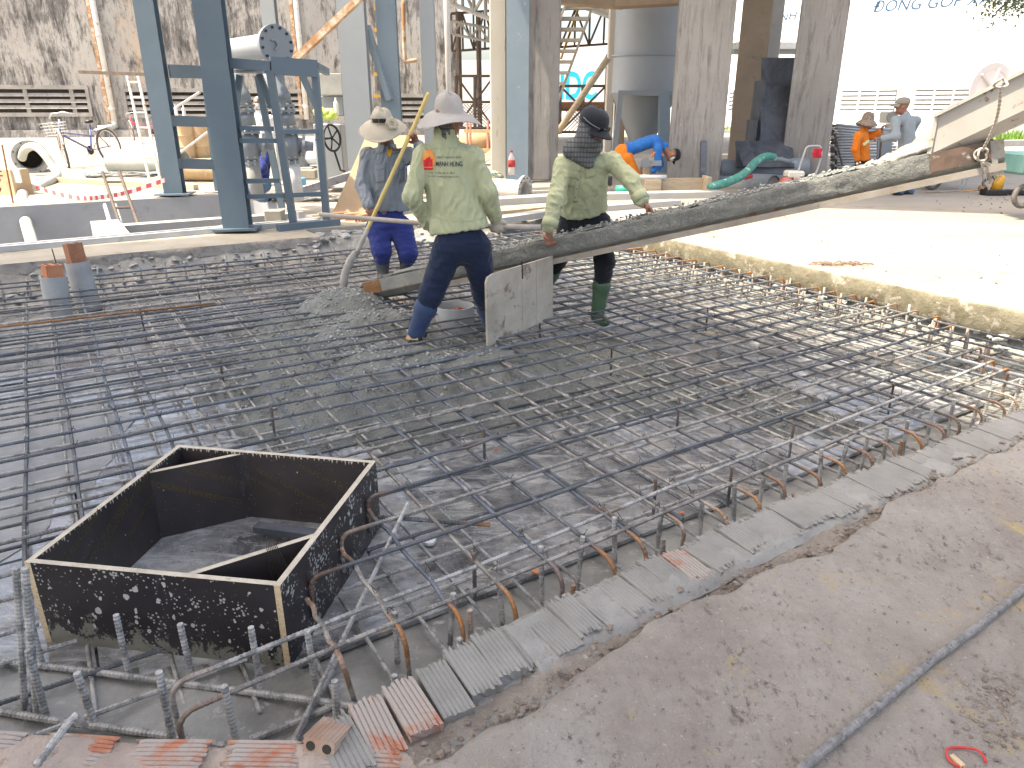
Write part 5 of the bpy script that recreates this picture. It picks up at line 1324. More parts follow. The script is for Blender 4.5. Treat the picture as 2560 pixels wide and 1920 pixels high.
# rusty bracket pipe on wall
mb = MB(); mb.tube(spline([D(1008, -20, 14), D(1012, 140, 14), D(1022, 152, 14), D(1042, 150, 14)], 4), .035, 8); mb.build('rusty_pipe', m_rustp, None, True, label='thin rusty pipe with a hooked lower end behind the bamboo pole', cat='pipe')
mb = MB(); p = D(1128, 430, 14.5); p.z = 0; mb.tube([p, straight_up(p, 6)], .05, 10); mb.build('white_downpipe', m_whitep, None, True, label='thin white pipe rising behind the middle hat', cat='pipe')
# grey machine with hand wheel, bags
mc = thing('grey_machine', 'pale grey machine cabinet with a hand wheel behind the valve frame', 'machine', G(850, 450))
y0_ = 13.4
def pbox(x0, x1, ytop, ybot, Yf, depth, mat, parent, name, bev=.015):
    a_ = D(x0, ybot, Yf); b_ = D(x1, ybot, Yf); t_ = D(x0, ytop, Yf); mb = MB(); mb.box(((a_.x+b_.x)/2, Yf+depth/2, (a_.z+t_.z)/2), (b_.x-a_.x, depth, t_.z-a_.z)); return mb.build(name, mat, parent, False, bev)
pbox(795, 862, 310, 452, 13.2, .8, m_grey, mc, 'cabinet'); pbox(800, 860, 240, 290, 13.6, .6, m_grey, mc, 'rear_box'); pbox(800, 858, 183, 238, 13.5, .7, M('pale_hopper', (.40, .40, .38), (.5, .5, .48), 3, rough=.7), mc, 'hopper')
wc = D(830, 345, 12.9); mb = MB(); ax = Vector((1, -.5, .1)).normalized(); u = ax.cross(Vector((0, 0, 1))).normalized(); v_ = u.cross(ax)
mb.tube([wc+(u*math.cos(t)+v_*math.sin(t))*.21 for t in np.linspace(0, 2*math.pi, 28)], .02, 8, False)
for k in range(5): t = 2*math.pi*k/5; mb.tube([wc, wc+(u*math.cos(t)+v_*math.sin(t))*.21], .014, 6)
mb.tube([wc, wc+ax*-.35], .02, 6); mb.build('hand_wheel', m_black, mc, True)
mb = MB(); mb.tube([wc+Vector((.02, 0, -.2)), wc+Vector((.1, 0, -.52)), wc+Vector((.18, 0, -.54))], .018, 6); mb.build('lever', m_black, mc)
c = D(815, 285, 13.0); v, f = pebbles([tuple(c+Vector((random.uniform(-.15, .15), 0, random.uniform(-.05, .07)))) for _ in range(14)], [.10]*14); put('lime_bag', fastmesh('b', v, f), m_lime, None, True, label='crumpled lime green plastic bag on the grey machine', cat='bag')
def bottle(c, h, mat, label, cap=m_red, lab=None):
    t = thing('bottle', label, 'bottle', c); r = h*.145; mb = MB(); mb.lathe(c, (0, 0, 1), [(0, r*.9), (.01, r), (h*.25, r), (h*.35, r*.92), (h*.6, r), (h*.72, r*.9), (h*.86, r*.35), (h*.92, r*.33)], 16); mb.build('body', mat, t, True)
    mb = MB(); mb.lathe(c+Vector((0, 0, h*.92)), (0, 0, 1), [(0, r*.4), (h*.07, r*.4)], 12); mb.build('cap', cap, t)
    if lab: mb = MB(); mb.ring(c+Vector((0, 0, h*.33)), (0, 0, 1), r*1.03, r*.9, h*.28, 16); mb.build('wrapper', lab, t, True)
    return t
bottle(D(842, 288, 13.0), .28, m_glass, 'clear plastic bottle beside the lime bag on the machine', m_paper)
for k, (x, lab) in enumerate([(442, 'small white bottle on the left rung frame, left one'), (462, 'small white bottle on the left rung frame, right one')]): bottle(D(x, 294, 14.2), .22, m_paper, lab, m_paper)
# blue welding machine, concrete pad, white pipe behind
wm = thing('welding_machine', 'small bright blue welding machine on the yard behind the cage', 'machine', G(735, 482))
pbox(722, 752, 448, 480, 12.4, .4, m_blueplastic, wm, 'case'); pbox(714, 724, 452, 478, 12.45, .34, m_black, wm, 'front')
mb = MB(); mb.tube(spline([D(724, 450, 12.5), D(728, 440, 12.5), D(744, 440, 12.5), D(748, 448, 12.5)], 4), .02, 6); mb.build('handle', m_blueplastic, wm)
pd = thing('pump_pad', 'cream concrete pad with pump pipework behind the cage', 'pad', G(755, 448)); pbox(722, 790, 424, 448, 13.6, .8, m_ledge, pd, 'pad'); pbox(700, 780, 418, 424, 13.7, .6, m_grey, pd, 'steel_plate')
mb = MB(); mb.lathe(D(735, 395, 13.9), (1, .1, 0), [(0, .12), (.75, .12)], 16); mb.build('white_pipe', m_paper, pd, True); mb = MB(); mb.lathe(D(745, 420, 13.9), (0, 0, 1), [(0, .22), (.35, .18), (.5, .12)], 16); mb.build('pump_body', m_greyd, pd, True)
# leaning plywood sheet, timber, bricks, rail
m_plytan = M('tan_plywood', (.33, .23, .14), (.42, .31, .20), 1.4, .3, .7, (.36, .25, .15), 6, .58, .7, .75, 0, .15, 30, .003)
mb = MB(); pts = [D(830, 538, 9.95), D(960, 538, 10.1), None, D(918, 335, 10.9)]; pts[2] = pts[1]+(pts[3]-pts[0])*.98; n = (pts[1]-pts[0]).cross(pts[3]-pts[0]).normalized(); mb.prism(pts, n*.018); mb.build('plywood_sheet', m_plytan, None, label='tan plywood sheet leaning behind the left worker', cat='plywood')
mb = MB(); mb.bar(D(745, 480, 10.2), D(905, 430, 10.6), .11, .10); mb.build('crusted_timber', M('crusted_timber', (.36, .34, .33), (.45, .43, .41), 8, .35, .65, (.25, .14, .09), 9, .58, .64, .9, 0, .8, 30, .012), None, label='cement crusted timber resting through the cage against plywood', cat='timber')
bst = [(852, 548), (880, 551), (905, 554)]
for k, (x, y) in enumerate(bst):
    o = solid_brick('hollow_brick', G(x, y)+Vector((0, 0, .05)), (.4, 1, 0) if k == 2 else (1, .3, 0), (1, 0, 0) if k == 2 else (0, 1, 0), (.19, .10, .09), m_newbrick, None, k == 2)
    tag(o, ['orange brick on the kerb, farthest left of the three', 'orange brick on the kerb, middle of the three', 'orange brick showing its holes, nearest the left worker'][k], 'brick', 'bricks on the kerb')
rl = thing('steel_rail', 'long grey steel channel lying along the ledge in front of the basin', 'rail', W(1, 9.35, 0))
for k, (ya, yb, h_) in enumerate([(640, 566, .06), (630, 557, .05)]):
    mb = MB(); mb.bar(W(-1.5, 9.17+.16*k, .03), W(2.95, 9.42+.16*k, .03), .07, h_); mb.build('rail', m_galv if k == 0 else m_basin, rl)
mb = MB(); mb.box(G(690, 560)+Vector((0, 0, .08)), (.22, .18, .2)); mb.build('concrete_block', m_ledge, None, False, .01, label='small concrete block under the rail beside the cage', cat='block')
coil('cable_tangle', G(780, 500), .65, .3, 6, .018, m_cable, 'black cable tangle on the concrete behind the cage', 4)
# ------------------------------------------------------------------ CENTRE AND RIGHT BACKGROUND
def conc_col(x0, x1, yb, zoff, name, label, top=9.2, mat=m_col, depth=None, rot=0):
    b_ = G((x0+x1)/2, yb); wdt = (x1-x0)*b_.length/math.hypot(FPX, 0)*1.0; wdt = (x1-x0)*b_.y/FPX/ (1.0)
    x = Vector((math.cos(R(rot)), math.sin(R(rot)), 0)); y = Vector((-x.y, x.x, 0)); dp = depth or wdt
    mb = MB(); c = Vector((b_.x, b_.y+dp/2, top/2)); mb.box(c, (wdt, dp, top), x, y, (0, 0, 1)); o = mb.build(name, mat, None, False, .02)
    return tag(o, label, 'column', 'concrete columns')
conc_col(1298, 1392, 450, 0, 'concrete_column', 'grey streaked concrete column with the blue steel post on its left', 9.2, m_col, .8)
conc_col(1228, 1266, 452, 0, 'concrete_column', 'narrow sunlit concrete column left of the blue steel post', 9.2, m_colw, .5)
b_ = G(1293, 452); H_col(b_+Vector((0, -.25, .02)), Vector((b_.x, b_.y-.25, 9.2)), 50*b_.y/FPX, .32, m_bluel, 'steel_column', 'pale blue steel post fixed against the middle concrete column', (1, 0, 0), .62)
conc_col(1680, 1803, 462, 0, 'concrete_column', 'wide grey concrete column right of the bending worker', 9.0, m_col, .8, -10)
conc_col(1970, 2072, 452, 0, 'concrete_column', 'grey concrete column behind the red-draped machine handle', 9.0, m_col, .7, -23)
conc_col(1830, 1895, 400, 0, 'concrete_column', 'brown concrete column behind the black plywood sheets', 9.0, M('brown_column', (.20, .155, .115), (.27, .215, .165), 1, .3, .7, (.16, .12, .09), 4, .6, .7, .85), .7, -17)
mb = MB(); p = G(1898, 398); mb.box((p.x+.05, p.y+.6, 4.5), (.55, .6, 9)); tag(mb.build('concrete_column', m_conc, None, False, .02), 'pale concrete column standing just right of the brown one', 'column', 'concrete columns')
# beam over stairs and tank
mb = MB(); mb.bar(D(1385, -8, 17), D(1560, 5, 17), .4, .25); mb.bar(D(1545, 0, 17), D(1700, -10, 16.5), .5, .3); mb.build('timber_beam', M('brown_beam', (.30, .22, .15), (.36, .28, .2), 2, rough=.8), None, label='brown beam above the stair and the tank', cat='beam')
conc_col(1508, 1526, 425, 0, 'white_post', 'narrow white post left of the grey tank', 4.2, m_colw, .2)
conc_col(1533, 1556, 425, 0, 'brown_post', 'brown block pier left of the grey tank', 9.0, M('brown_block', (.27, .2, .14), (.33, .25, .18), 2, rough=.85), .3)
# --- tank with conical bottom on legs
tk = thing('grey_tank', 'tall light grey steel tank with a conical bottom', 'tank', G(1625, 425))
Yt = 17.6; k = Yt/FPX; cx = D(1626, 200, Yt).x; r = 76*k; z1 = D(1626, 8, Yt).z; z2 = D(1626, 132, Yt).z; z3 = D(1626, 232, Yt).z; z4 = D(1626, 375, Yt).z
mb = MB(); mb.lathe((cx, Yt+r, 0), (0, 0, 1), [(z2, r*1.03), (z1, r*1.03), (z1, r*1.06), (z1+.04, r*1.06), (z1+.05, .1)], 48, False); o = mb.build('upper_shell', m_grey, tk, True); smooth_by_angle(o, 40)
mb = MB(); mb.lathe((cx, Yt+r, 0), (0, 0, 1), [(z3, r*1.05), (z2, r*1.05), (z2, r*1.09), (z2-.04, r*1.09), (z2-.04, r*1.05)], 48, False); o = mb.build('lower_shell', m_grey, tk, True); smooth_by_angle(o, 40)
mb = MB(); mb.lathe((cx, Yt+r, 0), (0, 0, 1), [(z4, r*.28), (z3-.04, r*1.04), (z3, r*1.10), (z3+.02, r*1.05)], 48, False); o = mb.build('cone', m_grey, tk, True); smooth_by_angle(o, 40)
for x in (1552, 1660, 1700):
    p = D(x if x != 1552 else 1530, 430, Yt-.1); p.z = 0; q = D(x, 230, Yt-.1); mb = MB(); mb.bar(p, q, .24 if x == 1660 else .12, .2 if x == 1660 else .10, (0, 1, 0)); mb.build('leg', m_bluel if x == 1660 else m_grey, tk)
mb = MB(); mb.bar(D(1545, 232, Yt-.12), D(1705, 235, Yt-.12), .08, .10); mb.build('ring_beam', m_grey, tk)
mb = MB(); mb.bar(D(1660, 350, Yt-.15), D(1700, 350, Yt-.15), .08, .08); mb.build('cross_bar', m_bluel, tk)
# --- steel stair
st = thing('steel_stair', 'whitish steel stair with yellow handrail posts behind the right worker', 'stair', G(1370, 400))
Ys = 19.5
for k, (x0, y0, x1, y1) in enumerate([(1425, -20, 1370, 130), (1482, 15, 1398, 245)]):
    mb = MB(); p = D(x0, y0, Ys+k*.1); q = D(x1, y1, Ys+k*.1); d = q-p; mb.bar(p, q+d*.55, .05, .50 if k == 0 else .22, (0, 1, 0)); mb.build('stringer', m_colw, st)
for k in range(12):
    y_ = 20+k*27; xl = 1432-k*5.8-4; xr = 1480-k*8.6
    mb = MB(); mb.bar(D(1425-(y_+20)*.37, y_, Ys+.05), D(1482-(y_-15)*.365, y_, Ys+.05), .26, .07); mb.build('tread', m_colw, st)
for k in range(5):
    x = 1438-k*9; y_ = 10+k*26; mb = MB(); mb.tube([D(x, y_+34, Ys+.4), D(x+22, y_-30, Ys+.4)], .03, 6); mb.build('rail_post', m_yellow, st)
mb = MB(); mb.tube([D(1395, 330, 17.5), D(1520, 145, 17.3)], .07, 8); mb.build('timber_prop', m_timber, None, True, label='rough diagonal timber pole crossing in front of the stair', cat='pole')
# --- far shed with roof trusses, white block with cyan letters
sh = thing('open_shed', 'open shed with dark metal roof and steel trusses far behind', 'shed', G(1280, 330))
Yh = 30
mb = MB()
for k in range(6):
    y_a = Yh-4+k*2.4; mb.bar((-4.5, y_a, 5.9+.06*k), (9, y_a, 5.9+.06*k), .12, .12)
mb.build('purlins', m_truss, sh)['kind'] = 'stuff'
mb = MB(); mb.hexa([(-4.5, Yh-6, 6.55), (9.5, Yh-6, 6.55), (9.5, Yh+9, 7.0), (-4.5, Yh+9, 7.0), (-4.5, Yh-6, 6.6), (9.5, Yh-6, 6.6), (9.5, Yh+9, 7.05), (-4.5, Yh+9, 7.05)]); mb.build('roof', m_roofm, sh)
def truss(p, q, h, n, mat, r=.06):
    mb = MB(); p = Vector(p); q = Vector(q); u = Vector((0, 0, h)); mb.tube([p, q], r, 6); mb.tube([p+u, q+u], r, 6)
    for k in range(n): a_ = p+(q-p)*(k/n); b_ = p+(q-p)*((k+1)/n); mb.tube([a_, a_+u], r*.8, 6); mb.tube([a_+u, b_] if k % 2 else [a_, b_+u], r*.8, 6)
    return mb.build('truss', mat, sh)
truss(D(1130, 128, 38), D(1240, 120, 38), 1.6, 4, m_trussd); truss(D(1400, 118, 38), D(1545, 108, 38), 1.6, 4, m_trussd)
truss(D(1130, 10, 30), D(1245, 55, 27), .75, 4, m_truss, .08); truss(D(1450, 12, 27), D(1580, 60, 25), .6, 4, m_truss, .10); truss(D(1130, 85, 34), D(1245, 108, 34), .5, 5, m_truss)
for x in (1152, 1200): mb = MB(); p = D(x, 330, 37); p.z = 0; mb.tube([p, straight_up(p, 5.5)], .12, 8); mb.build('post', m_trussd, sh)
# mesh fence frames in the shed
fn = thing('mesh_fence', 'dark rusty mesh fence with crossed braces far behind the workers', 'fence', G(1300, 345))
for (x0, x1, y0, y1, Yf) in [(1140, 1235, 190, 320, 27), (1400, 1515, 215, 330, 27)]:
    fr_ = MB()
    for x in np.linspace(x0, x1, 3): fr_.tube([D(x, y0, Yf), D(x, y1+5, Yf)], .06, 6)
    for y_ in (y0, (y0+y1)/2, y1): fr_.tube([D(x0, y_, Yf), D(x1, y_, Yf)], .05, 6)
    fr_.tube([D(x0, y0, Yf), D(x1, y1, Yf)], .04, 6); fr_.tube([D(x0, y1, Yf), D(x1, y0, Yf)], .04, 6); fr_.build('fence_frame', m_trussd, fn)
    mm = MB()
    for k in range(-14, 26):
        for sgn in (1, -1):
            xa = x0+(x1-x0)*k/12; pa, pb = (xa, y1), (xa+sgn*60, y1-60*1.0)
            if min(pa[0], pb[0]) < x0 or max(pa[0], pb[0]) > x1: continue
            mm.tube([D(pa[0], pa[1], Yf+.02), D(pb[0], pb[1], Yf+.02)], .012, 4)
    mm.build('wire_mesh', m_trussd, fn)['kind'] = 'stuff'
wb = thing('white_workshop', 'far white block with large cyan letters seen through the stair', 'building', D(1430, 330, 46)*1.0)
Yw = 46
pbox(1330, 1800, 100, 345, Yw, 6, m_white, wb, 'wall', 0); pbox(1030, 1250, 150, 345, Yw+4, 6, m_white, wb, 'wall', 0)
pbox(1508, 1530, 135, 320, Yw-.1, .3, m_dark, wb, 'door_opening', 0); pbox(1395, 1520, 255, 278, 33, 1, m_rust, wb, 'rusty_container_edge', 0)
s0 = D(1418, 218, Yw-.2); me = text_mesh('IDC', 2.1, 0, .02, .05); me.transform(frame_m(s0+Vector((.65, 0, 0)), (1, 0, 0), (0, 0, 1)) @ Matrix.Diagonal((.62, 1, 1, 1))); put('sign_letters', me, m_sign, wb)
# rusted pipe racks behind centre worker
rk = thing('pipe_rack', 'pink painted pipe rack with a thick rusty pipe behind the middle worker', 'rack', G(1200, 410))
mb = MB(); mb.lathe(D(1150, 352, 20), (1, 0, 0), [(0, .28), (1.0, .28)], 20); mb.build('thick_pipe', m_drum, rk, True)
for x in (1168, 1176, 1220, 1232): mb = MB(); mb.tube([D(x, 400, 19.6), D(x, 300, 19.6)], .03, 6); mb.build('rack_post', M('pink_paint_rack', (.5, .24, .2), None, rough=.7), rk)
for y_ in (328, 375): mb = MB(); mb.bar(D(1160, y_, 19.6), D(1236, y_, 19.6), .06, .08); mb.build('rack_bar', rk.children[-1].data.materials[0], rk)
mb = MB(); mb.bar(D(1205, 400, 16.5), D(1262, 365, 16.0), .05, .16); mb.build('plank', m_timber, None, label='leaning plank beside the sunlit concrete column', cat='plank')
# --- flanged pipe, bottle, tools on the middle yard
fp = flange_pipe('flanged_pipe', D(1313, 478, 12.2), (-1, .55, .03), 1.5, .165, M('dirty_white_pipe', (.46, .43, .40), (.58, .55, .52), 3, .35, .65, (.3, .24, .2), 8, .6, .7, .7), 'dirty white flanged pipe lying on the yard between the two green shirts', 1.5, True, .25, 12)
bottle(D(1279, 437, 14.9), .46, M('pale_red_bottle', (.68, .62, .6), None, rough=.2, bump=0), 'plastic bottle with a red label standing by the blue post', m_red, m_red)
solid = solid_brick('hollow_brick', G(1270, 497)+Vector((0, 0, .05)), (1, .2, 0), (0, 1, 0), (.2, .1, .1), m_newbrick, None, True); tag(solid, 'orange brick propping the flanged pipe', 'brick')
mb = MB(); p = G(1265, 506); mb.tube([p+Vector((-.12, 0, .03)), p+Vector((.16, .03, .04))], .03, 8); mb.tube([p+Vector((-.12, 0, .03)), p+Vector((-.5, -.03, .02))], .008, 6); mb.build('red_tool', m_red, None, label='red handled tool lying by the flanged pipe', cat='tool')
v, f = pebbles([tuple(G(1225+random.uniform(-22, 22), 440+random.uniform(-6, 6), .1+random.uniform(0, .12))) for _ in range(22)], rng.uniform(.06, .13, 22)); put('rag_heap', fastmesh('r', v, f), M('rags', (.10, .25, .22), (.6, .5, .4), 9, .4, .6, (.75, .5, .1), 12, .58, .62, .9), None, True, label='heap of green and yellow rags by the sunlit column', cat='rags')
# sunlit low kerbs crossing the middle yard
for k, (pts, w_, h_, lab) in enumerate([([(1050, 523), (1420, 500), (1800, 492)], .35, .10, 'long pale concrete kerb crossing the middle yard, farther one'), ([(1230, 560), (1400, 535), (1690, 512)], .22, .08, 'long pale concrete kerb crossing the middle yard, nearer one')]):
    kb = MB()
    for i in range(len(pts)-1): kb.bar(G(*pts[i])+Vector((0, 0, h_/2)), G(*pts[i+1])+Vector((0, 0, h_/2)), w_, h_)
    tag(kb.build('low_kerb', m_conc), lab, 'kerb')
mb = MB(); mb.bar(G(1130, 555)+Vector((0, 0, .05)), G(1225, 545)+Vector((0, 0, .07)), .25, .06); mb.bar(G(1225, 545)+Vector((0, 0, .07)), G(1360, 528)+Vector((0, 0, .05)), .22, .05); mb.build('planks', m_plyraw, None, label='two brown planks on the kerb between the green shirts', cat='plank')
# saw bench, form boxes, tools
wbx = thing('timber_form', 'open timber form box on the yard in front of the wide column', 'timber form', G(1690, 478))
def vplank(x0, x1, y0, y1, Y_, th, mat, nm, parent): return pbox(x0, x1, y0, y1, Y_, th, mat, parent, nm, .004)
vplank(1653, 1770, 445, 487, 13.6, .04, m_timber, 'front_board', wbx); vplank(1612, 1652, 450, 490, 13.4, .45, m_timber, 'end_box', wbx); vplank(1765, 1776, 443, 490, 13.3, .4, m_timber, 'end_board', wbx)
sb = thing('saw_bench', 'timber saw bench with a grey power saw beside the bending worker', 'bench', G(1635, 460))
vplank(1607, 1645, 418, 445, 14.0, .3, m_timber, 'bench_block', sb); mb = MB(); mb.tube([D(1600, 442, 13.6), D(1665, 443, 13.6)], .04, 10); mb.build('pvc_pipe', m_paper, sb, True)
mb = MB(); c = D(1630, 408, 13.9); mb.lathe(c+Vector((-.12, 0, 0)), (0, 1, .1), [(0, .02), (0, .09), (.03, .09), (.04, .03)], 24); mb.box(c+Vector((.08, .05, .0)), (.18, .15, .09)); mb.build('power_saw', m_greyd, sb)
mb = MB(); mb.tube(spline([c+Vector((.0, .1, .12)), c+Vector((.1, .1, .2)), c+Vector((.22, .1, .12))], 4), .02, 6); mb.build('saw_handle', m_orange, sb)
coil('cable_coil', G(1525, 495), .55, .25, 8, .018, m_cable, 'grey cable heap on the yard behind the right worker\'s arm', 6)
gp = thing('hand_tools', 'green and grey power tools lying behind the right worker', 'tools', G(1545, 480))
mb = MB(); mb.lathe(D(1540, 475, 13), (1, .1, 0), [(0, .08), (.22, .085), (.26, .04)], 14); mb.build('green_grinder', M('tool_green', (.03, .30, .22), None, rough=.4), gp, True); pbox(1514, 1530, 440, 465, 13.2, .15, m_black, gp, 'drill_body'); pbox(1495, 1535, 425, 434, 13.4, .3, m_timber, gp, 'board')
# --- black film sheets leaning on columns
sheets = [((1900, 365, 15.9), (1982, 365, 15.9), (1984, 215, 16.3), (1901, 215, 16.3), 'large black sheet', 'film faced plywood sheet with white scratches leaning between the columns'), ((1901, 300, 16.35), (1983, 300, 16.35), (1984, 145, 16.6), (1903, 145, 16.6), 'tall', 'tall dark plywood sheet standing behind the scratched one'), ((1840, 420, 15.2), (1985, 420, 15.2), (1985, 353, 15.8), (1838, 355, 15.8), 'low', 'low dark plywood sheet lying on its long side below the tall ones')]
for a_, b2, c_, d_, nm, lab in sheets:
    pts = [D(*p) for p in (a_, b2, c_, d_)]; n = (pts[1]-pts[0]).cross(pts[3]-pts[0]).normalized()
    pts[2] = pts[1]+(pts[3]-pts[0])
    mb = MB(); mb.prism(pts, n*.03); tag(mb.build('plywood_sheet', m_oldfilm), lab, 'plywood', 'dark plywood sheets')
for k, (x0, x1, y0, lab) in enumerate([(1882, 1888, 300, 'thin edge-on plywood sheet, left of the tall pair'), (1890, 1897, 200, 'edge-on plywood sheet touching the tall pair')]):
    pbox(x0, x1, y0, 368, 16.0+.1*k, .6, m_oldfilm, None, 'plywood_sheet', 0); o = bpy.data.objects[COL.objects[-1].name]; tag(o, lab, 'plywood', 'dark plywood sheets')
for k, (x0, y0, x1, y1, lab) in enumerate([(1850, 362, 1868, 415, 'narrow dark board leaning on the low sheet, left one'), (1862, 360, 1882, 412, 'narrow dark board leaning on the low sheet, right one')]):
    mb = MB(); mb.bar(D(x1, y1, 14.9), D(x0, y0, 15.3), .16, .03, (0, 1, 0)); tag(mb.build('dark_board', m_oldfilm), lab, 'board', 'leaning dark boards')
mb = MB(); mb.bar(D(1757, 450, 14.0), D(1759, 354, 14.4), .11, .09, (0, 1, 0)); mb.build('dark_post', m_oldfilm, None, label='dark timber post leaning on the wide concrete column', cat='post')
# --- PVC pipes and the green hose
def pvc(p, q, r, lab, end=True):
    t = thing('pvc_pipe', lab, 'pipe', (p+q)/2-Vector((0, 0, r)), 'pvc pipes'); ax = q-p; mb = MB(); mb.lathe(p, ax, [(0, r*.88), (0, r), (ax.length, r), (ax.length, r*.88), (0, r*.88)], 24, False); o = mb.build('pipe', m_pvc, t); smooth_by_angle(o, 50)
    mb = MB(); mb.lathe(p+ax*.93, ax, [(0, r*.87), (.01, r*.87)], 18); mb.build('muddy_bore', m_earth, o); return t
pvc(D(1800, 425, 15.6), D(2018, 420, 15.4), .21, 'long grey pvc pipe lying across the foot of the columns, upper one')
pvc(D(1790, 460, 15.2), D(1960, 458, 15.2), .16, 'grey pvc pipe lying under the upper pipe'); pvc(D(1868, 460, 14.8), D(1935, 463, 14.2), .20, 'short grey pvc pipe with its open end towards us')
hs = MB(); hp_ = spline([D(1775, 468, 12.8), D(1820, 455, 13.0), D(1860, 435, 13.4), D(1890, 405, 14.0), D(1915, 392, 14.2), D(1935, 395, 14.3)], 8); hs.tube(hp_, .075, 12); go = hs.build('green_hose', m_hoseg, None, True, label='thick teal green hose curving over the pvc pipes', cat='hose')
mb = MB(); mb.tube(spline([D(1870, 430, 13.9), D(1900, 405, 14.15), D(1940, 398, 14.3), D(1975, 405, 14.4)], 6), .045, 10); mb.build('grey_hose', m_pvc, None, True, label='thin grey hose lying along the teal hose', cat='hose')
mb = MB(); c = G(1845, 470); mb.lathe(c, (0, 0, 1), [(0, .2), (.16, .26), (.16, .24), (.03, .19), (.03, .01)], 24, False); mb.build('cement_pan', m_conc, None, True, label='shallow grey mixing pan beside the short pvc pipe', cat='pan')
mb = MB(); mb.bar(D(1858, 445, 13.9), D(1880, 438, 13.9), .12, .08); mb.build('red_jug', m_red, None, False, .02, label='small red plastic jug above the mixing pan', cat='jug')
bottle(G(1683, 456)+Vector((0, 0, .0)), .32, m_glass, 'clear bottle at the foot of the wide concrete column', m_paper)
# --- plate compactor with red cloth on the handle
cm = thing('plate_compactor', 'small engine machine with a tall tubular handle and red cloth on it', 'machine', G(1990, 470))
Yc = 13.6; mb = MB(); mb.tube(spline([D(1995, 430, Yc), D(2010, 385, Yc), D(2018, 368, Yc), D(2035, 365, Yc), D(2050, 367, Yc), D(2054, 382, Yc), D(2045, 420, Yc), D(2032, 450, Yc)], 6), .02, 8); mb.build('handle', m_galv, cm, True)
mb = MB(); p = D(2043, 374, Yc-.03); mb.grid(8, 10, lambda u, v: p+Vector(((u-.5)*.15+.01*math.sin(v*9), -.015*math.sin(u*7)-.02, -.16*v+.02))); o = mb.build('red_cloth', m_redcloth, cm, True); sm = o.modifiers.new('s', 'SOLIDIFY'); sm.thickness = .012
pbox(1970, 2012, 428, 446, Yc-.1, .3, m_cream, cm, 'fuel_tank', .03); pbox(1985, 2035, 440, 462, Yc, .35, m_black, cm, 'engine', .03)
for x in (1970, 1998): mb = MB(); mb.lathe(D(x, 458, Yc-.15), (0, 1, 0), [(0, .04), (.02, .10), (.2, .10), (.22, .04)], 16); mb.build('red_guard', M('faded_red', (.55, .16, .13), None, rough=.6), cm, True)
pbox(1965, 2040, 462, 472, Yc-.1, .5, m_greyd, cm, 'base_plate', .01)
# --- stack of scaffold tubes
sk = thing('scaffold_stack', 'tall stack of galvanised scaffold frames behind the orange jacketed worker', 'scaffold stack', G(2140, 428))
Yk = 17.0
for j in range(17):
    y_ = 425-j*7.1
    for s2 in range(2):
        p = D(2092-s2*14+random.uniform(-4, 4), y_+s2*2, Yk+s2*.9); q = D(2235+random.uniform(-12, 12), y_+(-1 if j < 13 else 14), Yk+.3+s2*.9); mb = MB(); mb.tube([p, q], .026, 7); mb.build('tube', m_galv, sk, True)
    for s2 in range(3):
        p = D(2078+s2*8, y_+3, Yk+.1+s2*.4); mb = MB(); mb.lathe(p, (.4, -1, 0), [(0, .03), (.08, .03)], 7); mb.build('coupler', m_trussd if (j+s2) % 3 else m_galv, sk)
mb = MB(); mb.bar(D(2208, 440, 16.6), D(2212, 330, 16.6), .30, .05, (0, 1, 0)); mb.build('side_panel', m_greyd, sk); mb = MB(); mb.bar(D(2110, 430, 16.5), D(2086, 335, 16.8), .03, .03, (0, 1, 0)); mb.build('leaning_bar', m_trussd, sk)
# --- white factory wall on the right with text, louvres
q0 = G(2640, 338); q1 = G(1760, 322); fd_ = (q1-q0); fd_.z = 0; fdn = fd_.normalized(); fnn = Vector((fdn.y, -fdn.x, 0)); fnn = fnn if fnn.y < 0 else -fnn
def FW(px, z, out=0):
    u = (px-1280)/FPX; d = Vector((u, _c+_s*(690/FPX), 0)); t = q0.dot(fnn)/d.dot(fnn); p = d*t; return Vector((p.x, p.y, z))+fnn*out
def fz(px, py): return D(px, py, FW(px, 0).y).z
fb2 = thing('white_factory', 'large sunlit white factory wall with blue lettering and louvres on the right', 'building', (q0+q1)/2)
mb = MB(); mb.prism([FW(1740, -.3), FW(2545, -.3), FW(2545, 16), FW(1740, 16)], -fnn*.5); mb.build('wall', m_white, fb2)
mb = MB(); mb.prism([FW(2546, -.3, -.05), FW(2760, -.3, -.05), FW(2760, 16, -.05), FW(2546, 16, -.05)], -fnn*.4); mb.build('grey_bay', m_grey, fb2)
mb = MB(); mb.prism([FW(2519, 0, .06), FW(2522, 0, .06), FW(2522, 14, .06), FW(2519, 14, .06)], -fnn*.06); mb.build('joint', m_grey, fb2)
for (x0, x1) in [(2100, 2234), (2283, 2425), (1800, 1830)]:
    z1 = fz(2240, 219); z0 = fz(2240, 282)
    fo = None
    for k in range(6):
        za = z0+(z1-z0)*k/5.5; mb = MB(); h = (z1-z0)/5.5*.62
        mb.prism([FW(x0, za, .14), FW(x1, za, .14), FW(x1, za+h, .02), FW(x0, za+h, .02)], -fnn*.1); o = mb.build('louvre_slat', m_white, fb2)
    mb = MB(); mb.prism([FW(x0-2, z0, .012), FW(x1+2, z0, .012), FW(x1+2, z1, .012), FW(x0-2, z1, .012)], -fnn*.01); mb.build('gap_shade_sheet', M('gap_shade_grey', (.20, .195, .19), None, rough=.9), fb2)  # flat grey sheet: the shade between the slats as a colour
    for k in range(1, 3):
        xx = x0+(x1-x0)*k/3; mb = MB(); mb.prism([FW(xx-2, z0, .16), FW(xx+2, z0, .16), FW(xx+2, z1+.1, .16), FW(xx-2, z1+.1, .16)], -fnn*.15); mb.build('mullion', m_white, fb2)
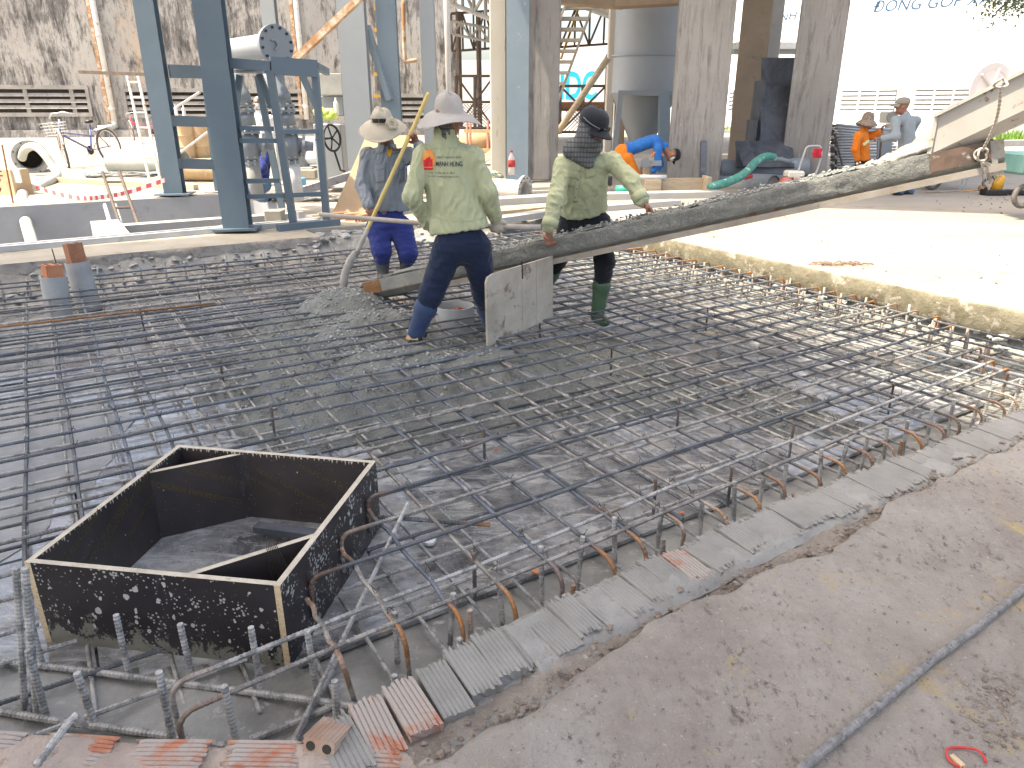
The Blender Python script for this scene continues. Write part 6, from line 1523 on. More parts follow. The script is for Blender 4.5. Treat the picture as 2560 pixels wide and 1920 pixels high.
def walltext(body, px, py, hpx, parent):
    c = FW(px, 0, .03); c.z = D(px, py, c.y).z; size = hpx*c.y/FPX; me = text_mesh(body, size, .22); xd = -fdn if (-fdn).x > 0 else fdn; me.transform(frame_m(c, xd, (0, 0, 1))); return put('lettering', me, m_txt, parent)
walltext('ĐÓNG GÓP XÃ HỘI', 2316, 5, 34, fb2); walltext('DOANH NHÂN', 1955, 40, 26, fb2)
# lower roof piece / canopy between columns
cn = thing('side_canopy', 'white canopy beam with a steel post between the concrete columns', 'canopy', G(1990, 345)); pbox(1840, 2010, 105, 122, 30, .5, m_paper, cn, 'beam', 0); pbox(1835, 2010, 122, 135, 30.2, .4, m_grey, cn, 'fascia', 0)
mb = MB(); p = D(1996, 300, 29); p.z = 0; mb.tube([p, straight_up(p, 4.6)], .09, 8); mb.build('post', m_galv, cn)
# air conditioner
ac = thing('air_conditioner', 'cream air conditioner unit low on the white factory wall', 'air conditioner', D(2232, 310, 22)); pbox(2216, 2246, 278, 308, 22, .5, m_cream, ac, 'casing', .03)
mb = MB(); c = D(2231, 293, 21.97); mb.ring(c, (0, 1, 0), .155, .135, .03, 24)
for k in range(4): mb.ring(c+Vector((0, .005, 0)), (0, 1, 0), .12-.03*k, .112-.03*k, .012, 20)
mb.build('fan_grille', m_conc, ac); pbox(2222, 2240, 309, 330, 22.1, .3, m_cream, ac, 'stand', .01)
# grey wheel-shaped exhaust fan on the wall
wv = thing('round_vent', 'grey round spoked exhaust fan mounted on the white wall', 'exhaust fan', D(2478, 215, FW(2478, 0).y-.4)); c = D(2478, 222, FW(2478, 0).y-.5); r = 56*c.y/FPX
m_gd = M('warm_grey', (.46, .43, .43), None, rough=.6)
mb = MB(); mb.lathe(c, (-.2, 1, 0), [(0, r*.72), (0, r), (.05, r), (.05, r*.72), (0, r*.72)], 40, False); mb.build('rim', m_gd, wv)
mb = MB(); mb.lathe(c+Vector((0, .02, 0)), (-.2, 1, 0), [(0, .01), (0, r*.98), (.02, r*.98)], 40, False); mb.build('disc', M('warm_grey_light', (.55, .52, .51), None, rough=.6), wv)
for k in range(6):
    an = 2*math.pi*k/6+.3; d = Vector((math.cos(an), math.cos(an)*.2, math.sin(an))); mb = MB(); mb.bar(c-Vector((0, .05, 0)), c+d*r*.8-Vector((0, .05, 0)), .10, .12, (0, 1, 0)); mb.build('spoke', m_gd, wv)
mb = MB(); mb.lathe(c, (-.2, 1, 0), [(0, .3), (.6, .3)], 16); mb.build('wall_mount', m_gd, wv)
# orange post, verge with grass, kerb
mb = MB(); p = G(2452, 372); mb.tube([p, p+Vector((.12, 0, 1.6))], .12, 12); mb.build('orange_post', M('orange_post', (.55, .25, .13), (.5, .3, .2), 4, rough=.8), None, True, label='short orange brown post beyond the truck chute', cat='post')
mb = MB(); mb.bar(G(2440, 368)+Vector((0, 0, .1)), G(2640, 362)+Vector((0, 0, .1)), .35, .25); mb.build('verge_kerb', m_conc, None, label='concrete kerb of the grass verge at right', cat='kerb')
def grass(name, pts, n, label, hh=.35):
    vs, fs = [], []
    for k in range(n):
        x, y = pts[rng.integers(len(pts))]; p = G(x+rng.normal(0, 16), y+rng.normal(0, 1.3)); h = hh*rng.uniform(.4, 1.3); an = rng.uniform(0, 6.28); d = Vector((math.cos(an), math.sin(an), 0)); w_ = .02+.015*rng.random(); lean = Vector((rng.normal(0, .25), rng.normal(0, .25), 1))*h
        i = len(vs); vs += [p-d*w_, p+d*w_, p+lean*.6+d*w_*.7, p+lean]; fs += [(i, i+1, i+2), (i, i+2, i+3)]
    me = fastmesh(name, vs, fs); return put(name, me, m_grass, None, False, label=label, cat='grass', kind='stuff')
grass('grass_verge', [(2350, 362), (2400, 358), (2450, 352), (2500, 350), (2540, 352), (1815, 320), (1818, 322), (2420, 430), (2470, 425)], 2600, 'green grass verge at the foot of the white wall', .42)
# wheelbarrow and tools on the right yard
wbw = thing('wheelbarrow', 'small wheelbarrow with a grey tyre under the far chute', 'wheelbarrow', G(2330, 475)); c = G(2328, 475)+Vector((0, 0, .19))
mb = MB(); mb.tube([c+Vector((.155*math.cos(t), .02*math.cos(t), .155*math.sin(t))) for t in np.linspace(0, 2*math.pi, 28)], .035, 8, False); o = mb.build('tyre', m_rubber, wbw, True); mb = MB(); mb.lathe(c-Vector((0, .02, 0)), (0, 1, 0), [(0, .12), (.04, .12)], 18); mb.build('rim', m_conc, wbw)
mb = MB(); mb.tube(spline([c, c+Vector((.5, .05, .22)), c+Vector((1.3, .1, .4))], 4), .018, 8); mb.tube([c+Vector((.6, .05, .25)), c+Vector((.55, .05, -.19))], .014, 6); mb.tube([c+Vector((.7, .05, .25)), c+Vector((.62, .05, -.19))], .014, 6); mb.build('handle_frame', m_galv, wbw)
mb = MB(); mb.hexa([c+Vector(q) for q in [(-.1, -.22, .2), (.6, -.22, .3), (.6, .22, .3), (-.1, .22, .2), (-.25, -.3, .42), (.75, -.3, .52), (.75, .3, .52), (-.25, .3, .42)]]); mb.build('tray', m_greyd, wbw)
tl = thing('demolition_drill', 'yellow and black demolition drill lying on the shaded yard at right', 'drill', G(2490, 488)); c = G(2480, 488)
mb = MB(); mb.lathe(c+Vector((.05, 0, .08)), (.1, 0, 1), [(0, .09), (.22, .08), (.26, .05)], 16); mb.build('motor', M('tool_yellow', (.6, .33, .04), (.5, .26, .03), 8, rough=.5), tl, True)
mb = MB(); mb.box(c+Vector((.02, 0, .05)), (.38, .22, .10)); mb.bar(c+Vector((.2, 0, .06)), c+Vector((.6, -.05, .05)), .12, .09); mb.build('body', m_black, tl, False, .02); mb = MB(); mb.tube(spline([c+Vector((-.12, 0, .1)), c+Vector((-.2, 0, .22)), c+Vector((-.05, 0, .30)), c+Vector((.04, 0, .24))], 4), .025, 8); mb.build('handle', m_black, tl)
mb = MB(); c = G(2455, 483); mb.tube([c+Vector((-.05, 0, .09)), c+Vector((.2, .03, .07))], .06, 10); mb.tube(spline([c+Vector((-.05, 0, .05)), c+Vector((-.5, .1, .02)), c+Vector((-1.0, 0, .02))], 4), .01, 6); mb.build('angle_grinder', M('grinder_orange', (.58, .27, .06), (.2, .2, .2), 12, rough=.5), None, True, label='orange angle grinder with its cable left of the drill', cat='grinder')
gb = thing('green_machine', 'edge of a dull green machine on wheels at the right border', 'machine', G(2560, 505)); pbox(2550, 2690, 382, 438, 9.8, .5, M('dull_green', (.055, .125, .125), (.08, .16, .155), 3, rough=.5), gb, 'casing', .03); mb = MB(); c = D(2560, 490, 9.9); mb.tube([c+Vector((.13*math.cos(t), 0, .13*math.sin(t))) for t in np.linspace(0, 2*math.pi, 24)], .035, 8, False); mb.build('wheel', m_rubber, gb, True)
# tree twigs hanging in at the top right
tr = thing('tree', 'leafy tree branch hanging in at the top right corner', 'tree', (13.5, 17, 0)); mb = MB(); mb.tube([(13.5, 17, 0), (13.4, 17, 2.5), (13.1, 16.8, 5)], [.22, .17, .12], 10); mb.build('trunk', m_bark, tr, True)
mb = MB(); vs, fs = [], []
for k in range(26):
    e = D(2500+rng.uniform(-30, 90), rng.uniform(-60, 34), 16.5+rng.uniform(-.8, .8)); mb.tube(spline([(13.1, 16.8, 5), Vector((13.1, 16.8, 5)).lerp(e, .5)+Vector((0, 0, .5)), e], 4), .012, 5)
    for q in range(40):
        p = e+Vector((rng.normal(0, .22), rng.normal(0, .22), rng.normal(0, .12))); a_ = Vector((rng.normal(), rng.normal(), rng.normal())).normalized()*.05; b2 = a_.cross(Vector((rng.normal(), rng.normal(), rng.normal()))).normalized()*.02
        i = len(vs); vs += [p-a_, p+b2, p+a_, p-b2]; fs += [(i, i+1, i+2, i+3)]
mb.build('branches', m_bark, tr); put('crown', fastmesh('lv', vs, fs), m_leaf, tr)['kind'] = 'stuff'

# flecks of dried mud on the sunlit yard, and a fibre clump
cs = []; sz = []
for _ in range(110):
    p = G(rng.uniform(1700, 2600), rng.uniform(540, 740), .008)
    if toab(p)[0] > 6.15: cs.append(tuple(p)); sz.append(rng.uniform(.003, .013))
for _ in range(40):
    p = G(rng.normal(2480, 60), rng.normal(505, 8), .008); cs.append(tuple(p)); sz.append(rng.uniform(.006, .02))
v, f = pebbles(cs, sz, .25); put('mud_flecks', fastmesh('fl', v, f), M('dried_mud', (.10, .075, .055), (.16, .12, .09), 9, rough=.9), None, False, label='small dark flecks of dried mud on the sunlit yard', cat='mud', kind='stuff')
mb = MB(); c = G(2100, 660, .01)
for k in range(26):
    q = c+Vector((random.uniform(-.22, .22), random.uniform(-.06, .06), 0)); mb.tube(spline([q, q+Vector((random.uniform(-.1, .1), random.uniform(-.05, .05), .02)), q+Vector((random.uniform(-.16, .16), random.uniform(-.06, .06), .005))], 3), .004, 4)
mb.build('fibre_clump', M('brown_fibre', (.20, .13, .09), (.28, .2, .15), 20, rough=.9), None, False, label='flat clump of brown fibres lying on the sunlit yard', cat='fibre clump')
# ------------------------------------------------------------------ PEOPLE
class SDF:
    def __init__(s, lo, hi, h):
        s.h = h; s.lo = np.array(lo, float)-3*h; s.n = np.ceil((np.array(hi, float)+3*h-s.lo)/h).astype(int)+1
        s.D = np.full(tuple(s.n), 9.0, np.float32)
        s.ax = [s.lo[i]+h*np.arange(s.n[i]) for i in range(3)]
    def sub(s, lo, hi):
        i0 = np.clip(np.floor((np.array(lo)-s.lo)/s.h).astype(int), 0, s.n-1); i1 = np.clip(np.ceil((np.array(hi)-s.lo)/s.h).astype(int)+1, 1, s.n)
        sl = tuple(slice(a, max(b, a+1)) for a, b in zip(i0, i1))
        g = np.meshgrid(*[s.ax[i][sl[i]] for i in range(3)], indexing='ij'); return sl, np.stack(g, -1)
    def merge(s, sl, d, k):
        a = s.D[sl]
        if k > 0: hh = np.clip(.5+.5*(a-d)/k, 0, 1); s.D[sl] = a*(1-hh)+d*hh-k*hh*(1-hh)
        else: s.D[sl] = np.minimum(a, d)
    def cone(s, a, b, ra, rb=None, k=.02, flat=None):
        "tapered capsule; flat=(axis, factor>1) squeezes it along an axis"
        a = np.array(a, float); b = np.array(b, float); rb = ra if rb is None else rb; m = max(ra, rb)+k+4*s.h
        sl, p = s.sub(np.minimum(a, b)-m, np.maximum(a, b)+m)
        ab = b-a; L2 = max(ab@ab, 1e-9); q = p-a; t = np.clip((q@ab)/L2, 0, 1); q = q-t[..., None]*ab
        if flat: n = np.array(flat[0], float); n /= np.linalg.norm(n); q = q+n*((flat[1]-1)*(q@n))[..., None]
        s.merge(sl, (np.linalg.norm(q, axis=-1)-(ra+t*(rb-ra))).astype(np.float32), k); return s
    def ell(s, c, r, axes=None, k=.01, cut=False):
        c = np.array(c, float); m = max(r)+k+4*s.h; sl, p = s.sub(c-m, c+m); q = p-c
        if axes is not None: q = np.stack([q@np.array(x, float) for x in axes], -1)
        kk = np.linalg.norm(q/np.array(r), axis=-1); d = ((kk-1)*min(r)).astype(np.float32)
        if cut: s.D[sl] = np.maximum(s.D[sl], -d)
        else: s.merge(sl, d, k)
        return s
    def clip(s, p0, n):
        "keep the side the normal n points AWAY from"
        g = np.stack(np.meshgrid(*s.ax, indexing='ij'), -1); n = np.array(n, float); n /= np.linalg.norm(n)
        s.D = np.maximum(s.D, ((g-np.array(p0))@n).astype(np.float32)); return s
    def mesh(s):
        D_ = s.D; ins = D_ < 0; c = np.zeros(tuple(x-1 for x in D_.shape), np.int8)
        offs = [(i, j, k) for i in (0, 1) for j in (0, 1) for k in (0, 1)]; nx, ny, nz = c.shape
        for (i, j, k) in offs: c += ins[i:i+nx, j:j+ny, k:k+nz]
        act = (c > 0) & (c < 8); idx = np.argwhere(act); vid = -np.ones(c.shape, np.int64); vid[act] = np.arange(len(idx))
        val = {o: D_[idx[:, 0]+o[0], idx[:, 1]+o[1], idx[:, 2]+o[2]] for o in offs}
        pos = np.zeros((len(idx), 3)); cnt = np.zeros(len(idx))
        for o in offs:
            for ax in range(3):
                if o[ax]: continue
                o2 = list(o); o2[ax] = 1; o2 = tuple(o2); a, b = val[o], val[o2]; cr = (a < 0) != (b < 0)
                t = np.where(cr, a/np.where(cr, a-b, 1), 0); q = np.tile(np.array(o, float), (len(idx), 1)); q[:, ax] += t
                pos += q*cr[:, None]; cnt += cr
        V = s.lo+s.h*(idx+pos/cnt[:, None]); F = []
        for ax in range(3):
            u, v = (ax+1) % 3, (ax+2) % 3
            a = ins; sh = [slice(None)]*3; sh2 = [slice(None)]*3; sh[ax] = slice(0, -1); sh2[ax] = slice(1, None)
            e = a[tuple(sh)] != a[tuple(sh2)]; neg = a[tuple(sh)]
            e = e.copy(); 
            ii = np.argwhere(e); ok = (ii[:, u] > 0) & (ii[:, v] > 0) & (ii[:, u] < c.shape[u]) & (ii[:, v] < c.shape[v]) & (ii[:, ax] < c.shape[ax]); ii = ii[ok]
            if len(ii) == 0: continue
            def at(du, dv):
                q = ii.copy(); q[:, u] -= du; q[:, v] -= dv; return vid[q[:, 0], q[:, 1], q[:, 2]]
            quad = np.stack([at(1, 1), at(0, 1), at(0, 0), at(1, 0)], 1); fl = ~neg[ii[:, 0], ii[:, 1], ii[:, 2]]; quad[fl] = quad[fl][:, ::-1]
            F.append(quad)
        return V, np.concatenate(F)
def relax(V, F, it=2, lam=.5):
    e = np.concatenate([F[:, [0, 1]], F[:, [1, 2]], F[:, [2, 3]], F[:, [3, 0]]]); n = len(V); i = np.concatenate([e[:, 0], e[:, 1]]); j = np.concatenate([e[:, 1], e[:, 0]]); cnt = np.maximum(np.bincount(i, minlength=n), 1)
    for _ in range(it):
        acc = np.stack([np.bincount(i, V[j, k], n) for k in range(3)], 1); V = V*(1-lam)+lam*acc/cnt[:, None]
    return V
def vnormals(V, F):
    n = np.cross(V[F[:, 2]]-V[F[:, 0]], V[F[:, 3]]-V[F[:, 1]]); i = F.reshape(-1); q = np.repeat(n, 4, 0)
    N = np.stack([np.bincount(i, q[:, k], len(V)) for k in range(3)], 1)
    return N/np.maximum(np.linalg.norm(N, axis=1), 1e-9)[:, None]
def waves(P, seed, f, n=7):
    r = np.random.default_rng(seed); out = 0
    w = np.stack([np.sin(P@r.normal(0, f*.45, 3)+r.uniform(0, 6)) for _ in range(3)], 1)*.9/f
    Q = P+w
    for _ in range(n): out = out+np.sin(Q@r.normal(0, f, 3)+r.uniform(0, 6.28))
    return out/n**.5
def folds(V, F, seed, amp, f, stretch=(1, 1, 1)):
    "cloth wrinkles: ridged waves along the normals"
    N = vnormals(V, F); P = V*np.array(stretch); a = waves(P, seed, f); b = waves(P, seed+50, f*2.1)
    d = amp*((1-np.abs(np.clip(a, -1.4, 1.4))*1.2)-.35)+amp*.4*((1-np.abs(np.clip(b, -1.3, 1.3)))-.3)
    return V+N*d[:, None]
def garment(name, s, mat, parent, seed=0, amp=.006, f=48, it=2, stretch=(1.15, 1.15, .6)):
    V, F = s.mesh(); V = relax(V, F, it)
    if amp: V = folds(V, F, seed, amp, f, stretch)
    return put(name, fastmesh(name, V, F.tolist()), mat, parent, True)
def vec(*a): return np.array(a, float)
def unit(v): v = np.array(v, float); return v/max(np.linalg.norm(v), 1e-9)
def bounds(pts, m): P = np.array([np.array(p) for p in pts]); return P.min(0)-m, P.max(0)+m
def hand_prims(s, w, d, n, side=1, k=.006, sc=1.0, curl=1.0, glove=0):
    "hand from wrist w along d, closing towards n; side puts the thumb"
    w, d = np.array(w, float), unit(d); n = unit(np.array(n)-d*(np.array(n)@d)); t = np.cross(d, n)*side
    g = glove
    s.cone(w, w+d*.075*sc, .027*sc+g, .036*sc+g, .012, (n, 1.75))
    for i, (o, l) in enumerate([(-.030, .9), (-.010, 1.0), (.011, .95), (.030, .78)]):
        a = w+d*.085*sc+t*o*sc; c1 = R(35*curl); c2 = R(95*curl); c3 = R(150*curl)
        b = a+(d*math.cos(c1)+n*math.sin(c1))*.036*l*sc; c = b+(d*math.cos(c2)+n*math.sin(c2))*.026*l*sc; e = c+(d*math.cos(c3)+n*math.sin(c3))*.02*l*sc
        s.cone(a-d*.02, a, .0105*sc+g, .0105*sc+g, k); s.cone(a, b, .0105*sc+g, .0098*sc+g, k); s.cone(b, c, .0098*sc+g, .009*sc+g, k*.6); s.cone(c, e, .009*sc+g, .008*sc+g, k*.6)
    a = w+d*.03*sc-t*.026*sc; b = a+(-t*.7+d*.55+n*.35)*.04*sc; c = b+(d*.55+n*.8+t*.15)*.03*sc
    s.cone(a, b, .014*sc+g, .0115*sc+g, .012); s.cone(b, c, .0115*sc+g, .009*sc+g, k)
def head_prims(s, c, f, up, sc=1.0):
    "skull, jaw, nose, brow, ears, mouth; c centre of head, f facing"
    c = np.array(c, float); up = unit(up); f = unit(np.array(f)-up*(np.array(f)@up)); r = np.cross(f, up)
    s.ell(c+up*.025*sc-f*.008, (.074*sc, .092*sc, .092*sc), (r, f, up), .01)
    s.ell(c-up*.045*sc+f*.022, (.058*sc, .068*sc, .075*sc), (r, f, up), .03)
    s.cone(c+f*.088*sc+up*.012, c+f*.108*sc-up*.022*sc, .009*sc, .014*sc, .012)
    s.cone(c+f*.083*sc-r*.04+up*.03, c+f*.083*sc+r*.04+up*.03, .012*sc, .012*sc, .015)
    for sg in (-1, 1):
        s.ell(c+r*.075*sg*sc-up*.005, (.012*sc, .022*sc, .033*sc), (r, f, up), .006)
        s.ell(c+r*.032*sg*sc+f*.082*sc+up*.008*sc, (.015*sc, .012*sc, .009*sc), (r, f, up), cut=True)
    s.cone(c+f*.083*sc-r*.02-up*.058*sc, c+f*.083*sc+r*.02-up*.058*sc, .008*sc, .008*sc, .006)
    s.cone(c+f*.078*sc-up*.09*sc, c+f*.07*sc-up*.095*sc, .02*sc, .02*sc, .02)
def body_mesh(J, parent, h=.007, sc=1.0, hands=True, mat=None):
    P = [v for k, v in J.items() if k not in ('face', 'front', 'gripL', 'gripR', 'up', 'dirL', 'dirR', 'curlL', 'curlR') and v is not None]
    lo, hi = bounds(P, .24); s = SDF(lo, hi, h)
    head_prims(s, J['head'], J['face'], J.get('up', (0, 0, 1)), sc)
    s.cone(np.array(J['head'])-unit(J.get('up', (0, 0, 1)))*.06, J['neck'], .055*sc, .058*sc, .03)
    s.cone(J['neck'], J['chest'], .05, .10, .03); s.cone(J['chest'], J['pelvis'], .10, .11, .03)
    for S_ in 'LR':
        s.cone(J['chest'], J['sh'+S_], .07, .045, .03); s.cone(J['sh'+S_], J['el'+S_], .042*sc, .036*sc, .02); s.cone(J['el'+S_], J['wr'+S_], .038*sc, .027*sc, .02)
        if hands: hand_prims(s, J['wr'+S_], J.get('dir'+S_, unit(np.array(J['wr'+S_])-np.array(J['el'+S_]))), J['grip'+S_], 1 if S_ == 'L' else -1, .006, sc*1.02, J.get('curl'+S_, 1.0))
        s.cone(J['pelvis'], J['hip'+S_], .09, .08, .03); s.cone(J['hip'+S_], J['kn'+S_], .07, .05, .02); s.cone(J['kn'+S_], J['an'+S_], .048, .038, .02)
        s.cone(J['an'+S_], J['toe'+S_], .036, .03, .015)
    V, F = s.mesh(); V = relax(V, F, 1, .35)
    return put('body', fastmesh('body', V, F.tolist()), mat or m_skin, parent, True)
def jacket(J, parent, mat, h=.010, seed=1, hem=.10, loose=1.0, sleeve=1.0, fit_dir=None, amp=.006, collar=True, k=.05, name='jacket'):
    P = [J[q] for q in ('neck', 'chest', 'pelvis', 'shL', 'shR', 'elL', 'elR', 'wrL', 'wrR')]
    lo, hi = bounds(P, .26); s = SDF(lo, hi, h); f = unit(fit_dir if fit_dir is not None else J['front']); up = unit(np.array(J['neck'])-np.array(J['pelvis']))
    pel = np.array(J['pelvis']); ch = np.array(J['chest']); lat = unit(np.array(J['shL'])-np.array(J['shR']))
    w = .145*loose
    s.cone(ch+lat*.055, pel+lat*.035, w*.86, w*.90, k, (f, 1.30)); s.cone(ch-lat*.055, pel-lat*.035, w*.86, w*.90, k, (f, 1.30))
    s.cone(ch, pel-up*hem*1.3, w*.95, w*1.0, k, (f, 1.18))
    s.cone(pel+lat*.05, pel+lat*.06-up*hem*1.3, w*.84, w*.86, k, (f, 1.15)); s.cone(pel-lat*.05, pel-lat*.06-up*hem*1.3, w*.84, w*.86, k, (f, 1.15))
    for S_ in 'LR':
        sh, el, wr = [np.array(J[q+S_]) for q in ('sh', 'el', 'wr')]
        s.cone(ch+up*.10, sh, .088, .070*sleeve, k*1.1); s.cone(sh, el, .071*sleeve, .062*sleeve, k*.5)
        s.cone(el, wr-unit(wr-el)*.02, .064*sleeve, .051*sleeve, .03); s.cone(wr-unit(wr-el)*.055, wr-unit(wr-el)*.012, .053*sleeve, .052*sleeve, .006)
    nk = np.array(J['neck']); s.cone(ch+up*.09, nk-up*.03, .11, .078, .04, (f, 1.1))
    if collar: s.cone(nk-up*.02, nk+up*.016, .076, .072, .01)
    s.clip(pel-up*hem, -up)
    o = garment(name, s, mat, parent, seed, amp)
    return o, s
def trousers(J, parent, mat, h=.010, seed=3, loose=1.0, amp=.006, to=None, belt=.06):
    P = [J[q] for q in ('pelvis', 'hipL', 'hipR', 'knL', 'knR', 'anL', 'anR')]
    lo, hi = bounds(P, .20); s = SDF(lo, hi, h); f = unit(J['front']); pel = np.array(J['pelvis']); up = unit(np.array(J['chest'])-pel)
    s.cone(pel+up*belt, pel-up*.05, .135, .145, .03, (f, 1.22))
    for S_ in 'LR':
        hp, kn, an = [np.array(J[q+S_]) for q in ('hip', 'kn', 'an')]
        s.cone(pel-up*.05, hp, .11, .108, .05); s.cone(hp, kn, .108*loose, .082*loose, .025); e = kn+(an-kn)*(to or .62)
        s.cone(kn, e, .082*loose, .070*loose, .03)
    return garment('trousers', s, mat, parent, seed, amp*.6, 30, 2, (.8, .8, 1.3))
def boots(J, parent, mat, h=.008, top=.42, name='boot', r=.062, sole=None):
    for S_ in 'LR':
        kn, an, toe = [np.array(J[q+S_]) for q in ('kn', 'an', 'toe')]; st = kn+(an-kn)*top
        lo, hi = bounds([st, an, toe], .13); s = SDF(lo, hi, h); fd = unit(toe-an); d = unit(an-kn)
        s.cone(st, an, r*1.06, r*.82, .02); s.cone(st, st+(an-st)*.06, r*1.16, r*1.14, .004)
        s.cone(an+d*.035, toe+(an-toe)*.15, .047, .040, .03); s.ell(toe, (.043, .055, .034), (np.cross(fd, (0, 0, 1)), fd, (0, 0, 1)), .02)
        V, F = s.mesh(); V = relax(V, F, 2); o = put(name, fastmesh(name, V, F.tolist()), mat, parent, True)
        if sole:
            mb = MB(); a = Vector(an+d*.07-fd*.05); b_ = Vector(toe)+Vector((0, 0, -.02)); mb.bar(a, b_, .085, .03); mb.build('sole', sole, o)
def brim_hat(c, up, mat, parent, r0=.098, h=.105, rb=.17, droop=.05, wave=((2, .02, 0),), name='hat', lean_top=(0, 0), rim_up=0.0, n=56):
    c = Vector(c); up = Vector(up).normalized(); x = up.orthogonal().normalized() if abs(up.x) > .9 else Vector((1, 0, 0)); x = (x-up*x.dot(up)).normalized(); y = up.cross(x)
    prof = [(rb, -droop, 1.0), (rb*.985, -droop-.003, 1), (rb*.92, -droop*.82, .9), (rb*.82, -droop*.55, .62), (rb*.72, -droop*.28, .35), (r0*1.10, -.002, .1), (r0*1.02, .008, 0), (r0*1.0, .03, 0), (r0*.95, h*.42, 0), (r0*.87, h*.66, 0), (r0*.74, h*.85, 0), (r0*.55, h*.97, 0), (r0*.3, h*1.02, 0), (.001, h*1.03, 0)]
    vs = []
    for j, (r, z, wv) in enumerate(prof):
        for k in range(n):
            t = 2*math.pi*k/n; zz = z
            for m, a, ph in wave: zz += wv*a*math.cos(m*t+ph)
            dent = .008*math.sin(3*t+1)+.006*math.sin(5*t+j*.3) if j > 7 else 0
            lt = max(0, (z/h)) if j > 6 else 0
            ell = 1.0+.12*math.sin(t)**2
            vs.append(c+x*(r*math.cos(t)+lean_top[0]*lt)+y*(r*ell*math.sin(t)+lean_top[1]*lt)+up*(zz+dent*(1 if j > 8 else 0)))
    mb = MB(); m = len(prof); mb.add(vs, [(j*n+k, j*n+(k+1) % n, (j+1)*n+(k+1) % n, (j+1)*n+k) for j in range(m-1) for k in range(n)])
    o = mb.build(name, mat, parent, True); so = o.modifiers.new('thickness', 'SOLIDIFY'); so.thickness = .006; so.offset = 1
    # stitched rings on the brim and a band seam
    for q in (.94, .86, .78):
        mbs = MB(); pts = []
        for k in range(n+1):
            t = 2*math.pi*k/n; u = (q-.72)/.28; zz = -droop*(u*.75+.25)+.002
            for mm, a, ph in wave: zz += (q-.6)/.4*a*math.cos(mm*t+ph)
        # relief is left to the cloth
    return o
def peaked_cap(c, up, f, mat, parent, r=.098, h=.10, visor=.085, name='cap'):
    c = Vector(c); up = Vector(up).normalized(); f = Vector(f); f = (f-up*f.dot(up)).normalized(); rt = f.cross(up)
    mb = MB(); n = 32; prof = [(1.0, -.025), (1.02, 0), (1.0, .35), (.9, .65), (.68, .88), (.35, .99), (.01, 1.02)]
    vs = [c+(f*math.cos(t)*r*q*1.1+rt*math.sin(t)*r*q*.95)+up*(h*z) for q, z in prof for t in [2*math.pi*k/n for k in range(n)]]
    mb.add(vs, [(j*n+k, j*n+(k+1) % n, (j+1)*n+(k+1) % n, (j+1)*n+k) for j in range(len(prof)-1) for k in range(n)])
    o = mb.build(name, mat, parent, True); so = o.modifiers.new('thickness', 'SOLIDIFY'); so.thickness = .005; so.offset = 1
    mb = MB(); mb.grid(17, 7, lambda u, v: c+(f*(math.cos((u-.5)*2.1)*(r*1.07+visor*v*(1-.55*abs(2*u-1)**2.5)))+rt*(math.sin((u-.5)*2.1)*r*.96*(1+.10*v)))+up*(-.006-.030*v-.022*v*(abs(2*u-1)**2)))
    v_ = mb.build('visor', mat, o, True); so = v_.modifiers.new('thickness', 'SOLIDIFY'); so.thickness = .006
    mb = MB(); mb.lathe(c+up*(h*1.01), up, [(0, .008), (.006, .007), (.008, .001)], 10, False); mb.build('button', mat, o, True)
    return o
def X(px, py, Y): return np.array(D(px, py, Y))
def P_(name_label, base): return thing('person', name_label, 'person', base)
def bvh_of(o):
    me = o.data; org = ORG[o.name]
    return BVHTree.FromPolygons([v.co+org for v in me.vertices], [p.vertices[:] for p in me.polygons])
def onto(bv, p, off=.003, d=(0, 1, 0)):
    p = Vector(p); d = Vector(d); hit = bv.ray_cast(p-d*1.2, d)
    return (hit[0]-d*off) if hit[0] is not None else p
def patch(name, bv, corners, mat, parent, nu=8, nv=6, off=.005, thick=.004, sm=True):
    "thin cloth piece lying on a garment; corners are 4 world points in front of it"
    a, b, c, d = [Vector(q) for q in corners]; mb = MB()
    mb.grid(nu, nv, lambda u, v: onto(bv, (a*(1-u)+b*u)*(1-v)+(d*(1-u)+c*u)*v, off)); o = mb.build(name, mat, parent, sm)
    if thick: so = o.modifiers.new('thickness', 'SOLIDIFY'); so.thickness = thick; so.offset = 0
    return o
def seam(name, bv, pts, r, mat, parent, off=.001, n=14):
    path = []
    for i in range(len(pts)-1):
        for k in range(n): path.append(onto(bv, Vector(pts[i]).lerp(Vector(pts[i+1]), k/n), off))
    path.append(onto(bv, pts[-1], off)); mb = MB(); mb.tube(path, r, 5); return mb.build(name, mat, parent, True)
def decal(body, bv, c, size, mat, parent, sx=1.0, bold=0, name='print'):
    me = text_mesh(body, size, 0, 0, bold)
    for v in me.vertices:
        p = Vector((c[0]+v.co.x*sx, c[1], c[2]+v.co.y)); v.co = onto(bv, p, .004)
    return put(name, me, mat, parent)

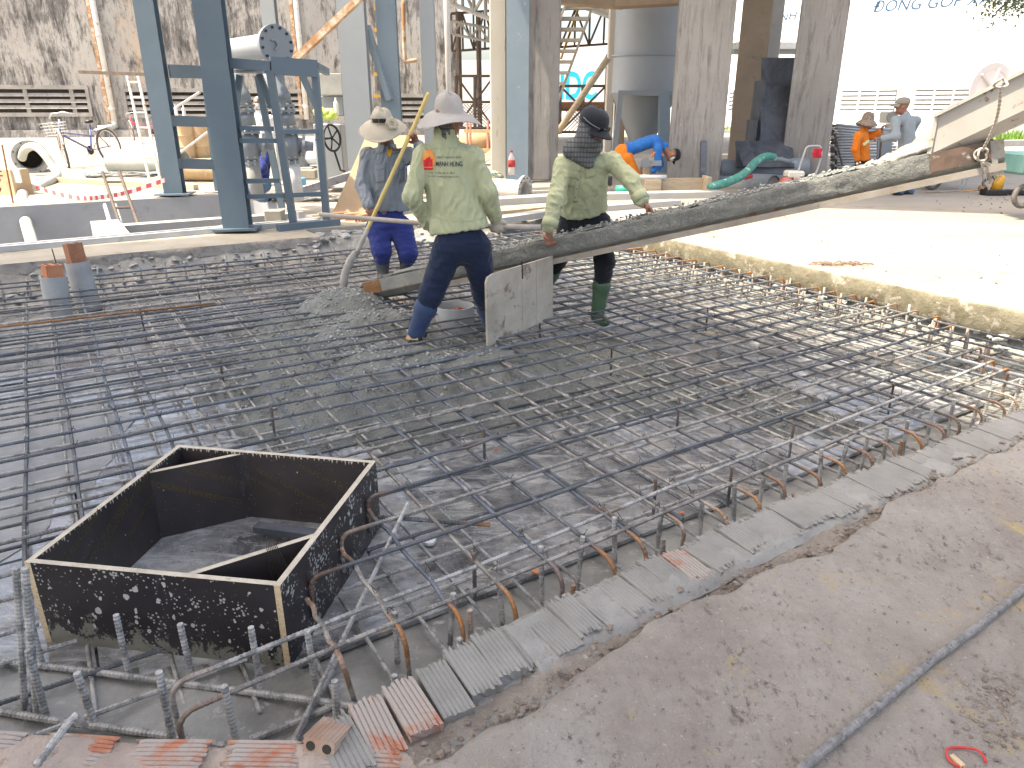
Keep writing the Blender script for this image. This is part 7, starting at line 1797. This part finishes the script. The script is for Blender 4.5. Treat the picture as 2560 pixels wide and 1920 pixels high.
# ---------------- A: middle worker, seen from behind
YA = 5.02
A = dict(head=X(1122, 290, 5.10), face=(.55, .8, -.1), neck=X(1113, 340, 5.08), chest=X(1124, 428, 5.07), pelvis=X(1150, 590, 5.03), front=(.12, 1, 0),
  shL=X(1060, 388, 5.06), shR=X(1184, 392, 5.04), elL=X(1030, 492, 4.98), elR=X(1220, 482, 5.02), wrL=X(1072, 560, 5.14), wrR=X(1238, 542, 5.10), dirL=(.25, .6, -.45), dirR=(.08, .35, -1), gripL=(.2, .9, -.2), gripR=(.1, 1, .1), curlR=1.05,
  hipL=X(1122, 622, 5.02), hipR=X(1188, 618, 5.03), knL=X(1078, 735, 4.96), knR=X(1212, 738, 5.13), anL=X(1042, 826, 4.97), anR=X(1228, 815, 5.30), toeL=X(1052, 836, 5.12), toeR=X(1240, 815, 5.43))
pa = P_('worker seen from behind in pale green jacket and wide hat, holding a pole', (A['anL'][0], A['anL'][1], A['anL'][2]-.07))
body_mesh(A, pa, .005)
ja, _ = jacket(A, pa, m_green, .007, 11, -.035, 1.08, .94, None, .0065)
trousers(A, pa, m_navy, .009, 13, 1.0, .008, .45)
boots(A, pa, m_bootn, .008, .38, 'boot', .072, m_sole)
brim_hat(X(1124, 282, 5.10), (.10, -.12, 1), m_hatA, pa, .090, .115, .215, .055, ((2, .034, 2.6), (1, .03, -.3)), 'hat', (-.02, .0))
s = SDF(*bounds([A['neck'], A['head']], .16), .008); s.cone(A['neck']+vec(0, 0, -.02), A['neck']+vec(.004, 0, .045), .075, .068, .01); garment('scarf', s, m_scarf, pa, 3, .004, 40)
s = SDF(*bounds([A['wrR']], .18), .006); hand_prims(s, A['wrR'], A['dirR'], A['gripR'], -1, .006, 1.06, 1.05, .0035); s.cone(A['wrR']-unit(A['dirR'])*.02, A['wrR']+unit(A['dirR'])*.02, .036, .034, .01); V, F = s.mesh(); put('glove', fastmesh('g', relax(V, F, 1), F.tolist()), m_glove, pa, True)
bv = bvh_of(ja); Q = lambda x, y: D(x, y, 4.9)
seam('yoke_seam', bv, [Q(1048, 375), Q(1090, 372), Q(1140, 372), Q(1190, 384)], .0022, m_green, pa)
seam('hem_seam', bv, [Q(1082, 543), Q(1120, 552), Q(1170, 553), Q(1212, 548)], .0026, m_green, pa)
decal('MẠNH HÙNG', bv, Q(1121, 412), .042, m_ink, pa, .68, .0006); decal('CÔNG TY TNHH XÂY DỰNG', bv, Q(1120, 395), .017, m_ink, pa, .74)
decal('Số 225 - Tân Hải - Phú Mỹ - BR.VT', bv, Q(1102, 434), .013, m_ink, pa, .95); decal('Tel: 0254 - manhhunglam@gmail.com', bv, Q(1106, 443), .013, m_ink, pa, 1.05)
lo_ = []; c = Q(1068, 402)
mb = MB(); vs = [onto(bv, c, .0045)]; nr = 4; n = 28
for j in range(1, nr+1):
    for k in range(n): t = 2*math.pi*k/n; vs.append(onto(bv, c+Vector((.043*j/nr*math.cos(t), 0, .064*j/nr*math.sin(t))), .0045))
fs = [(0, 1+k, 1+(k+1) % n) for k in range(n)]+[(1+(j-1)*n+k, 1+j*n+k, 1+j*n+(k+1) % n, 1+(j-1)*n+(k+1) % n) for j in range(1, nr) for k in range(n)]
mb.add(vs, fs); mb.build('emblem_disc', m_logo_o, pa)
for x, w_, h_ in [(-.026, .016, .040), (-.010, .015, .052), (.006, .015, .058), (.020, .014, .045)]:
    cc = c+Vector((x, 0, -.042)); patch('emblem_tower', bv, [cc+Vector((-w_/2, 0, 0)), cc+Vector((w_/2, 0, 0)), cc+Vector((w_/2, 0, h_+.006)), cc+Vector((-w_/2, 0, h_))], m_logo_r, pa, 3, 5, .0065, 0)
cc = c+Vector((-.002, 0, -.062)); patch('emblem_strip', bv, [cc+Vector((-.03, 0, 0)), cc+Vector((.03, 0, 0)), cc+Vector((.03, 0, .014)), cc+Vector((-.03, 0, .014))], m_logo_r, pa, 5, 3, .006, 0)
# pole he carries
mb = MB(); mb.tube([D(800, 536, 5.40), D(1080, 560, 5.24), D(1235, 566, 5.20), D(1352, 569, 5.16)], [.0165, .0165, .017, .022], 12); mb.build('pole', M('grey_pole', (.36, .32, .28), (.45, .41, .36), 5, .35, .65, (.28, .25, .22), 16, .6, .7, .7), None, True, label='grey wooden pole held level across his waist by the middle worker', cat='pole')

# ---------------- B: left worker with bamboo
B = dict(head=X(957, 322, 6.92), face=(-.05, -1, -.55), neck=X(966, 366, 7.0), chest=X(968, 428, 7.0), pelvis=X(973, 545, 7.0), front=(.02, -1, 0), up=(-.04, -.30, 1),
  shR=X(920, 388, 7.0), shL=X(1024, 388, 7.0), elR=X(905, 462, 6.95), elL=X(1058, 415, 6.92), wrR=X(922, 515, 6.76), wrL=X(1047, 362, 6.87), dirR=(.25, -.25, -.9), dirL=(-.5, -.12, .85), gripR=(.75, -.6, -.1), gripL=(-.55, -.75, -.25), curlL=1.1,
  hipR=X(946, 572, 7.0), hipL=X(1002, 572, 7.0), knR=X(954, 626, 6.86), knL=X(1020, 632, 6.9), anR=X(958, 690, 6.92), anL=X(1012, 684, 7.02), toeR=X(953, 702, 6.75), toeL=X(1016, 694, 6.85))
pb_ = P_('worker facing us in blue-grey shirt and flowered sun hat, gripping bamboo', (B['anR'][0], B['anR'][1], B['anR'][2]-.06))
body_mesh(B, pb_, .005)
jb, _ = jacket(B, pb_, m_greyj, .008, 21, -.075, 1.02, .95, None, .0075)
trousers(B, pb_, m_royal, .011, 23, 1.08, .011, .30)
boots(B, pb_, m_bootb, .009, .22, 'boot', .068)
brim_hat(X(955, 304, 6.92), (-.05, -.34, 1), m_hatB, pb_, .094, .105, .22, .085, ((2, .022, .3), (1, .012, 2)), 'sun_hat')
bv = bvh_of(jb); Q = lambda x, y: D(x, y, 6.8)
for (x0, y0, x1, y1) in [(932, 408, 962, 425), (990, 406, 1018, 424)]:
    patch('pocket_flap', bv, [Q(x0, y0+6), Q(x1, y0), Q(x1-2, y1-2), Q(x0+3, y1+3)], m_greyj, pb_, 8, 6, .008, .005); patch('pocket', bv, [Q(x0+2, y0+12), Q(x1-2, y0+8), Q(x1-3, y1+32), Q(x0+4, y1+34)], m_greyj, pb_, 8, 8, .005, .004)
seam('front_edge', bv, [Q(975, 375), Q(982, 430), Q(986, 500), Q(992, 528)], .004, m_greyj, pb_); seam('front_edge', bv, [Q(964, 385), Q(966, 440), Q(972, 520)], .004, m_greyj, pb_)
patch('undershirt', bv, [Q(962, 374), Q(978, 374), Q(973, 392), Q(967, 392)], m_yel, pb_, 6, 6, .006, .003)
for sg in (-1, 1): patch('collar', bv, [Q(966+sg*16-8, 360), Q(966+sg*16+8, 360), Q(966+sg*20+8, 382), Q(966+sg*20-8, 386)], m_greyj, pb_, 6, 5, .014, .006)
hc = X(955, 304, 6.92); ho = Vector(hc)+Vector((-.005, -.150, .012)); gl = MB()
for sg in (-1, 1):
    g = MB(); g.grid(9, 5, lambda u, v: ho+Vector((sg*.031+(u-.5)*.058, .02*((sg*.031+(u-.5)*.058)/.07)**2*1.6, (v-.5)*(.036-.010*abs(u-.5)*2)-.004))); o = g.build('sunglass_lens', m_lens, pb_, True); so = o.modifiers.new('t', 'SOLIDIFY'); so.thickness = .004
gl.tube([ho+Vector((x, .035*(x/.07)**2, .012)) for x in np.linspace(-.085, .085, 11)], .003, 6); gl.build('sunglass_frame', m_black, pb_)
fl = MB(); fc_ = Vector(hc)+Vector((.105, -.125, -.015)); nrm = Vector((.45, -.75, .5)).normalized(); u = nrm.cross(Vector((0, 0, 1))).normalized(); v_ = u.cross(nrm)
for k in range(6):
    an = 2*math.pi*k/6; pc_ = fc_+(u*math.cos(an)+v_*math.sin(an))*.034; fl.lathe(pc_, nrm, [(0, .001), (0, .026), (.006, .026), (.009, .015), (.009, .001)], 14, False)
o = fl.build('hat_flower', m_hatB, pb_, True)
for rr in (.012, .022, .046): mb = MB(); mb.tube([fc_+nrm*.012+(u*math.cos(t)+v_*math.sin(t))*rr*(1+.15*math.cos(6*t) if rr > .03 else 1) for t in np.linspace(0, 2*math.pi, 30)], .0022, 5, False); mb.build('flower_stitching', m_timber, o)
# bamboo with a cement coated lower end
bt, bb_ = D(1072, 232, 6.94), D(852, 722, 6.42)
bam = thing('bamboo_pole', 'yellow bamboo pole with cement caked tip held by the left worker', 'pole', bb_)
n = 60; path = [bt.lerp(bb_, k/n*.70) for k in range(n+1)]; nodes = [4, 17, 30, 44, 56]; rad = [.0175*(1.12 if k in nodes else (1.05 if (k-1 in nodes or k+1 in nodes) else 1)) for k in range(n+1)]
mb = MB(); mb.tube(path, rad, 12); mb.build('bamboo', m_bamboo, bam, True)
mb = MB(); mb.tube([bt.lerp(bb_, k) for k in (.695, .75, .8, .835)], [.019, .021, .022, .021], 12); mb.build('crusted_section', m_cpole, bam, True)
mb = MB(); mb.tube([bt.lerp(bb_, .80)+Vector((-.02, -.03, .0)), bt.lerp(bb_, .85)+Vector((-.03, -.02, 0)), bt.lerp(bb_, .93)+Vector((-.02, 0, 0)), bb_+Vector((.01, 0, -.06))], [.015, .034, .036, .034], 14); mb.build('caked_tip', m_cpole, bam, True)

# ---------------- C: right worker bending over the chute
C_ = dict(head=X(1478, 322, 5.52), face=(.55, -.62, -.60), up=(.30, -.30, 1), neck=X(1452, 377, 5.64), chest=X(1462, 440, 5.72), pelvis=X(1458, 532, 5.88), front=(.25, -1, 0),
  shR=X(1408, 415, 5.64), shL=X(1530, 404, 5.66), elR=X(1390, 500, 5.50), elL=X(1580, 452, 5.52), wrR=X(1372, 572, 5.44), wrL=X(1606, 505, 5.44), dirR=(.02, -.05, -1), dirL=(.75, -.2, -.75), gripR=(.6, -.7, 0), gripL=(-.2, -.3, -1), curlL=.8,
  hipR=X(1428, 562, 5.88), hipL=X(1494, 562, 5.86), knR=X(1398, 640, 5.95), knL=X(1512, 655, 5.72), anR=X(1352, 735, 6.02), anL=X(1494, 785, 5.76), toeR=X(1362, 750, 5.90), toeL=X(1511, 806, 5.62))
pc2 = P_('worker in pale green shirt and dark cap leaning over the chute at right', (C_['anL'][0], C_['anL'][1], C_['anL'][2]-.06))
body_mesh(C_, pc2, .005)
jc, _ = jacket(C_, pc2, m_green, .007, 31, -.03, 1.02, .95, None, .0075)
trousers(C_, pc2, m_blk, .009, 33, .95, .009, .50)
boots(C_, pc2, m_bootg, .008, .44, 'boot', .066)
peaked_cap(C_['head']+unit(C_['up'])*.045, C_['up'], C_['face'], m_cap, pc2, .104, .105, .085)
s = SDF(*bounds([C_['head'], C_['neck']], .20), .008); upc_ = unit(C_['up']); fc2 = unit(C_['face'])
s.cone(C_['head']+upc_*.03-fc2*.02, C_['head']-upc_*.06+fc2*.018, .088, .088, .03); s.cone(C_['head']-upc_*.05, C_['neck']+vec(.01, -.03, -.02), .085, .088, .04); s.cone(C_['neck']+vec(.02, -.07, -.03), C_['neck']+vec(.06, -.10, -.09), .06, .035, .04); s.cone(C_['neck']+vec(-.05, -.02, .01), C_['neck']+vec(.07, -.04, .03), .085, .085, .03)
s.clip(C_['head']+upc_*.055+fc2*.02, upc_*.7+fc2*.3); s.ell(C_['head']+fc2*.115+upc_*.01, (.06, .06, .025), (np.cross(fc2, upc_), fc2, upc_), cut=True)
garment('checked_scarf', s, m_scarf, pc2, 8, .006, 30)
bv = bvh_of(jc); Q = lambda x, y: D(x, y, 5.35)
for (x0, y0, x1, y1, sk_) in [(1412, 432, 1452, 450, 4), (1470, 412, 1502, 430, -6)]:
    patch('pocket_flap', bv, [Q(x0, y0), Q(x1, y0+sk_), Q(x1-2, y1+sk_), Q(x0+2, y1)], m_green, pc2, 8, 6, .008, .005); patch('pocket', bv, [Q(x0+2, y0+8), Q(x1-2, y0+8+sk_), Q(x1-4, y1+24+sk_), Q(x0+3, y1+24)], m_green, pc2, 8, 8, .004, .004)
patch('placket', bv, [Q(1452, 392), Q(1462, 392), Q(1452, 520), Q(1440, 520)], m_green, pc2, 4, 18, .006, .004)
for k in range(5):
    p = onto(bv, Q(1457-k*2.6, 410+k*24), .009); mb = MB(); mb.lathe(p, (0, -1, 0), [(0, .006), (.003, .006), (.004, .002)], 10); mb.build('button', m_blue, pc2)
for S_ in 'LR':
    wr, el = C_['wr'+S_], C_['el'+S_]; mb = MB(); d = Vector(unit(wr-el)); mb.ring(Vector(wr)-d*.075, d, .061, .05, .062, 20); o = mb.build('cuff', m_green, pc2, True)
hd = Vector(C_['head']); fv = Vector(fc2); uv_ = Vector(upc_); rt = fv.cross(uv_).normalized()
mb = MB(); mb.tube([hd+uv_*.075+(fv*math.cos(t)*.122+rt*math.sin(t)*.106) for t in np.linspace(-1.7, 1.7, 18)], .0024, 6); mb.build('sunglass_frame', m_greyd, pc2)
for sg in (-1, 1):
    c = hd+uv_*.068+(fv*math.cos(sg*.32)*.126+rt*math.sin(sg*.32)*.112); mb = MB(); mb.lathe(c, fv, [(0, .001), (0, .025), (.004, .025), (.004, .001)], 14, False); mb.build('sunglass_lens', m_lens, pc2)

# ---------------- background people
def far_person(label, J, jm, tm, bm_, hat, h=.014, hemv=-.04, loose=1.0, seed=40, amp=.006, coverboot=True):
    p = P_(label, (J['anL'][0], J['anL'][1], min(J['anL'][2], J['anR'][2])-.06)); body_mesh(J, p, h*.8, 1.0, True)
    jacket(J, p, jm, h, seed, hemv, loose, 1.05, None, amp); trousers(J, p, tm, h, seed+1, 1.0, amp, .95); boots(J, p, bm_, h, .75, 'shoe', .055)
    hat(J, p); return p
# D grey jacket, cap, facing left
Y_ = 12.9
Dj = dict(head=X(2256, 266, Y_), face=(-1, .25, -.25), neck=X(2262, 288, Y_), chest=X(2266, 318, Y_), pelvis=X(2268, 384, Y_), front=(-1, .35, 0), shL=X(2238, 302, Y_-.15), shR=X(2290, 303, Y_+.12), elL=X(2240, 340, Y_-.3), elR=X(2272, 342, Y_+.3), wrL=X(2205, 347, Y_-.25), wrR=X(2215, 338, Y_+.2), dirL=(-1, 0, .15), dirR=(-1, 0, .1), gripL=(0, .2, -1), gripR=(0, 0, -1),
  hipL=X(2258, 398, Y_-.08), hipR=X(2278, 398, Y_+.08), knL=X(2250, 436, Y_-.1), knR=X(2276, 438, Y_+.1), anL=X(2252, 478, Y_-.05), anR=X(2276, 478, Y_+.1), toeL=X(2238, 484, Y_-.08), toeR=X(2262, 484, Y_+.08))
pD = far_person('worker in light grey jacket and khaki cap standing beyond the chute', Dj, m_greyj2, m_jean, m_blk, lambda J, p: peaked_cap(J['head']+vec(0, 0, .045), (0, 0, 1), J['face'], m_capD, p, .102, .10, .08))
# E orange jacket, patterned sun hat, facing right
Y_ = 14.0
Ej = dict(head=X(2168, 306, Y_), face=(1, -.1, -.45), neck=X(2160, 327, Y_), chest=X(2154, 352, Y_), pelvis=X(2156, 402, Y_), front=(1, -.25, 0), shL=X(2158, 338, Y_+.16), shR=X(2146, 340, Y_-.15), elL=X(2180, 340, Y_+.05), elR=X(2138, 372, Y_-.2), wrL=X(2200, 328, Y_-.05), wrR=X(2144, 398, Y_-.2), dirL=(.4, 0, .9), dirR=(.15, 0, -1), gripL=(.8, -.5, 0), gripR=(1, 0, 0),
  hipL=X(2162, 412, Y_+.08), hipR=X(2154, 412, Y_-.08), knL=X(2168, 442, Y_+.08), knR=X(2156, 444, Y_-.05), anL=X(2166, 466, Y_+.1), anR=X(2152, 468, Y_-.1), toeL=X(2178, 470, Y_+.08), toeR=X(2166, 472, Y_-.12))
pE = far_person('worker in orange jacket and patterned sun hat holding a rod', Ej, m_orange, m_blk, m_blk, lambda J, p: brim_hat(J['head']+vec(0, 0, .035), (.1, 0, 1), m_hatE, p, .10, .13, .19, .09, ((2, .02, .3),), 'sun_hat'), .014, -.01)
mb = MB(); mb.bar(X(2158, 362, Y_-.27), X(2172, 352, Y_-.22), .012, .05, (0, 0, 1)); mb.build('reflective_stripe', m_reflect, pE)
mb = MB(); mb.tube([D(2205, 322, Y_-.08), D(2196, 430, Y_-.1)], .018, 8); mb.build('steel_rod', m_trussd, None, True, label='dark rod held upright by the orange jacketed worker', cat='rod')
# F bending worker, blue shirt, orange trousers
Y_ = 14.2
Fj = dict(head=X(1682, 388, Y_-.05), face=(.55, -.1, -1), up=(.9, 0, .15), neck=X(1660, 366, Y_), chest=X(1626, 354, Y_), pelvis=X(1562, 376, Y_), front=(.35, 0, -1), shL=X(1645, 368, Y_+.17), shR=X(1645, 372, Y_-.17), elL=X(1650, 412, Y_+.15), elR=X(1645, 412, Y_-.2), wrL=X(1640, 430, Y_+.05), wrR=X(1632, 428, Y_-.25), dirL=(0, 0, -1), dirR=(-.2, 0, -1), gripL=(-.6, 0, -.2), gripR=(-1, 0, 0),
  hipL=X(1566, 392, Y_+.1), hipR=X(1568, 394, Y_-.1), knL=X(1590, 440, Y_+.12), knR=X(1592, 442, Y_-.08), anL=X(1575, 478, Y_+.15), anR=X(1585, 480, Y_-.1), toeL=X(1590, 482, Y_+.12), toeR=X(1602, 484, Y_-.12))
def hatF(J, p):
    peaked_cap(J['head']+unit(J['up'])*.045, J['up'], J['face'], m_blk, p, .10, .10, .07)
    mb = MB(); hh = Vector(J['head']); f = Vector(unit(J['face'])); mb.lathe(hh+f*.035-Vector(unit(J['up']))*.03, f, [(0, .078), (.05, .06), (.07, .02)], 16); mb.build('face_mask', m_mask, p, True)
far_person('worker bending over tools in blue shirt and orange trousers', Fj, m_bluesh, m_orange, m_blk, hatF, .014, -.02, .95)
# G kneeling worker in navy behind the cage
Y_ = 11.9
Gj = dict(head=X(632, 343, Y_), face=(-.75, -.6, -.4), neck=X(642, 368, Y_), chest=X(645, 395, Y_), pelvis=X(648, 455, Y_), front=(-.7, -.7, 0), shL=X(665, 385, Y_-.1), shR=X(622, 383, Y_+.1), elL=X(655, 425, Y_-.3), elR=X(605, 410, Y_-.1), wrL=X(620, 435, Y_-.3), wrR=X(592, 420, Y_-.25), dirL=(-1, 0, .1), dirR=(-.4, -.4, .2), gripL=(0, 0, -1), gripR=(0, 0, -1),
  hipL=X(660, 462, Y_-.08), hipR=X(640, 462, Y_+.08), knL=X(628, 478, Y_-.35), knR=X(618, 480, Y_-.1), anL=X(662, 496, Y_-.1), anR=X(655, 496, Y_+.1), toeL=X(672, 498, Y_-.05), toeR=X(665, 498, Y_+.1))
def hatG(J, p):
    peaked_cap(J['head']+vec(0, 0, .045), (0, 0, 1), J['face'], m_navysh, p, .10, .10, .07); mb = MB(); hh = Vector(J['head']); f = Vector(unit(J['face'])); mb.lathe(hh+f*.03-Vector((0, 0, .035)), f, [(0, .08), (.055, .06), (.075, .02)], 16); mb.build('face_mask', m_bluesh, p, True)
far_person('kneeling worker in navy shirt and jeans working behind the valve frame', Gj, m_navysh, m_jean, m_blk, hatG, .014, -.03)
# H man in white shirt farther back
Y_ = 14.6
Hj = dict(head=X(646, 258, Y_), face=(-.4, -1, -.35), neck=X(648, 282, Y_), chest=X(650, 308, Y_), pelvis=X(652, 362, Y_), front=(-.3, -1, 0), shL=X(675, 298, Y_), shR=X(625, 298, Y_), elL=X(680, 335, Y_-.05), elR=X(620, 335, Y_-.05), wrL=X(668, 362, Y_-.15), wrR=X(628, 362, Y_-.15), dirL=(-.2, -.3, -1), dirR=(.2, -.3, -1), gripL=(0, -1, 0), gripR=(0, -1, 0),
  hipL=X(664, 372, Y_), hipR=X(640, 372, Y_), knL=X(664, 415, Y_-.05), knR=X(640, 415, Y_-.05), anL=X(664, 455, Y_), anR=X(640, 455, Y_), toeL=X(664, 462, Y_-.15), toeR=X(640, 462, Y_-.15))
def hatH(J, p):
    s = SDF(*bounds([J['head']], .16), .014); s.ell(J['head']+vec(.005, .012, .035), (.086, .096, .09), None, .01); s.ell(J['head']+vec(-.03, -.09, -.01), (.08, .06, .09), None, cut=True); garment('hair', s, m_hairg, p, 5, .006, 40, 1)
    mb = MB(); hh = Vector(J['head']); f = Vector(unit(J['face'])); mb.lathe(hh+f*.03-Vector((0, 0, .035)), f, [(0, .08), (.055, .06), (.075, .02)], 16); mb.build('face_mask', m_mask, p, True)
far_person('grey haired man in white shirt and mask behind the valves', Hj, m_whitesh, m_blk, m_blk, hatH, .014, -.04)
# I crouching person in purple behind the chutes
Y_ = 14.6
Ij = dict(head=X(2375, 352, Y_), face=(.7, .5, -.6), neck=X(2356, 362, Y_), chest=X(2335, 372, Y_), pelvis=X(2300, 400, Y_), front=(.6, .4, -.8), shL=X(2352, 372, Y_+.16), shR=X(2346, 378, Y_-.16), elL=X(2365, 405, Y_+.2), elR=X(2352, 412, Y_-.2), wrL=X(2378, 430, Y_+.1), wrR=X(2368, 432, Y_-.1), dirL=(.3, 0, -1), dirR=(.3, 0, -1), gripL=(1, 0, 0), gripR=(1, 0, 0),
  hipL=X(2305, 412, Y_+.1), hipR=X(2305, 414, Y_-.1), knL=X(2325, 432, Y_+.12), knR=X(2322, 434, Y_-.1), anL=X(2290, 440, Y_+.1), anR=X(2292, 442, Y_-.1), toeL=X(2280, 444, Y_+.1), toeR=X(2282, 446, Y_-.12))
far_person('person in purple bending behind the truck chute', Ij, m_purple, m_jean, m_blk, lambda J, p: brim_hat(J['head']+vec(0, 0, .04), (.4, 0, 1), m_hatB, p, .10, .12, .17, .06, ((2, .01, 0),), 'hat'), .016, -.03)
